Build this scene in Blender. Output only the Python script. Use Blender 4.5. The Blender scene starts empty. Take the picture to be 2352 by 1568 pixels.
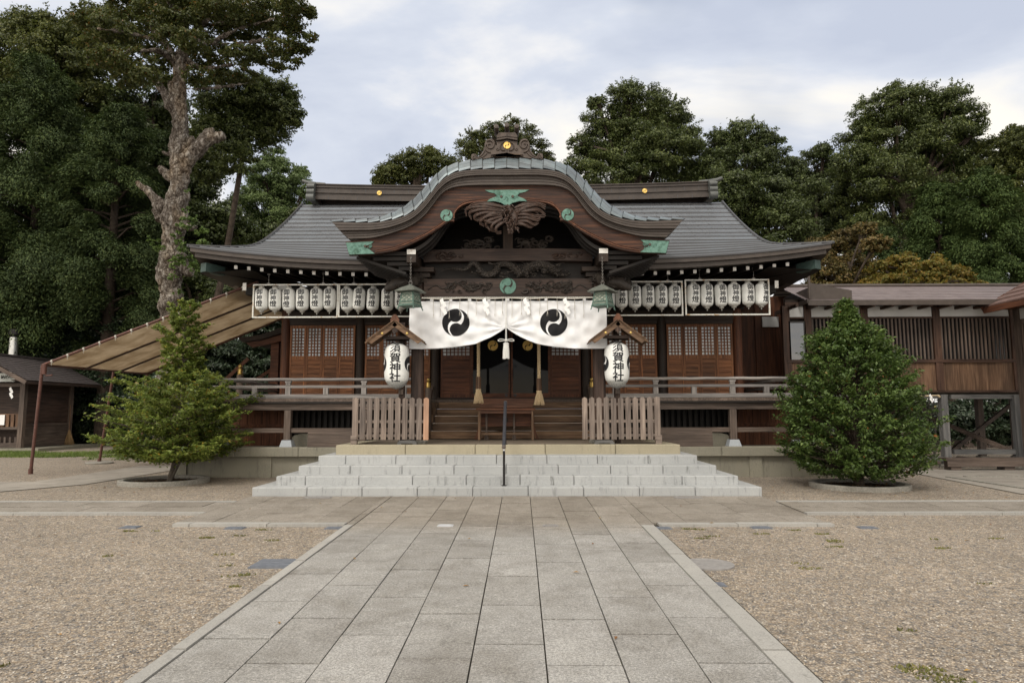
import bpy, bmesh, math, random
import numpy as np
from mathutils import Vector, Matrix
R_ = math.radians
rnd = random.Random(7)
rng = np.random.default_rng(11)
SC = bpy.context.scene
COL = SC.collection

# ------------------------------------------------------------------ camera
CAMP = np.array([0.25, 0.0, 1.4])
VPX, VPY, FPX, PW, PH = 1196., 947., 1568., 2352, 1568
def _axes():
    d = np.array([(VPX-PW/2)/FPX, -(VPY-PH/2)/FPX, 1.0]); d /= np.linalg.norm(d)
    r = R_(-0.2)
    u = np.array([math.sin(r), math.cos(r), 0.]); u -= d*np.dot(u, d); u /= np.linalg.norm(u)
    x = -np.cross(d, u)
    return np.stack([x, d, u], 1)
RC = _axes()
def ray(px, py):
    return RC.T @ np.array([(px-PW/2)/FPX, -(py-PH/2)/FPX, 1.0])
def at(px, py, Y):
    """point seen at measured photo position, at depth Y"""
    d = ray(px, py); p = CAMP + d*(Y-CAMP[1])/d[1]
    return Vector(p)
def ax(px, py, Y): return at(px, py, Y).x
def az(px, py, Y): return at(px, py, Y).z
camd = bpy.data.cameras.new("camera"); cam = bpy.data.objects.new("camera", camd); COL.objects.link(cam)
camd.sensor_width = 36; camd.lens = 24; camd.clip_end = 2000; camd.clip_start = 0.05
M = Matrix(((RC[0][0], RC[1][0], -RC[2][0]), (RC[0][1], RC[1][1], -RC[2][1]), (RC[0][2], RC[1][2], -RC[2][2]))).to_4x4()
M.translation = Vector(CAMP); cam.matrix_world = M
SC.camera = cam

# ------------------------------------------------------------------ sky, sun, exposure
SUN_EL, SUN_AZ = R_(48), R_(205)          # azimuth measured clockwise from +Y; behind the viewer, to the left
w = bpy.data.worlds.new("World"); SC.world = w; w.use_nodes = True
nt = w.node_tree; nt.nodes.clear()
def N(t, **k):
    n = nt.nodes.new(t)
    for a, b in k.items(): setattr(n, a, b)
    return n
out = N('ShaderNodeOutputWorld'); bg = N('ShaderNodeBackground'); bg.inputs['Strength'].default_value = 0.1
sky = N('ShaderNodeTexSky', sky_type='NISHITA', sun_disc=False); sky.sun_elevation = SUN_EL; sky.sun_rotation = SUN_AZ
sky.air_density = 1.0; sky.dust_density = 1.5
tc = N('ShaderNodeTexCoord'); sep = N('ShaderNodeSeparateXYZ'); nt.links.new(tc.outputs['Generated'], sep.inputs[0])
addz = N('ShaderNodeMath', operation='MAXIMUM'); addz.inputs[1].default_value = 0.0; nt.links.new(sep.outputs['Z'], addz.inputs[0])
addz2 = N('ShaderNodeMath', operation='ADD'); addz2.inputs[1].default_value = 0.32; nt.links.new(addz.outputs[0], addz2.inputs[0])
def div(o):
    m = N('ShaderNodeMath', operation='DIVIDE'); nt.links.new(sep.outputs[o], m.inputs[0]); nt.links.new(addz2.outputs[0], m.inputs[1]); return m
dx, dy = div('X'), div('Y')
cmb = N('ShaderNodeCombineXYZ'); nt.links.new(dx.outputs[0], cmb.inputs[0]); nt.links.new(dy.outputs[0], cmb.inputs[1])
mp = N('ShaderNodeMapping'); nt.links.new(cmb.outputs[0], mp.inputs[0]); mp.inputs['Location'].default_value = (15.2, 6.4, 2.8); mp.inputs['Scale'].default_value = (1.0, 1.5, 1)
mp.inputs['Rotation'].default_value = (0, 0, R_(25))
n1 = N('ShaderNodeTexNoise'); n1.inputs['Scale'].default_value = 1.6; n1.inputs['Detail'].default_value = 7; n1.inputs['Roughness'].default_value = 0.52; n1.inputs['Distortion'].default_value = 0.25
nt.links.new(mp.outputs[0], n1.inputs['Vector'])
cr = N('ShaderNodeValToRGB'); nt.links.new(n1.outputs['Fac'], cr.inputs[0])
e = cr.color_ramp.elements
e[0].position = 0.33; e[0].color = (4.9, 5.35, 6.4, 1); e[1].position = 0.66; e[1].color = (9.9, 9.25, 8.2, 1)
for p, c in ((0.43, (5.9, 6.3, 7.15, 1)), (0.50, (7.5, 7.55, 7.75, 1)), (0.565, (8.7, 8.4, 7.8, 1))):
    q = e.new(p); q.color = c
n2 = N('ShaderNodeTexNoise'); n2.inputs['Scale'].default_value = 1.9; n2.inputs['Detail'].default_value = 4
mp2 = N('ShaderNodeMapping'); nt.links.new(cmb.outputs[0], mp2.inputs[0]); mp2.inputs['Location'].default_value = (4.1, -1.7, 6.3); nt.links.new(mp2.outputs[0], n2.inputs['Vector'])
cov = N('ShaderNodeMapRange'); cov.inputs[1].default_value = 0.54; cov.inputs[2].default_value = 0.70; cov.inputs[3].default_value = 1.0; cov.inputs[4].default_value = 0.55
nt.links.new(n2.outputs['Fac'], cov.inputs[0])
mixs = N('ShaderNodeMix', data_type='RGBA'); nt.links.new(cov.outputs[0], mixs.inputs['Factor'])
nt.links.new(sky.outputs[0], mixs.inputs['A']); nt.links.new(cr.outputs[0], mixs.inputs['B'])
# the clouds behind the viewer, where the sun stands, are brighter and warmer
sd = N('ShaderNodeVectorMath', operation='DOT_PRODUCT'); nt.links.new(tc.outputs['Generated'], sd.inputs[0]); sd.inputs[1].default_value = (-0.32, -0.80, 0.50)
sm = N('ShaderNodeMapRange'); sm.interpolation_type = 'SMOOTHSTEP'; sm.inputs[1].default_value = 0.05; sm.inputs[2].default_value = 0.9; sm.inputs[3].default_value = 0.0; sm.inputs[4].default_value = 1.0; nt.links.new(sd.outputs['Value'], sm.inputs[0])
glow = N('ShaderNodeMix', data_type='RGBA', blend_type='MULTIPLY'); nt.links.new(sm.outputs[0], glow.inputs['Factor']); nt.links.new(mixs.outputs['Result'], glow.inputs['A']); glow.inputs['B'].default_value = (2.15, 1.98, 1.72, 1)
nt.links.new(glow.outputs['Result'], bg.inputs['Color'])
nt.links.new(bg.outputs[0], out.inputs[0])
sund = bpy.data.lights.new("sun", 'SUN'); sun = bpy.data.objects.new("sun", sund); COL.objects.link(sun)
sund.energy = 1.3; sund.angle = R_(16); sund.color = (1.0, 0.95, 0.87)
sdir = Vector((math.sin(SUN_AZ)*math.cos(SUN_EL), math.cos(SUN_AZ)*math.cos(SUN_EL), math.sin(SUN_EL)))
sun.rotation_euler = sdir.to_track_quat('Z', 'Y').to_euler(); sun.location = (0, 0, 40)
SC.view_settings.view_transform = 'Standard'; SC.view_settings.look = 'None'; SC.view_settings.gamma = 1; SC.view_settings.use_curve_mapping = False
SC.view_settings.exposure = 0.25
SC.cycles.max_bounces = 6; SC.cycles.diffuse_bounces = 3; SC.cycles.glossy_bounces = 3; SC.cycles.transmission_bounces = 4; SC.cycles.transparent_max_bounces = 6
SC.cycles.use_denoising = True

# ------------------------------------------------------------------ helpers
class MB:
    def __init__(s): s.v = []; s.f = []
    def add(s, vs, fs):
        o = len(s.v); s.v += [tuple(p) for p in vs]; s.f += [tuple(i+o for i in f) for f in fs]; return s
    def box(s, x0, x1, y0, y1, z0, z1):
        return s.add([(x0,y0,z0),(x1,y0,z0),(x1,y1,z0),(x0,y1,z0),(x0,y0,z1),(x1,y0,z1),(x1,y1,z1),(x0,y1,z1)],
                     [(0,3,2,1),(4,5,6,7),(0,1,5,4),(1,2,6,5),(2,3,7,6),(3,0,4,7)])
    def bar(s, p, q, wd, ht, up=(0,0,1)):
        p, q = Vector(p), Vector(q); d = (q-p).normalized(); u = Vector(up)
        sd = d.cross(u)
        if sd.length < 1e-4: sd = d.cross(Vector((0,1,0)))
        sd.normalize(); u = sd.cross(d).normalized(); a = sd*wd/2; b = u*ht/2
        return s.add([p-a-b,p+a-b,p+a+b,p-a+b,q-a-b,q+a-b,q+a+b,q-a+b],
                     [(0,1,2,3),(7,6,5,4),(0,4,5,1),(1,5,6,2),(2,6,7,3),(3,7,4,0)])
    def tube(s, pts, rad, n=8, cap=True, sy=1.0):
        pts = [Vector(p) for p in pts]
        if not hasattr(rad, '__len__'): rad = [rad]*len(pts)
        o = len(s.v); prev = None
        for i, p in enumerate(pts):
            t = (pts[min(i+1, len(pts)-1)]-pts[max(i-1, 0)])
            t = t.normalized() if t.length > 1e-9 else Vector((0,0,1))
            if prev is None:
                a = t.orthogonal().normalized()
                ref = Vector((1,0,0)) if abs(t.x) < .9 else Vector((0,1,0))
                a = (ref - t*ref.dot(t)).normalized()
            else:
                a = prev - t*prev.dot(t)
                a = a.normalized() if a.length > 1e-6 else t.orthogonal().normalized()
            prev = a; b = t.cross(a)
            for k in range(n):
                th = 2*math.pi*k/n
                q = p + (a*math.cos(th) + b*math.sin(th)*sy)*rad[i]; s.v.append(tuple(q))
        m = len(pts)
        for i in range(m-1):
            for k in range(n):
                k2 = (k+1) % n
                s.f.append((o+i*n+k, o+i*n+k2, o+(i+1)*n+k2, o+(i+1)*n+k))
        if cap:
            s.f.append(tuple(o+k for k in reversed(range(n)))); s.f.append(tuple(o+(m-1)*n+k for k in range(n)))
        return s
    def lathe(s, prof, c=(0,0,0), n=20):
        o = len(s.v); m = len(prof)
        for r, z in prof:
            for k in range(n):
                th = 2*math.pi*k/n; s.v.append((c[0]+r*math.cos(th), c[1]+r*math.sin(th), c[2]+z))
        for i in range(m-1):
            for k in range(n):
                k2 = (k+1) % n; s.f.append((o+i*n+k, o+i*n+k2, o+(i+1)*n+k2, o+(i+1)*n+k))
        s.f.append(tuple(o+k for k in reversed(range(n)))); s.f.append(tuple(o+(m-1)*n+k for k in range(n)))
        return s
    def prism(s, poly, y0, y1):
        """outline in X,Z pushed from y0 (front) to y1"""
        n = len(poly); ar = sum(poly[i][0]*poly[(i+1)%n][1]-poly[(i+1)%n][0]*poly[i][1] for i in range(n))
        if ar < 0: poly = poly[::-1]
        vs = [(x,y0,z) for x,z in poly]+[(x,y1,z) for x,z in poly]
        fs = [tuple(range(n)), tuple(range(2*n-1, n-1, -1))]
        fs += [(i, i+n, (i+1)%n+n, (i+1)%n) for i in range(n)]
        return s.add(vs, fs)
    def sheet(s, rows, flip=False):
        o = len(s.v); m = len(rows[0])
        for r in rows: s.v += [tuple(p) for p in r]
        for i in range(len(rows)-1):
            for k in range(m-1):
                q = (o+i*m+k, o+i*m+k+1, o+(i+1)*m+k+1, o+(i+1)*m+k)
                s.f.append(q[::-1] if flip else q)
        return s
    def strip(s, upper, lower, y0, y1):
        """thick curved board: upper and lower polylines in X,Z, from y0 (front) to y1"""
        n = len(upper)
        a = [(x,y0,z) for x,z in upper]; b = [(x,y0,z) for x,z in lower]; c = [(x,y1,z) for x,z in lower]; d = [(x,y1,z) for x,z in upper]
        o = len(s.v); s.v += a+b+c+d
        for i in range(n-1):
            for p, q in ((0,1),(1,2),(2,3),(3,0)):
                s.f.append((o+p*n+i, o+q*n+i, o+q*n+i+1, o+p*n+i+1))
        s.f.append((o, o+3*n, o+2*n, o+n)); s.f.append((o+n-1, o+2*n-1, o+3*n-1, o+4*n-1))
        return s

ORG = {}
def link(o, parent=None):
    COL.objects.link(o)
    if parent: o.parent = parent
    return o
def thing(name, label, cat, loc=(0,0,0), group=None, rot=None):
    o = bpy.data.objects.new(name, None); link(o); o.empty_display_size = .2
    o.location = loc; ORG[o] = Vector(loc)
    if rot: o.rotation_euler = rot
    tag(o, label, cat, group); return o
def tag(o, label, cat, group=None):
    o['label'] = label; o['category'] = cat
    if group: o['group'] = group
    return o
def mesh_of(name, mb, mat, smooth=None, fixn=True, bevel=0):
    me = bpy.data.meshes.new(name); me.from_pydata(mb.v, [], mb.f); me.update()
    if fixn:
        bm = bmesh.new(); bm.from_mesh(me); bmesh.ops.recalc_face_normals(bm, faces=bm.faces); bm.to_mesh(me); bm.free()
    if mat: me.materials.append(mat)
    if smooth:
        me.polygons.foreach_set('use_smooth', [True]*len(me.polygons)); me.set_sharp_from_angle(angle=R_(smooth))
    return me
def part(name, mb, mat, parent=None, smooth=None, bevel=0, fixn=True, loc=None):
    """one mesh object; mb holds world positions, stored relative to the thing it belongs to"""
    org = ORG.get(parent, Vector((0,0,0)))
    if loc is not None: org = org + Vector(loc)
    if org.length > 0: mb.v = [(x-org.x, y-org.y, z-org.z) for x,y,z in mb.v]
    o = bpy.data.objects.new(name, mesh_of(name, mb, mat, smooth, fixn)); link(o, parent); ORG[o] = org
    if loc is not None: o.location = loc
    if bevel:
        m = o.modifiers.new('bevel', 'BEVEL'); m.width = bevel; m.segments = 1; m.limit_method = 'ANGLE'; m.angle_limit = R_(40)
    return o
def struct(name, mb, mat, **k):
    o = part(name, mb, mat, **k); o['kind'] = 'structure'; return o
def solo(name, mb, mat, label, cat, group=None, base=None, **k):
    """a thing that is one mesh, its origin at its base"""
    if base is None:
        a = np.array(mb.v); base = ((a[:,0].min()+a[:,0].max())/2, (a[:,1].min()+a[:,1].max())/2, a[:,2].min())
    o = part(name, mb, mat, loc=base, **k); return tag(o, label, cat, group)
def copy_tree(o, parent=None):
    c = o.copy(); COL.objects.link(c); c.parent = parent
    for ch in list(o.children): copy_tree(ch, c)
    return c

# ------------------------------------------------------------------ materials
def newmat(name):
    m = bpy.data.materials.new(name); m.use_nodes = True; t = m.node_tree
    return m, t, t.nodes['Principled BSDF']
def nd(t, kind, **k):
    n = t.nodes.new(kind)
    for a, b in k.items(): setattr(n, a, b)
    return n
def ramp(t, src, stops):
    r = nd(t, 'ShaderNodeValToRGB'); e = r.color_ramp.elements
    e[0].position, e[0].color = stops[0][0], (*stops[0][1], 1); e[1].position, e[1].color = stops[-1][0], (*stops[-1][1], 1)
    for p, c in stops[1:-1]:
        q = e.new(p); q.color = (*c, 1)
    t.links.new(src, r.inputs[0]); return r.outputs[0]
def mul(t, a, b, fac=1.0, mode='MULTIPLY'):
    m = nd(t, 'ShaderNodeMix', data_type='RGBA', blend_type=mode); m.inputs['Factor'].default_value = fac
    for sk, v in (('A', a), ('B', b)):
        if hasattr(v, 'type'): t.links.new(v, m.inputs[sk])
        else: m.inputs[sk].default_value = (*v, 1)
    return m.outputs['Result']
def noise(t, scale, detail=4, vec=None, rough=.55, dist=0):
    n = nd(t, 'ShaderNodeTexNoise'); n.inputs['Scale'].default_value = scale; n.inputs['Detail'].default_value = detail
    n.inputs['Roughness'].default_value = rough; n.inputs['Distortion'].default_value = dist
    if vec: t.links.new(vec, n.inputs['Vector'])
    return n.outputs['Fac']
def objvec(t, scale=(1,1,1)):
    c = nd(t, 'ShaderNodeTexCoord'); m = nd(t, 'ShaderNodeMapping'); m.inputs['Scale'].default_value = scale
    oi = nd(t, 'ShaderNodeObjectInfo'); cx = nd(t, 'ShaderNodeMath', operation='MULTIPLY'); cx.inputs[1].default_value = 37.
    t.links.new(oi.outputs['Random'], cx.inputs[0]); t.links.new(cx.outputs[0], m.inputs['Location'])
    t.links.new(c.outputs['Object'], m.inputs[0]); return m.outputs[0]
def bump(t, b, h, strength=.3, dist=.01):
    n = nd(t, 'ShaderNodeBump'); n.inputs['Strength'].default_value = strength; n.inputs['Distance'].default_value = dist
    t.links.new(h, n.inputs['Height']); t.links.new(n.outputs[0], b.inputs['Normal'])
MATS = {}
WOODS = {  # dark, mid, light
    'door': ((.07,.027,.011), (.185,.077,.031), (.33,.15,.064)),
    'redwood': ((.036,.013,.007), (.095,.036,.017), (.17,.068,.031)),
    'barge': ((.008,.004,.003), (.034,.013,.007), (.12,.05,.024)),
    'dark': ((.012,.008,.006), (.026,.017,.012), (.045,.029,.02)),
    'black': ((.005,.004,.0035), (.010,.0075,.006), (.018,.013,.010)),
    'grey': ((.12,.115,.112), (.215,.21,.205), (.32,.315,.31)),
    'greybrown': ((.055,.042,.035), (.105,.082,.068), (.17,.14,.12)),
    'fence': ((.085,.068,.058), (.185,.155,.135), (.29,.25,.215)),
    'newpale': ((.38,.22,.14), (.5,.32,.22), (.58,.4,.29)),
    'step': ((.065,.038,.022), (.14,.088,.052), (.24,.16,.098)),
    'warm': ((.062,.036,.022), (.135,.080,.048), (.23,.15,.095)),
    'umber': ((.022,.012,.009), (.058,.032,.022), (.10,.06,.042)),
    'hut': ((.016,.010,.008), (.042,.026,.02), (.085,.058,.045)),
    'box': ((.05,.022,.013), (.115,.05,.028), (.19,.095,.055)),
    'bluegrey': ((.06,.065,.068), (.115,.12,.122), (.17,.175,.175)),
}
def wood(kind, axis='z', rough=.62):
    key = ('wood', kind, axis)
    if key in MATS: return MATS[key]
    m, t, b = newmat('wood_%s_%s' % (kind, axis)); d, md, l = WOODS[kind]
    sc = {'x': (1.3, 26, 26), 'y': (26, 1.3, 26), 'z': (26, 26, 1.3)}[axis]
    v = objvec(t, sc); g = noise(t, 1.0, 5, v, .62, .6)
    c = ramp(t, g, [(.3, d), (.5, md), (.72, l)])
    v2 = objvec(t, tuple(.09*x if x > 2 else .7*x for x in sc)); s2 = noise(t, 1.0, 3, v2)
    c = mul(t, c, ramp(t, s2, [(.3, (.62,.6,.6)), (.7, (1.18,1.12,1.08))]))
    oi = nd(t, 'ShaderNodeObjectInfo'); c = mul(t, c, ramp(t, oi.outputs['Random'], [(0, (.82,.82,.83)), (1, (1.14,1.12,1.1))]))
    ri = nd(t, 'ShaderNodeNewGeometry'); c = mul(t, c, ramp(t, ri.outputs['Random Per Island'], [(0, (.85,.84,.84)), (1, (1.12,1.12,1.12))]))
    t.links.new(c, b.inputs['Base Color']); b.inputs['Roughness'].default_value = rough; b.inputs['Specular IOR Level'].default_value = .35
    bump(t, b, g, .35, .006); MATS[key] = m; return m
def plain(name, c1, c2=None, rough=.6, metal=0, scale=8, bumps=.15, spec=.5, island=0, stain=None, fine=None):
    if name in MATS: return MATS[name]
    m, t, b = newmat(name); c2 = c2 or tuple(x*1.25 for x in c1)
    v = objvec(t); n = noise(t, scale, 6, v, .6); c = ramp(t, n, [(.32, c1), (.68, c2)])
    if fine:
        f = noise(t, fine[0], 2, v, .5); c = mul(t, c, ramp(t, f, [(.35, (1-fine[1],)*3), (.65, (1+fine[1],)*3)]))
    if island:
        ri = nd(t, 'ShaderNodeNewGeometry'); c = mul(t, c, ramp(t, ri.outputs['Random Per Island'], [(0, (1-island,)*3), (1, (1+island,)*3)]))
    if stain:
        s2 = noise(t, stain[0], 5, v, .65, .4); c = mul(t, c, ramp(t, s2, [(stain[1], stain[3]), (stain[2], (1,1,1))]))
    t.links.new(c, b.inputs['Base Color']); b.inputs['Roughness'].default_value = rough; b.inputs['Metallic'].default_value = metal
    b.inputs['Specular IOR Level'].default_value = spec
    if bumps: bump(t, b, noise(t, scale*4, 5, v), bumps, .01)
    MATS[name] = m; return m

def mat_gravel():
    m, t, b = newmat('gravel'); c = nd(t, 'ShaderNodeTexCoord')
    def vor(sc):
        v = nd(t, 'ShaderNodeTexVoronoi'); v.inputs['Scale'].default_value = sc; t.links.new(c.outputs['Object'], v.inputs['Vector']); return v
    v1, v2 = vor(64), vor(30)
    stops = [(.0, (.10,.10,.10)), (.16, (.21,.205,.2)), (.30, (.305,.25,.185)), (.52, (.40,.328,.245)), (.72, (.28,.262,.242)), (.86, (.50,.435,.35)), (1, (.60,.57,.52))]
    def colr(v):
        s = nd(t, 'ShaderNodeSeparateColor'); t.links.new(v.outputs['Color'], s.inputs[0]); return ramp(t, s.outputs[0], stops), s
    (c1, s1), (c2, s2) = colr(v1), colr(v2)
    mx = mul(t, c1, c2, .45, 'MIX')
    d = ramp(t, v1.outputs['Distance'], [(.25, (1.08,1.08,1.08)), (.62, (.55,.53,.52))]); mx = mul(t, mx, d)
    big = noise(t, .35, 6, c.outputs['Object'], .6); mx = mul(t, mx, ramp(t, big, [(.3, (.88,.87,.86)), (.7, (1.08,1.07,1.05))]))
    mid = noise(t, 2.6, 5, c.outputs['Object'], .7); mx = mul(t, mx, ramp(t, mid, [(.3, (.87,.87,.86)), (.65, (1.08,1.07,1.06))]))
    # scattered moss among the stones
    ms = noise(t, 1.1, 7, c.outputs['Object'], .75); mm = nd(t, 'ShaderNodeMapRange'); mm.inputs[1].default_value = .66; mm.inputs[2].default_value = .76
    t.links.new(ms, mm.inputs[0]); m3 = nd(t, 'ShaderNodeMix', data_type='RGBA'); t.links.new(mm.outputs[0], m3.inputs['Factor']); t.links.new(mx, m3.inputs['A']); m3.inputs['B'].default_value = (.13,.11,.05,1)
    t.links.new(m3.outputs['Result'], b.inputs['Base Color']); b.inputs['Roughness'].default_value = .8; b.inputs['Specular IOR Level'].default_value = .3
    inv = nd(t, 'ShaderNodeMath', operation='SUBTRACT'); inv.inputs[0].default_value = 1; t.links.new(v1.outputs['Distance'], inv.inputs[1])
    bump(t, b, inv.outputs[0], .6, .012); return m
def mat_paving():
    m, t, b = newmat('paving_stone'); c = nd(t, 'ShaderNodeTexCoord'); v = c.outputs['Object']
    n = noise(t, 60, 4, v, .75); col = ramp(t, n, [(.34, (.175,.171,.165)), (.5, (.275,.269,.259)), (.66, (.385,.377,.362))])
    f = noise(t, 160, 2, v); col = mul(t, col, ramp(t, f, [(.35, (.72,.72,.73)), (.65, (1.25,1.25,1.24))]))
    ri = nd(t, 'ShaderNodeNewGeometry'); col = mul(t, col, ramp(t, ri.outputs['Random Per Island'], [(0, (.86,.845,.825)), (.5, (1,.995,.985)), (1, (1.11,1.105,1.10))]))
    st = noise(t, 1.3, 6, v, .7, .5); col = mul(t, col, ramp(t, st, [(.3, (.74,.72,.69)), (.5, (1,1,1)), (.72, (1.12,1.12,1.11))]))
    s2 = noise(t, 5, 5, v, .7); col = mul(t, col, ramp(t, s2, [(.3, (.84,.83,.81)), (.6, (1.05,1.05,1.05))]))
    sx = nd(t, 'ShaderNodeSeparateXYZ'); t.links.new(v, sx.inputs[0])      # the damp, browner strip at the foot of the steps
    mr = nd(t, 'ShaderNodeMapRange'); mr.inputs[1].default_value = 8.6; mr.inputs[2].default_value = 9.6; 
    wob = nd(t, 'ShaderNodeMath', operation='ADD'); t.links.new(sx.outputs[1], wob.inputs[0]); t.links.new(st, wob.inputs[1]); t.links.new(wob.outputs[0], mr.inputs[0])
    mm = nd(t, 'ShaderNodeMix', data_type='RGBA', blend_type='MULTIPLY'); t.links.new(mr.outputs[0], mm.inputs['Factor']); t.links.new(col, mm.inputs['A']); mm.inputs['B'].default_value = (.86,.80,.73,1)
    t.links.new(mm.outputs['Result'], b.inputs['Base Color']); b.inputs['Roughness'].default_value = .75; b.inputs['Specular IOR Level'].default_value = .3
    bump(t, b, n, .5, .006); return m
def mat_granite(name, base, dark, vein=0.5):
    m, t, b = newmat(name); c = nd(t, 'ShaderNodeTexCoord'); v = c.outputs['Object']
    n = noise(t, 90, 3, v, .6); col = ramp(t, n, [(.3, dark), (.65, base)])
    ri = nd(t, 'ShaderNodeNewGeometry'); col = mul(t, col, ramp(t, ri.outputs['Random Per Island'], [(0, (.92,.92,.91)), (1, (1.06,1.06,1.05))]))
    mpn = nd(t, 'ShaderNodeMapping'); mpn.inputs['Scale'].default_value = (13, 13, 2.0); t.links.new(v, mpn.inputs[0])
    st = noise(t, 1, 6, mpn.outputs[0], .72); col = mul(t, col, ramp(t, st, [(.30, (1-.75*vein, 1-.75*vein, 1-.78*vein)), (.36, (1-.3*vein,)*3), (.46, (1,1,1))]))
    s2 = noise(t, 1.4, 5, v, .6); col = mul(t, col, ramp(t, s2, [(.3, (.88,.88,.87)), (.7, (1.05,1.04,1.02))]))
    t.links.new(col, b.inputs['Base Color']); b.inputs['Roughness'].default_value = .7; b.inputs['Specular IOR Level'].default_value = .35
    bump(t, b, n, .25, .004); return m
def mat_roof():
    m, t, b = newmat('copper_sheet_roof'); u = nd(t, 'ShaderNodeUVMap')
    br = nd(t, 'ShaderNodeTexBrick'); br.offset = .5; br.inputs['Scale'].default_value = 1; br.inputs['Brick Width'].default_value = .62; br.inputs['Row Height'].default_value = 1.0
    br.inputs['Mortar Size'].default_value = .012; br.inputs['Color1'].default_value = (.122,.134,.150,1); br.inputs['Color2'].default_value = (.168,.184,.203,1); br.inputs['Mortar'].default_value = (.06,.06,.064,1)
    t.links.new(u.outputs[0], br.inputs['Vector']); v = objvec(t)
    n = noise(t, 1.1, 6, v, .65); c = mul(t, br.outputs['Color'], ramp(t, n, [(.3, (.84,.82,.82)), (.55, (1,1,1.01)), (.75, (1.08,1.13,1.17))]))
    t.links.new(c, b.inputs['Base Color']); b.inputs['Metallic'].default_value = .3; b.inputs['Roughness'].default_value = .42; b.inputs['Specular IOR Level'].default_value = .5
    bump(t, b, noise(t, 14, 3, v), .08, .01); return m
def mat_leaf(name, cols, trans=.25, rough=.45, clump=1.2, yellow=None):
    m, t, b = newmat(name); ri = nd(t, 'ShaderNodeNewGeometry')
    st = [(i/(len(cols)-1), c) for i, c in enumerate(cols)]
    if yellow: st = [(p*yellow[0], c) for p, c in st]+[(yellow[0]+.004, yellow[1]), (1, yellow[1])]
    c = ramp(t, ri.outputs['Random Per Island'], st)
    cc = nd(t, 'ShaderNodeTexCoord'); n = noise(t, clump, 3, cc.outputs['Object']); c = mul(t, c, ramp(t, n, [(.32, (.68,.7,.66)), (.68, (1.28,1.24,1.1))]))
    t.links.new(c, b.inputs['Base Color']); b.inputs['Roughness'].default_value = rough; b.inputs['Specular IOR Level'].default_value = .4
    tr = nd(t, 'ShaderNodeBsdfTranslucent'); t.links.new(c, tr.inputs[0]); mx = nd(t, 'ShaderNodeMixShader'); mx.inputs[0].default_value = trans
    t.links.new(b.outputs[0], mx.inputs[1]); t.links.new(tr.outputs[0], mx.inputs[2]); t.links.new(mx.outputs[0], t.nodes['Material Output'].inputs[0]); return m
def mat_glass(name, base=(.012,.012,.013), rough=.03, spec=.6):
    m, t, b = newmat(name); b.inputs['Base Color'].default_value = (*base, 1); b.inputs['Roughness'].default_value = rough; b.inputs['Specular IOR Level'].default_value = spec
    n = noise(t, 1.5, 2, objvec(t)); bump(t, b, n, .02, .05); return m

GRAVEL, PAVING = mat_gravel(), mat_paving()
GRANITE = mat_granite('pale_granite', (.405,.418,.430), (.295,.305,.316), .9)
YSTONE = mat_granite('yellow_stone', (.39,.35,.26), (.25,.225,.165), .4)
CONC = mat_granite('old_concrete', (.27,.255,.205), (.18,.17,.14), .7)
ROOF = mat_roof()
FASCIA = plain('brown_fascia', (.042,.032,.027), (.066,.052,.044), .5, 0, 5, .1, .4, island=.12)
PATINA = plain('green_patina', (.085,.175,.142), (.15,.275,.23), .7, 0, 14, .5, .3, stain=(9, .35, .5, (.45,.5,.45)))
LANTERNCU = plain('aged_copper', (.06,.105,.085), (.14,.22,.185), .6, .2, 22, .4, .3)
GOLD = plain('gold_leaf', (.62,.40,.10), (.78,.54,.18), .32, .75, 12, .1, .5)
BRASS = plain('brass', (.38,.25,.07), (.55,.40,.14), .35, .8, 10, .1, .5)
BLACKINK = plain('black_ink', (.008,.009,.012), (.02,.022,.026), .5, 0, 20, .05, .4)
CLOTH = plain('white_cloth', (.70,.71,.73), (.78,.785,.80), .85, 0, 4, .08, .2)
BLACKCLOTH = plain('black_dye', (.010,.010,.012), (.016,.016,.018), .8, 0, 8, .05, .2)
PAPER = plain('white_paper', (.78,.78,.78), (.84,.84,.84), .7, 0, 8, .05, .3)
WHITEPAINT = plain('white_paint', (.58,.57,.54), (.72,.71,.69), .6, 0, 30, .2, .4, stain=(14, .30, .42, (.5,.36,.25)))
RUSTYFRAME = plain('white_rusty_frame', (.60,.60,.56), (.70,.70,.66), .5, 0, 25, .2, .4, stain=(11, .36, .46, (.62,.42,.26)))
PLASTER = plain('white_plaster', (.55,.55,.54), (.62,.62,.61), .85, 0, 3, .1, .2)
ROPE = plain('pale_straw', (.48,.36,.21), (.66,.53,.35), .9, 0, 40, .4, .2)
CORD = plain('grey_cord', (.36,.34,.30), (.50,.48,.44), .9, 0, 40, .4, .2)
METAL = plain('dark_metal', (.018,.017,.017), (.032,.03,.03), .4, .5, 20, .1, .5)
GRIP = plain('dark_grip', (.028,.029,.036), (.042,.043,.052), .55, 0, 20, .2, .4)
STEEL = plain('bright_steel', (.45,.45,.43), (.6,.6,.58), .3, .9, 6, .1, .5)
CHAINM = plain('chain_metal', (.12,.11,.10), (.22,.21,.2), .45, .7, 20, .1, .5)
RUST = plain('red_brown_pipe', (.065,.026,.020), (.11,.048,.036), .55, .1, 12, .3, .4, stain=(20, .33, .40, (1.8,1.7,1.6)))
TARP = plain('beige_tarpaulin', (.54,.465,.365), (.66,.585,.48), .8, 0, 3, .2, .2, stain=(1.6, .35, .55, (.74,.70,.64)))
_t = TARP.node_tree; _tr = _t.nodes.new('ShaderNodeBsdfTranslucent'); _mx = _t.nodes.new('ShaderNodeMixShader'); _mx.inputs[0].default_value = .55
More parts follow.
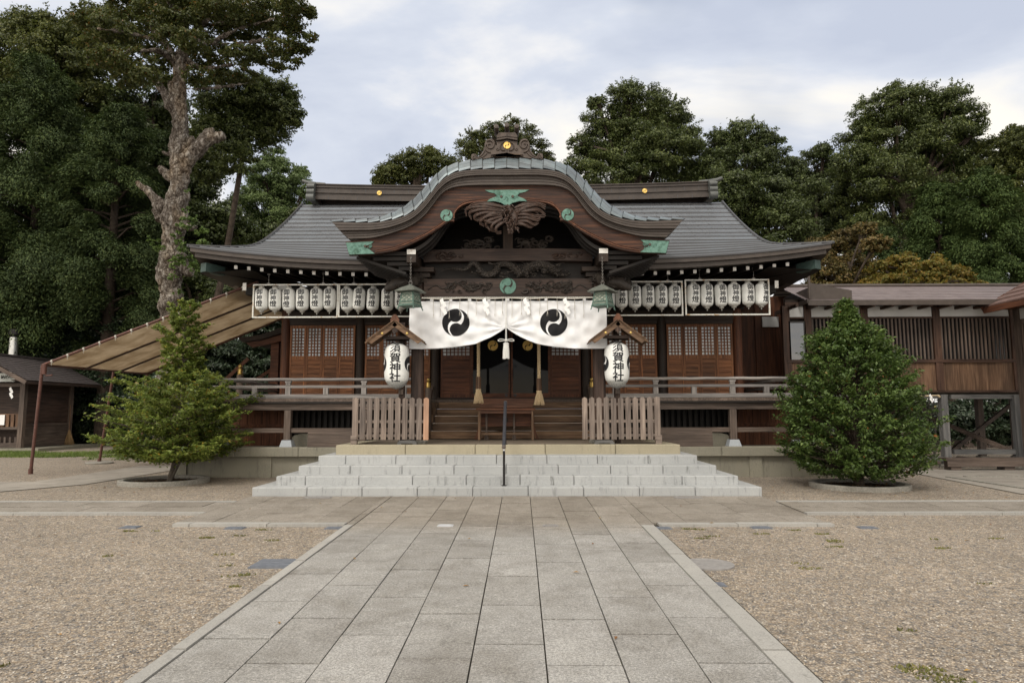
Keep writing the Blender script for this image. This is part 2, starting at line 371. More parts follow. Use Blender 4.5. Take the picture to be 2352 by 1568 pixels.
_t.links.new(_t.nodes['Principled BSDF'].inputs['Base Color'].links[0].from_socket, _tr.inputs[0]); _t.links.new(_t.nodes['Principled BSDF'].outputs[0], _mx.inputs[1]); _t.links.new(_tr.outputs[0], _mx.inputs[2]); _t.links.new(_mx.outputs[0], _t.nodes['Material Output'].inputs[0])
COVERM = plain('grey_blue_cover', (.14,.155,.185), (.20,.215,.245), .55, .3, 20, .3, .4)
PLATE = plain('grey_plate', (.20,.19,.185), (.27,.26,.25), .6, 0, 20, .2, .4)
BARK = plain('brown_bark', (.030,.022,.017), (.075,.058,.045), .9, 0, 7, .9, .2)
SOIL = plain('dark_soil', (.018,.013,.010), (.05,.036,.026), .95, 0, 20, .8, .1)
JOINT = plain('dark_joint', (.035,.032,.027), (.10,.09,.075), .95, 0, 12, .4, .1)
STONE = plain('pale_stone', (.19,.18,.155), (.30,.285,.255), .85, 0, 30, .4, .3, fine=(90, .15))
BLUESTONE = plain('blue_grey_stone', (.33,.36,.39), (.42,.45,.48), .7, 0, 60, .3, .3)
GLASS = mat_glass('dark_glass', (.006,.006,.007), .03, .12)
def mat_hero_bark():
    m, t, b = newmat('patchy_bark'); v = objvec(t, (1,1,.55)); n = noise(t, 6.5, 10, v, .78, 1.2)
    c = ramp(t, n, [(.32, (.024,.02,.017)), (.41, (.085,.068,.054)), (.50, (.20,.172,.145)), (.58, (.38,.355,.32)), (.70, (.52,.50,.46))])
    vo = nd(t, 'ShaderNodeTexVoronoi', feature='DISTANCE_TO_EDGE'); vo.inputs['Scale'].default_value = 7; t.links.new(v, vo.inputs['Vector'])
    c = mul(t, c, ramp(t, vo.outputs['Distance'], [(.0, (.45,.42,.4)), (.14, (1,1,1))]))
    o = noise(t, 1.3, 4, v); c = mul(t, c, ramp(t, o, [(.40, (.62,.60,.60)), (.52, (1,1,1)), (.66, (1.03,.92,.78))]))
    t.links.new(c, b.inputs['Base Color']); b.inputs['Roughness'].default_value = .95; b.inputs['Specular IOR Level'].default_value = .15; bump(t, b, n, 1.0, .12); return m
HBARK = mat_hero_bark()
def mat_pane():
    m, t, b = newmat('papered_pane'); v = objvec(t); n = noise(t, 1.1, 3, v); c = ramp(t, n, [(.3, (.36,.39,.405)), (.62, (.50,.53,.55))])
    t.links.new(c, b.inputs['Base Color']); b.inputs['Roughness'].default_value = .08; b.inputs['Specular IOR Level'].default_value = .6; return m
PANE = mat_pane()
def mat_lantern():
    m, t, b = newmat('lantern_paper'); c = nd(t, 'ShaderNodeTexCoord'); wv = nd(t, 'ShaderNodeTexWave'); wv.bands_direction = 'Z'; wv.inputs['Scale'].default_value = 22
    t.links.new(c.outputs['Object'], wv.inputs[0]); n = noise(t, 7, 4, objvec(t)); cc = ramp(t, n, [(.3, (.70,.71,.69)), (.7, (.83,.84,.825))])
    cc = mul(t, cc, ramp(t, wv.outputs['Fac'], [(0, (.93,.93,.92)), (1, (1.03,1.03,1.03))]))
    t.links.new(cc, b.inputs['Base Color']); b.inputs['Roughness'].default_value = .35; b.inputs['Coat Weight'].default_value = .25; b.inputs['Coat Roughness'].default_value = .15
    bump(t, b, wv.outputs['Fac'], .25, .006); return m
LPAPER = mat_lantern()
SCRUNCH = plain('crumpled_wrap', (.26,.25,.22), (.45,.44,.41), .3, 0, 30, .8, .6)

# ================================================================== SETTING: yard and paths
SL = 0.0179
def gz(Y): return -(11.5-Y)*SL if Y < 11.5 else 0.0
mb = MB(); ys = [-12, -6, 0, 4, 8, 11.5, 20, 40, 90, 300, 900]; xs = [-900, -200, -60, -20, -8, 0, 8, 20, 60, 200, 900]
mb.sheet([[(x, y, gz(y)) for x in xs] for y in ys])
struct('gravel_ground', mb, GRAVEL)
def slabs(name, cells, mat=PAVING, th=.028, gap=.005, base=True):
    mb = MB()
    for x0, x1, y0, y1 in cells:
        t = th + rnd.uniform(-.003, .003); g = gap
        a, b_, c, d = x0+g, x1-g, y0+g*1.9, y1-g*1.9; tl = rnd.uniform(-.002, .002)
        vs = [(a,c,gz(c)-.02),(b_,c,gz(c)-.02),(b_,d,gz(d)-.02),(a,d,gz(d)-.02),(a,c,gz(c)+t),(b_,c,gz(c)+t+tl),(b_,d,gz(d)+t+tl),(a,d,gz(d)+t)]
        mb.add(vs, [(4,5,6,7),(0,1,5,4),(1,2,6,5),(2,3,7,6),(3,0,4,7)])
    return struct(name, mb, mat)
cells = []
WS = .4557
for k in range(8):
    x0 = -1.86+k*WS - .02; y = -3 - .44*(k % 2) - rnd.uniform(0, .2)
    while y < 11.45:
        L = .875 + rnd.uniform(-.03, .03); cells.append((x0, x0+WS, y, min(y+L, 11.49))); y += L
for sx in (-1, 1):
    y = -3
    while y < 11.45:
        L = rnd.choice((.9, 1.2, 1.5)); a = sorted((-1.885 if sx < 0 else 1.762, sx*1.99 if sx < 0 else 1.93)); cells.append((min(a), max(a), y, min(y+L, 11.49))); y += L
def fix(c): return c
kerbs = [(c[0], c[1], c[2], min(c[3], 8.86)) for c in cells if c[1]-c[0] < .3 and c[2] < 8.8]
cells = [c for c in cells if c[3]-c[2] > .05 and c[1]-c[0] >= .3]
slabs('stone_path', cells)
cells = []
for sx in (-1, 1):                                                    # wide landing in front of the steps
    for y_ in (8.87, 9.75, 10.62): cells.append((*((-1.99, -1.885) if sx < 0 else (1.762, 1.94)), y_, min(y_+.875, 11.49)))
    for k in range(5):
        a = (1.99 if sx < 0 else 1.94)+k*WS*.985; b_ = a+WS; y = 9.0 + (.0 if k % 2 else -.0)
        y = 9.02; first = rnd.uniform(.45, .9)
        while y < 11.45:
            L = first if y == 9.02 else .875; x0, x1 = sorted((sx*a, sx*b_)); cells.append((x0, x1, y, min(y+L, 11.49))); y += L
    a, b_ = sorted((sx*(1.94+5*WS), sx*4.23)); cells.append((a, b_, 9.02, 10.2)); cells.append((a, b_, 10.2, 11.3))
    x = 2.0
    while x < 4.2:
        a, b_ = sorted((sx*x, sx*min(x+1.0, 4.22))); kerbs.append((a, b_, 8.87, 9.02)); x += 1.0
slabs('stone_landing', [c for c in cells if c[1]-c[0] > .03 and c[3]-c[2] > .05])
cells = []
for sx in (-1, 1):                                                    # cross path in front of the hall
    for row, (y0, y1) in enumerate(((9.75, 9.88), (9.88, 10.35), (10.35, 10.83), (10.83, 10.95))):
        x = 4.23 + (.5 if row == 2 else 0)*.6
        if row == 2: cells.append((*sorted((sx*4.23, sx*x)), y0, y1))
        while x < 22:
            L = 1.35 if row in (0, 3) else .95; (kerbs if row in (0, 3) else cells).append((*sorted((sx*x, sx*(x+L))), y0, y1)); x += L
slabs('cross_path', cells)
KERBM = mat_granite('kerb_stone', (.38,.372,.358), (.27,.264,.254), .5)
slabs('path_kerb', [c for c in kerbs if c[3]-c[2] > .05], KERBM, .036)
mb = MB()
for x0, x1, y0, y1 in ((-1.97, 1.97, -3, 11.49), (-4.2, -1.9, 8.89, 11.45), (1.9, 4.2, 8.89, 11.45), (-22, -4.1, 9.77, 10.93), (4.1, 22, 9.77, 10.93)):
    dz = .004 if x0 == -1.97 else .008
    mb.add([(x0,y0,gz(y0)+dz),(x1,y0,gz(y0)+dz),(x1,y1,gz(y1)+dz),(x0,y1,gz(y1)+dz)], [(0,1,2,3)])
struct('path_bedding', mb, JOINT)
SIDEP = plain('worn_concrete', (.22,.20,.175), (.32,.295,.26), .85, 0, 2.2, .3, .25, fine=(60, .12))
mb = MB(); P = [(-9.1,12.2),(-10.45,14.0),(-10.4,16.2),(-10.5,18.2),(-9.5,18.2),(-9.45,16.0),(-9.2,13.6)]
P = [(-20,12.1),(-9.1,12.35),(-8.35,13.6),(-8.3,18.4),(-9.9,18.4),(-9.75,14.1),(-20,13.9)]
mb.add([(x,y,gz(y)+.012) for x, y in P], [tuple(range(len(P)))]); struct('side_path', mb, SIDEP)
mb = MB(); P = [(8.75,11.9),(9.3,16.9),(30,16.9),(30,11.9)]
mb.add([(x,y,gz(y)+.012) for x, y in P], [tuple(range(len(P)))]); struct('service_path', mb, SIDEP)
mb = MB()
for x0, x1, y0, y1 in ((9.75, 14, 14.9, 15.02), (9.3, 9.42, 11.9, 14.9)):
    mb.box(x0, x1, y0, y1, .005, .03)
struct('path_edging', mb, STONE)

# grass strip by the hut, moss tufts in the gravel: nobody could count them
def blades(name, spots, h, n, mat):
    vs, fs = [], []
    for (x, y, rx, ry, k) in spots:
        for i in range(int(n*k)):
            a = rng.uniform(0, 6.28); r = math.sqrt(rng.uniform(0, 1)); px_, py_ = x+rx*r*math.cos(a), y+ry*r*math.sin(a)
            hh = h*rng.uniform(.4, 1.1); wd = .006+.006*rng.uniform(); th = rng.uniform(0, 3.14); lx, ly = rng.normal(0, hh*.45, 2); o = len(vs); z = gz(py_)
            cx, sy_ = wd*math.cos(th), wd*math.sin(th)
            vs += [(px_-cx, py_-sy_, z), (px_+cx, py_+sy_, z), (px_+lx, py_+ly, z+hh)]; fs.append((o, o+1, o+2))
    m_ = MB(); m_.v, m_.f = vs, fs; o = part(name, m_, mat, fixn=False); o['kind'] = 'stuff'; return o
GRASSM = mat_leaf('grass_blades', [(.06,.10,.015), (.11,.17,.03), (.17,.22,.06)], .2, .6, .8)
MOSSM = mat_leaf('moss_blades', [(.10,.11,.03), (.16,.165,.05), (.22,.19,.08)], .2, .7, 2)
sp = [(rng.uniform(-25, -11.6), rng.uniform(22.0, 25.2), .55, .4, 1) for i in range(190)] + [(rng.uniform(-13.5, -9.8), rng.uniform(20.4, 23.2), .3, .2, .5) for i in range(22)]
go = blades('grass', sp, .09, 150, GRASSM); tag(go, 'bright green grass strip in front of the dark wooden hut', 'grass')
sp = []
for px, py in ((1240,1560),(2120,1530),(2160,1545),(2195,1560),(1420,1515),(1470,1500),(2100,1522),(1345,1525)):
    d = ray(px, py); t = (-.1-1.4)/d[2]; p = CAMP+d*t; sp.append((p[0], p[1], .14, .05, .5))
for i in range(26):
    sx = rng.choice((-1, 1)); x = sx*rng.uniform(2.2, 7); y = rng.uniform(3.6, 8.6); sp.append((x, y, rng.uniform(.03, .12), rng.uniform(.02, .05), rng.uniform(.1, .35)))
for i in range(16):
    sx = rng.choice((-1, 1)); sp.append((sx*rng.uniform(2.1, 4.6), rng.uniform(7.6, 8.75), .1, .04, .3))
mo = blades('moss_tufts', sp, .022, 130, MOSSM); tag(mo, 'small dull green tufts of moss scattered over the gravel', 'moss')

# loose pebbles lying on the gravel near the viewer, and a few fallen leaves
def mat_islands(name, stops, rough=.75):
    m, t, b = newmat(name); ri = nd(t, 'ShaderNodeNewGeometry'); t.links.new(ramp(t, ri.outputs['Random Per Island'], stops), b.inputs['Base Color']); b.inputs['Roughness'].default_value = rough; return m
n = 9000; Yp = 3.4+5.5*rng.uniform(0, 1, n)**1.6; Xp = rng.uniform(2.02, 2.02+np.maximum(.6, Yp*.78-1.3))*rng.choice([-1, 1], n); ok = (Yp < 8.7) | (np.abs(Xp) > 4.35); Xp, Yp = Xp[ok], Yp[ok]; Xp[Xp > 0] -= .07; n = len(Xp)
ico = np.array([(1,0,0),(-1,0,0),(0,1,0),(0,-1,0),(0,0,1),(0,0,-1)], float); fc = [(0,2,4),(2,1,4),(1,3,4),(3,0,4),(2,0,5),(1,2,5),(3,1,5),(0,3,5)]
sz = rng.uniform(.004, .011, (n, 1, 1))*rng.uniform(.6, 1.2, (n, 1, 3)); an = rng.uniform(0, 6.28, n); V = ico[None]*sz*np.array([1, 1, .7]); ca, sa = np.cos(an)[:, None], np.sin(an)[:, None]
VX_ = V[..., 0]*ca-V[..., 1]*sa+Xp[:, None]; VY_ = V[..., 0]*sa+V[..., 1]*ca+Yp[:, None]; VZ_ = V[..., 2]+np.array([gz(y) for y in Yp])[:, None]+.003
mb = MB(); mb.v = list(map(tuple, np.stack([VX_, VY_, VZ_], -1).reshape(-1, 3))); mb.f = [tuple(6*k+i for i in f) for k in range(n) for f in fc]
pb = part('pebbles', mb, mat_islands('pebble_stone', [(0, (.08,.08,.085)), (.3, (.22,.21,.205)), (.55, (.38,.31,.23)), (.8, (.46,.39,.30)), (1, (.56,.53,.48))]), fixn=False); pb['kind'] = 'stuff'; tag(pb, 'loose pebbles lying on the gravel yard near the stone path', 'pebbles')
mb = MB()
for i in range(190):
    if i < 90: x, y = rng.normal(6.6, .9), rng.normal(12.6, .7)
    elif i < 140: x, y = rng.normal(-6.9, 1.1), rng.normal(13.4, .9)
    else: x, y = rng.uniform(-7, 7), rng.uniform(4, 12.5)
    if abs(x) < 4.3 and y > 11.4: continue
    s_ = rng.uniform(.018, .034); h = rng.uniform(0, 6.28); z = gz(y)+.006+(.03 if abs(x) < 2 or (abs(x) < 4.2 and y > 8.9) else 0); mb.add([(x+s_*math.cos(h), y+s_*math.sin(h), z), (x-.45*s_*math.sin(h), y+.45*s_*math.cos(h), z+.008), (x-s_*math.cos(h), y-s_*math.sin(h), z+.004), (x+.45*s_*math.sin(h), y-.45*s_*math.cos(h), z+.009)], [(0,1,2,3)])
fl = part('fallen_leaves', mb, mat_islands('dry_leaf', [(0, (.10,.045,.018)), (.5, (.24,.11,.03)), (1, (.36,.25,.06))]), fixn=False); fl['kind'] = 'stuff'; tag(fl, 'few dry fallen leaves scattered on the gravel and paving', 'leaves')

# utility covers
def cover(px, py, w_, d_, mat, label, z=None, rnd_=False, group='small covers set in the yard'):
    dd = ray(px, py); t = (-.05-1.4)/dd[2]; p = CAMP+dd*t; x, y = p[0], p[1]; dz = z if z is not None else .012; mb = MB(); zz = gz(y)
    if rnd_: mb.lathe([(w_/2+.02, -.01), (w_/2+.02, dz-.004), (w_/2, dz), (w_*.42, dz), (w_*.40, dz-.004)], (x, y, zz), 32)
    else:
        mb.box(x-w_/2-.015, x+w_/2+.015, y-d_/2-.015, y+d_/2+.015, zz-.01, zz+dz-.006); mb.box(x-w_/2, x+w_/2, y-d_/2, y+d_/2, zz+dz-.005, zz+dz)
        for k in range(4): mb.box(x-w_/2+.02, x+w_/2-.02, y-d_/2+(k+.5)*d_/4-.004, y-d_/2+(k+.5)*d_/4+.004, zz+dz, zz+dz+.003)
    solo('ground_cover', mb, mat, label, 'ground cover', group)
cover(300,1211,.20,.14, COVERM, 'small blue grey cover in the gravel, leftmost of the yard')
cover(540,1213,.22,.12, COVERM, 'small blue grey cover in gravel against the left landing edge, away from the path')
cover(770,1213,.22,.12, COVERM, 'small blue grey cover in the corner where left landing edge meets the path')
cover(645,1287,.48,.34, COVERM, 'large rectangular grey metal cover in gravel touching the left path border', .016)
cover(1023,1212,.17,.12, plain('white_plate', (.40,.41,.43), (.48,.49,.51)), 'small white plate on the paving left of the path centre', .036)
cover(1264,1212,.17,.12, PLATE, 'small pale grey plate on the paving right of the path centre', .036)
cover(1519,1213,.22,.12, COVERM, 'small blue grey cover in the corner where right landing edge meets the path')
cover(1748,1212,.22,.12, COVERM, 'small blue cover in gravel against the right landing edge, away from the path')
cover(1626,1288,.46,.3, PLATE, 'large round grey metal lid in gravel beside the right path border', .014, True)
cover(1643,1330,.14,.10, COVERM, 'tiny blue cover in gravel nearer than the round lid')
cover(1992,1212,.2,.12, COVERM, 'small grey cover out in the gravel right of the landing')
cover(730,1153,.42,.18, PLATE, 'flat brown grey plate on the paving at the foot of the steps, left one', .037)
cover(1581,1153,.42,.18, PLATE, 'flat brown grey plate on the paving at the foot of the steps, right one', .037)

# ================================================================== STONE STEPS
steps = thing('stone_steps', 'wide pale granite steps with a yellow stone top course before the shrine hall', 'steps', (0, 11.5, 0))
SY = [11.5, 11.83, 12.2, 12.6, 13.0]; SZ = [0, .17, .322, .470, .62, .795]; SX = [4.23, 3.95, 3.69, 3.46, 3.25]
for i in range(5):
    mb = MB(); yb = 17.3; L = .92 if i < 4 else 1.32; off = (i % 2)*.5*L; x = -SX[i]; z0, z1 = SZ[i]-(.02 if i else .03), SZ[i+1]; first = True
    dep = .52 if i < 4 else .30
    while x < SX[i]-1e-4:
        L2 = (L-off*.9) if (first and off) else L; first = False; x2 = min(x+L2, SX[i])
        if SX[i]-x2 < .25: x2 = SX[i]
        mb.box(x+.004, x2-.004, SY[i], SY[i]+dep, z0, z1+rnd.uniform(-.001, .001)); x = x2
    for s in (-1, 1):
        y = SY[i]+dep+.005
        while y < yb:
            y2 = min(y+.95, yb); a = sorted((s*SX[i], s*(SX[i]-dep))); mb.box(a[0], a[1], y, y2-.005, z0, z1-.001); y = y2
    st = part('step', mb, GRANITE if i < 4 else YSTONE, steps, bevel=.012)
    if i == 4: st['label'] = 'yellow speckled stone top step'
mb = MB(); mb.box(-2.94, 2.94, 13.305, 17.3, .6, .789)
PLATF = plain('brown_gravel_concrete', (.13,.105,.08), (.19,.155,.12), .9, 0, 9, .4, .2, fine=(80, .25))
part('platform_floor', mb, PLATF, steps)

# ================================================================== SHRINE HALL
hall = thing('shrine_hall', 'dark wooden shrine hall with a sweeping grey copper roof and a curved porch gable', 'shrine', (0, 17.2, 0))
def hp(name, mb, mat, **k): return part(name, mb, mat, k.pop('parent', hall), **k)
WY = 17.2                                       # front wall
FZ = 1.72                                       # floor level
# ---- podium
for s in (-1, 1):
    mb = MB(); x = 3.3
    for x1 in (4.6, 6.0, 7.4):
        a = sorted((s*x, s*x1)); mb.box(a[0]+.003, a[1]-.003, 14.98, 15.35, .45, .655); x = x1
    a = sorted((s*7.4, s*7.05)); mb.box(a[0], a[1]-.0, 15.355, 24.5, .45, .654); hp('podium_coping', mb, CONC, bevel=.012)
    mb = MB(); a = sorted((s*3.3, s*7.3)); mb.box(a[0], a[1], 15.10, 15.3, -.05, .449)
    for x in (3.6, 5.35, 7.22): mb.box(s*x-.14, s*x+.14, 15.06, 15.2, -.05, .448)
    a = sorted((s*7.3, s*7.1)); mb.box(a[0], a[1], 15.305, 24.4, -.05, .449); hp('podium_wall', mb, CONC)
    mb = MB(); a = sorted((s*3.3, s*7.04)); mb.box(a[0], a[1], 15.36, 24.4, .5, .64); hp('podium_floor', mb, PLATF)
mb = MB(); mb.box(-3.29, 3.29, 17.4, 24.4, .5, .64); hp('podium_floor', mb, PLATF)
# ---- rounded foundation mound behind the veranda posts
for s in (-1, 1):
    mb = MB(); pr = [(0, .30), (.5, .30), (.68, .26), (.80, .16), (.84, .05), (.98, .045), (1.0, 0), (0, 0)]
    mb.prism([(s*(4.45+p[0]*.75), .64+p[1]*.95) for p in pr], 15.75, 16.3); mb.box(*sorted((s*3.3, s*4.44)), 15.78, 16.3, .64, .92)
    hp('foundation_stone', mb, CONC, smooth=30)
# ---- main roof
RE, RR = 14.6, 19.5
def rz(Y): v = (Y-RE)/(RR-RE); return 4.69+2.80*(.72*v+.28*v*v)
def hwid(Y):
    d = Y-RE; h = 7.03-d
    k = 6.13
    return max(h, k) if abs(h-k) > .25 else (k+ (h-k+.25)**2/1.0)
def lift(Y, u): 
    v = (Y-RE)/(RR-RE); return .34*max(0, 1-v/.42)**1.6*abs(u)**3.2
NV, NU = 31, 56
def rpt(Y, u, dz=0): return (u*hwid(Y), Y, rz(Y)+lift(Y, u)+dz)
us = [-1+2*k/NU for k in range(NU+1)]
def roof_rows(flip):
    V, F, UV = [], [], []
    ye = [RE+(RR-RE)*i/NV for i in range(NV+1)]
    for i in range(NV):
        y0, y1 = ye[i], ye[i+1]
        rows = [[rpt(y0, u, -.004) for u in us], [rpt(y0, u, .034) for u in us], [rpt(y1, u, 0) for u in us]]
        if flip: rows = [[(x, 2*RR-y, z) for x, y, z in r] for r in rows]
        o = len(V); m = NU+1
        for r in rows: V.extend(r)
        for j in range(2):
            for k in range(NU):
                q = (o+j*m+k, o+j*m+k+1, o+(j+1)*m+k+1, o+(j+1)*m+k); F.append(q[::-1] if flip else q)
                vv = ((i, i+.02), (i+.04, i+.97))[j]
                uvq = [(.31, i+.5)]*4 if j == 0 else [(V[o+j*m+k][0], vv[0]), (V[o+j*m+k+1][0], vv[0]), (V[o+j*m+k+1][0], vv[1]), (V[o+j*m+k][0], vv[1])]
                UV.extend(uvq[::-1] if flip else uvq)
    return V, F, UV
V, F, UV = roof_rows(False); V2, F2, UV2 = roof_rows(True); o = len(V); V = V+V2; F = F+[tuple(i+o for i in f) for f in F2]; UV = UV+UV2
for s in (-1, 1):                                # side skirts and gable triangles
    for i in range(7):
        d0, d1 = i*.9/7, (i+1)*.9/7; rows = []
        for d, dz in ((d0, -.004), (d0, .022), (d1, 0)):
            Y0 = RE+d; r = []
            for k in range(29):
                q = -1+2*k/28; y = RR+q*(RR-Y0); r.append((s*(7.03-d), y, rz(Y0)+.34*max(0, 1-d/2.06)**1.6*abs(q)**6+dz))
            rows.append(r)
        o = len(V)
        for r in rows: V.extend(r)
        for j in range(2):
            for k in range(28):
                q = (o+j*29+k, o+j*29+k+1, o+(j+1)*29+k+1, o+(j+1)*29+k); F.append(q if s < 0 else q[::-1])
                uq = [(V[p][1], i+.1+.4*j) for p in q]; UV.extend(uq if s < 0 else uq[::-1])
    o = len(V); gy = [15.5+(RR-15.5)*k/8 for k in range(9)]
    tri = [(s*5.95, y, rz(y)-.03) for y in gy]+[(s*5.95, 2*RR-y, rz(y)-.03) for y in gy[-2::-1]]
    V.extend(tri); F.append(tuple(range(o, o+len(tri)))); UV.extend([(0, 0)]*len(tri))
mb = MB(); mb.v = V; mb.f = F
ro = hp('roof', mb, ROOF, fixn=False)
uvl = ro.data.uv_layers.new(name='UVMap'); uvl.data.foreach_set('uv', [c for p in UV for c in p])
# rake boards down the gable edges
for s in (-1, 1):
    mb = MB()
    for fl in (0, 1):
        up, = [[(s*(hwid(y)+.03), (2*RR-y) if fl else y, rz(y)+lift(y, 1)+.03) for y in [14.6+k*.35 for k in range(15)]]]
        mb.tube(up, .035, 6)
    hp('roof_edge_roll', mb, ROOF, parent=ro, smooth=50)
# eave boards, following the upturn
def eave(yo, zt, zb, th, mat, name):
    mb = MB()
    for fl in (0, 1):
        rows = []
        for (y, dz) in ((yo, zt), (yo, zb), (yo+th, zb), (yo+th, zt), (yo, zt)):
            sc = (7.03-(y-RE))/7.03
            rows.append([(u*7.03*sc, (2*RR-y) if fl else y, 4.69+.34*abs(u)**3.2+dz) for u in us])
        mb.sheet(rows, flip=not fl)
    for s in (-1, 1):
        rows = []
        for (d, dz) in ((yo, zt), (yo, zb), (yo+th, zb), (yo+th, zt), (yo, zt)):
            xx = 7.03-(d-RE); r = []
            for k in range(29):
                q = -1+2*k/28; r.append((s*xx, RR+q*(RR-d), 4.69+.34*abs(q)**6+dz))
            rows.append(r)
        mb.sheet(rows, flip=s < 0)
    return hp(name, mb, mat)
eave(14.625, -.006, -.095, .2, FASCIA, 'eave_board')
eave(14.70, -.10, -.20, .2, FASCIA, 'eave_board')
mb = MB(); sy = [14.72, 15.6, 16.4, 17.3]
rows = [[(u*(6.9-(y-14.72)*.42), y, 4.50+.34*abs(u)**3.2*max(0, 1-(y-14.7)/2)+.10*(y-14.7)) for u in us] for y in sy]
mb.sheet(rows, flip=True)
for s in (-1, 1):
    mb.sheet([[(s*x, y, 4.50+.07*(7-x)) for y in (14.9, 17, 20, 24)] for x in (6.9, 6.3, 5.75)], flip=s > 0)
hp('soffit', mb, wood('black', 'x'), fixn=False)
# rafters with white ends
k = 0
for i in range(-22, 23):
    x = i*.292+.03
    if abs(x) < 2.7 or abs(x) > 6.3: continue
    lf = .34*abs(x/7.03)**3.2; z = 4.435+lf*.95
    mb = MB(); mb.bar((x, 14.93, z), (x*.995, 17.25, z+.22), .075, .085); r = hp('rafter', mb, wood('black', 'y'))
    mb = MB(); mb.bar((x, 14.918, z), (x, 14.929, z+.001), .07, .078); hp('rafter_cap', mb, WHITEPAINT, parent=r)
for s in (-1, 1):
    mb = MB(); mb.bar((s*6.72, 14.98, 4.62), (s*5.4, 17.2, 4.62), .15, .17); r = hp('hip_rafter', mb, wood('black', 'y'))
    mb = MB(); p, q = Vector((s*6.80, 14.85, 4.625)), Vector((s*6.55, 15.27, 4.61)); mb.bar(p, q, .19, .20); hp('hip_rafter_cap', mb, plain('dark_patina', (.03,.055,.05), (.05,.08,.072), .6, .1, 10, .2, .4), parent=r)
    mb = MB(); mb.bar((s*6.05, 15.3, 4.27), (s*6.05, 15.32, 4.27), .08, .17); hp('beam_end_cap', mb, WHITEPAINT)
# purlin under rafters, wall plate
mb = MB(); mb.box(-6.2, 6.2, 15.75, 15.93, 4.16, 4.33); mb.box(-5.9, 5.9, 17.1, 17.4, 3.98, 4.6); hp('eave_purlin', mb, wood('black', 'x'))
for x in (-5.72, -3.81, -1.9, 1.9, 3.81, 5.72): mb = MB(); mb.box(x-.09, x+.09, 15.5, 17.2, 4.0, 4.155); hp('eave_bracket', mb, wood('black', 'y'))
# ---- ridge
ridge = None
mb = MB(); prof = [(.34, .0), (.34, .10), (.29, .102), (.29, .20), (.33, .202), (.33, .232), (.27, .234), (.27, .37), (.31, .372), (.31, .40), (.25, .402), (.25, .46), (.29, .462), (.29, .49), (.16, .53), (0, .55)]
xsR = [-5.68+11.36*k/40 for k in range(41)]
def sag(x): return 7.46+.10*abs(x/5.9)**2.5
mb.sheet([[(x, RR-w_, sag(x)+h_) for x in xsR] for w_, h_ in prof], flip=True); mb.sheet([[(x, RR+w_, sag(x)+h_) for x in xsR] for w_, h_ in prof])
for x in (-5.68, 5.68):
    o = len(mb.v); pts = [(x, RR-w_, sag(x)+h_) for w_, h_ in prof]+[(x, RR+w_, sag(x)+h_) for w_, h_ in prof[-2::-1]]; mb.v += pts; mb.f.append(tuple(range(o, o+len(pts))))
ridge = hp('ridge', mb, FASCIA, fixn=True)
mb = MB()
for i in range(27):                               # thin lap joints of the ridge sheathing
    x = -5.5+i*.42; mb.box(x-.006, x+.006, RR-.274, RR-.25, sag(x)+.236, sag(x)+.368); mb.box(x+.2, x+.212, RR-.345, RR-.33, sag(x)+.002, sag(x)+.098)
hp('ridge_joint', mb, ROOF, parent=ridge)
for s in (-1, 1):
    z = sag(5.7); mb = MB()
    mb.box(*sorted((s*5.685, s*5.87)), RR-.40, RR+.40, z-.02, z+.44)
    mb.box(*sorted((s*5.685, s*5.89)), RR-.36, RR+.36, z+.442, z+.50)
    for yy in (RR-.42, RR+.42):
        for zz, rr in ((z+.03, .11), (z+.20, .085), (z+.36, .07)): mb.tube([(s*5.68, yy, zz), (s*5.90, yy, zz)], rr, 12)
    mb.tube([(s*5.5, RR, z+.54), (s*5.78, RR, z+.56), (s*6.02, RR, z+.61), (s*6.18, RR, z+.67)], [.06, .065, .055, .05], 10)
    hp('ridge_end_ornament', mb, plain('ridge_copper', (.07,.075,.072), (.11,.115,.11), .5, .3, 8, .15, .5), parent=ridge, smooth=40)

# ---- two comma crest (traced from the photograph)
CRW = [(310,130),(350,150),(385,195),(407,250),(405,300),(390,340),(358,382),(330,368),(300,357),(265,358),(230,370),(200,400),(183,440),(183,480),(200,520),(225,555),(248,570),(215,560),(190,540),(165,500),(153,450),(155,400),(175,355),(205,322),(240,338),(285,343),(320,330),(355,300),(372,260),(370,210),(345,160)]
CRW = [((x-278)/217, -(y-348)/222) for x, y in CRW]
def circ(r, n=40, c=(0, 0)): return [(c[0]+r*math.cos(2*math.pi*k/n), c[1]+r*math.sin(2*math.pi*k/n)) for k in range(n)]
def crest(parent, c, R, m_disc, m_s, th=.02, name='crest'):
    x, y, z = c; mb = MB(); mb.prism([(x+a, z+b) for a, b in circ(R)], y-th, y); d = part(name, mb, m_disc, parent, bevel=.004)
    mb = MB(); mb.prism([(x+a*R*.985, z+b*R*.985) for a, b in CRW], y-th-.003, y-th+.001); part('crest_swirl', mb, m_s, d)
    return d
DARKBR = plain('dark_recess', (.02,.014,.01), (.03,.022,.016), .6, 0, 10, .1, .3)
for px, py in ((871, 443), (1481, 438)):
    p = at(px, py, RR-.34); crest(ridge, (p.x, RR-.325, p.z), .07, GOLD, DARKBR, .012, 'gold_crest')

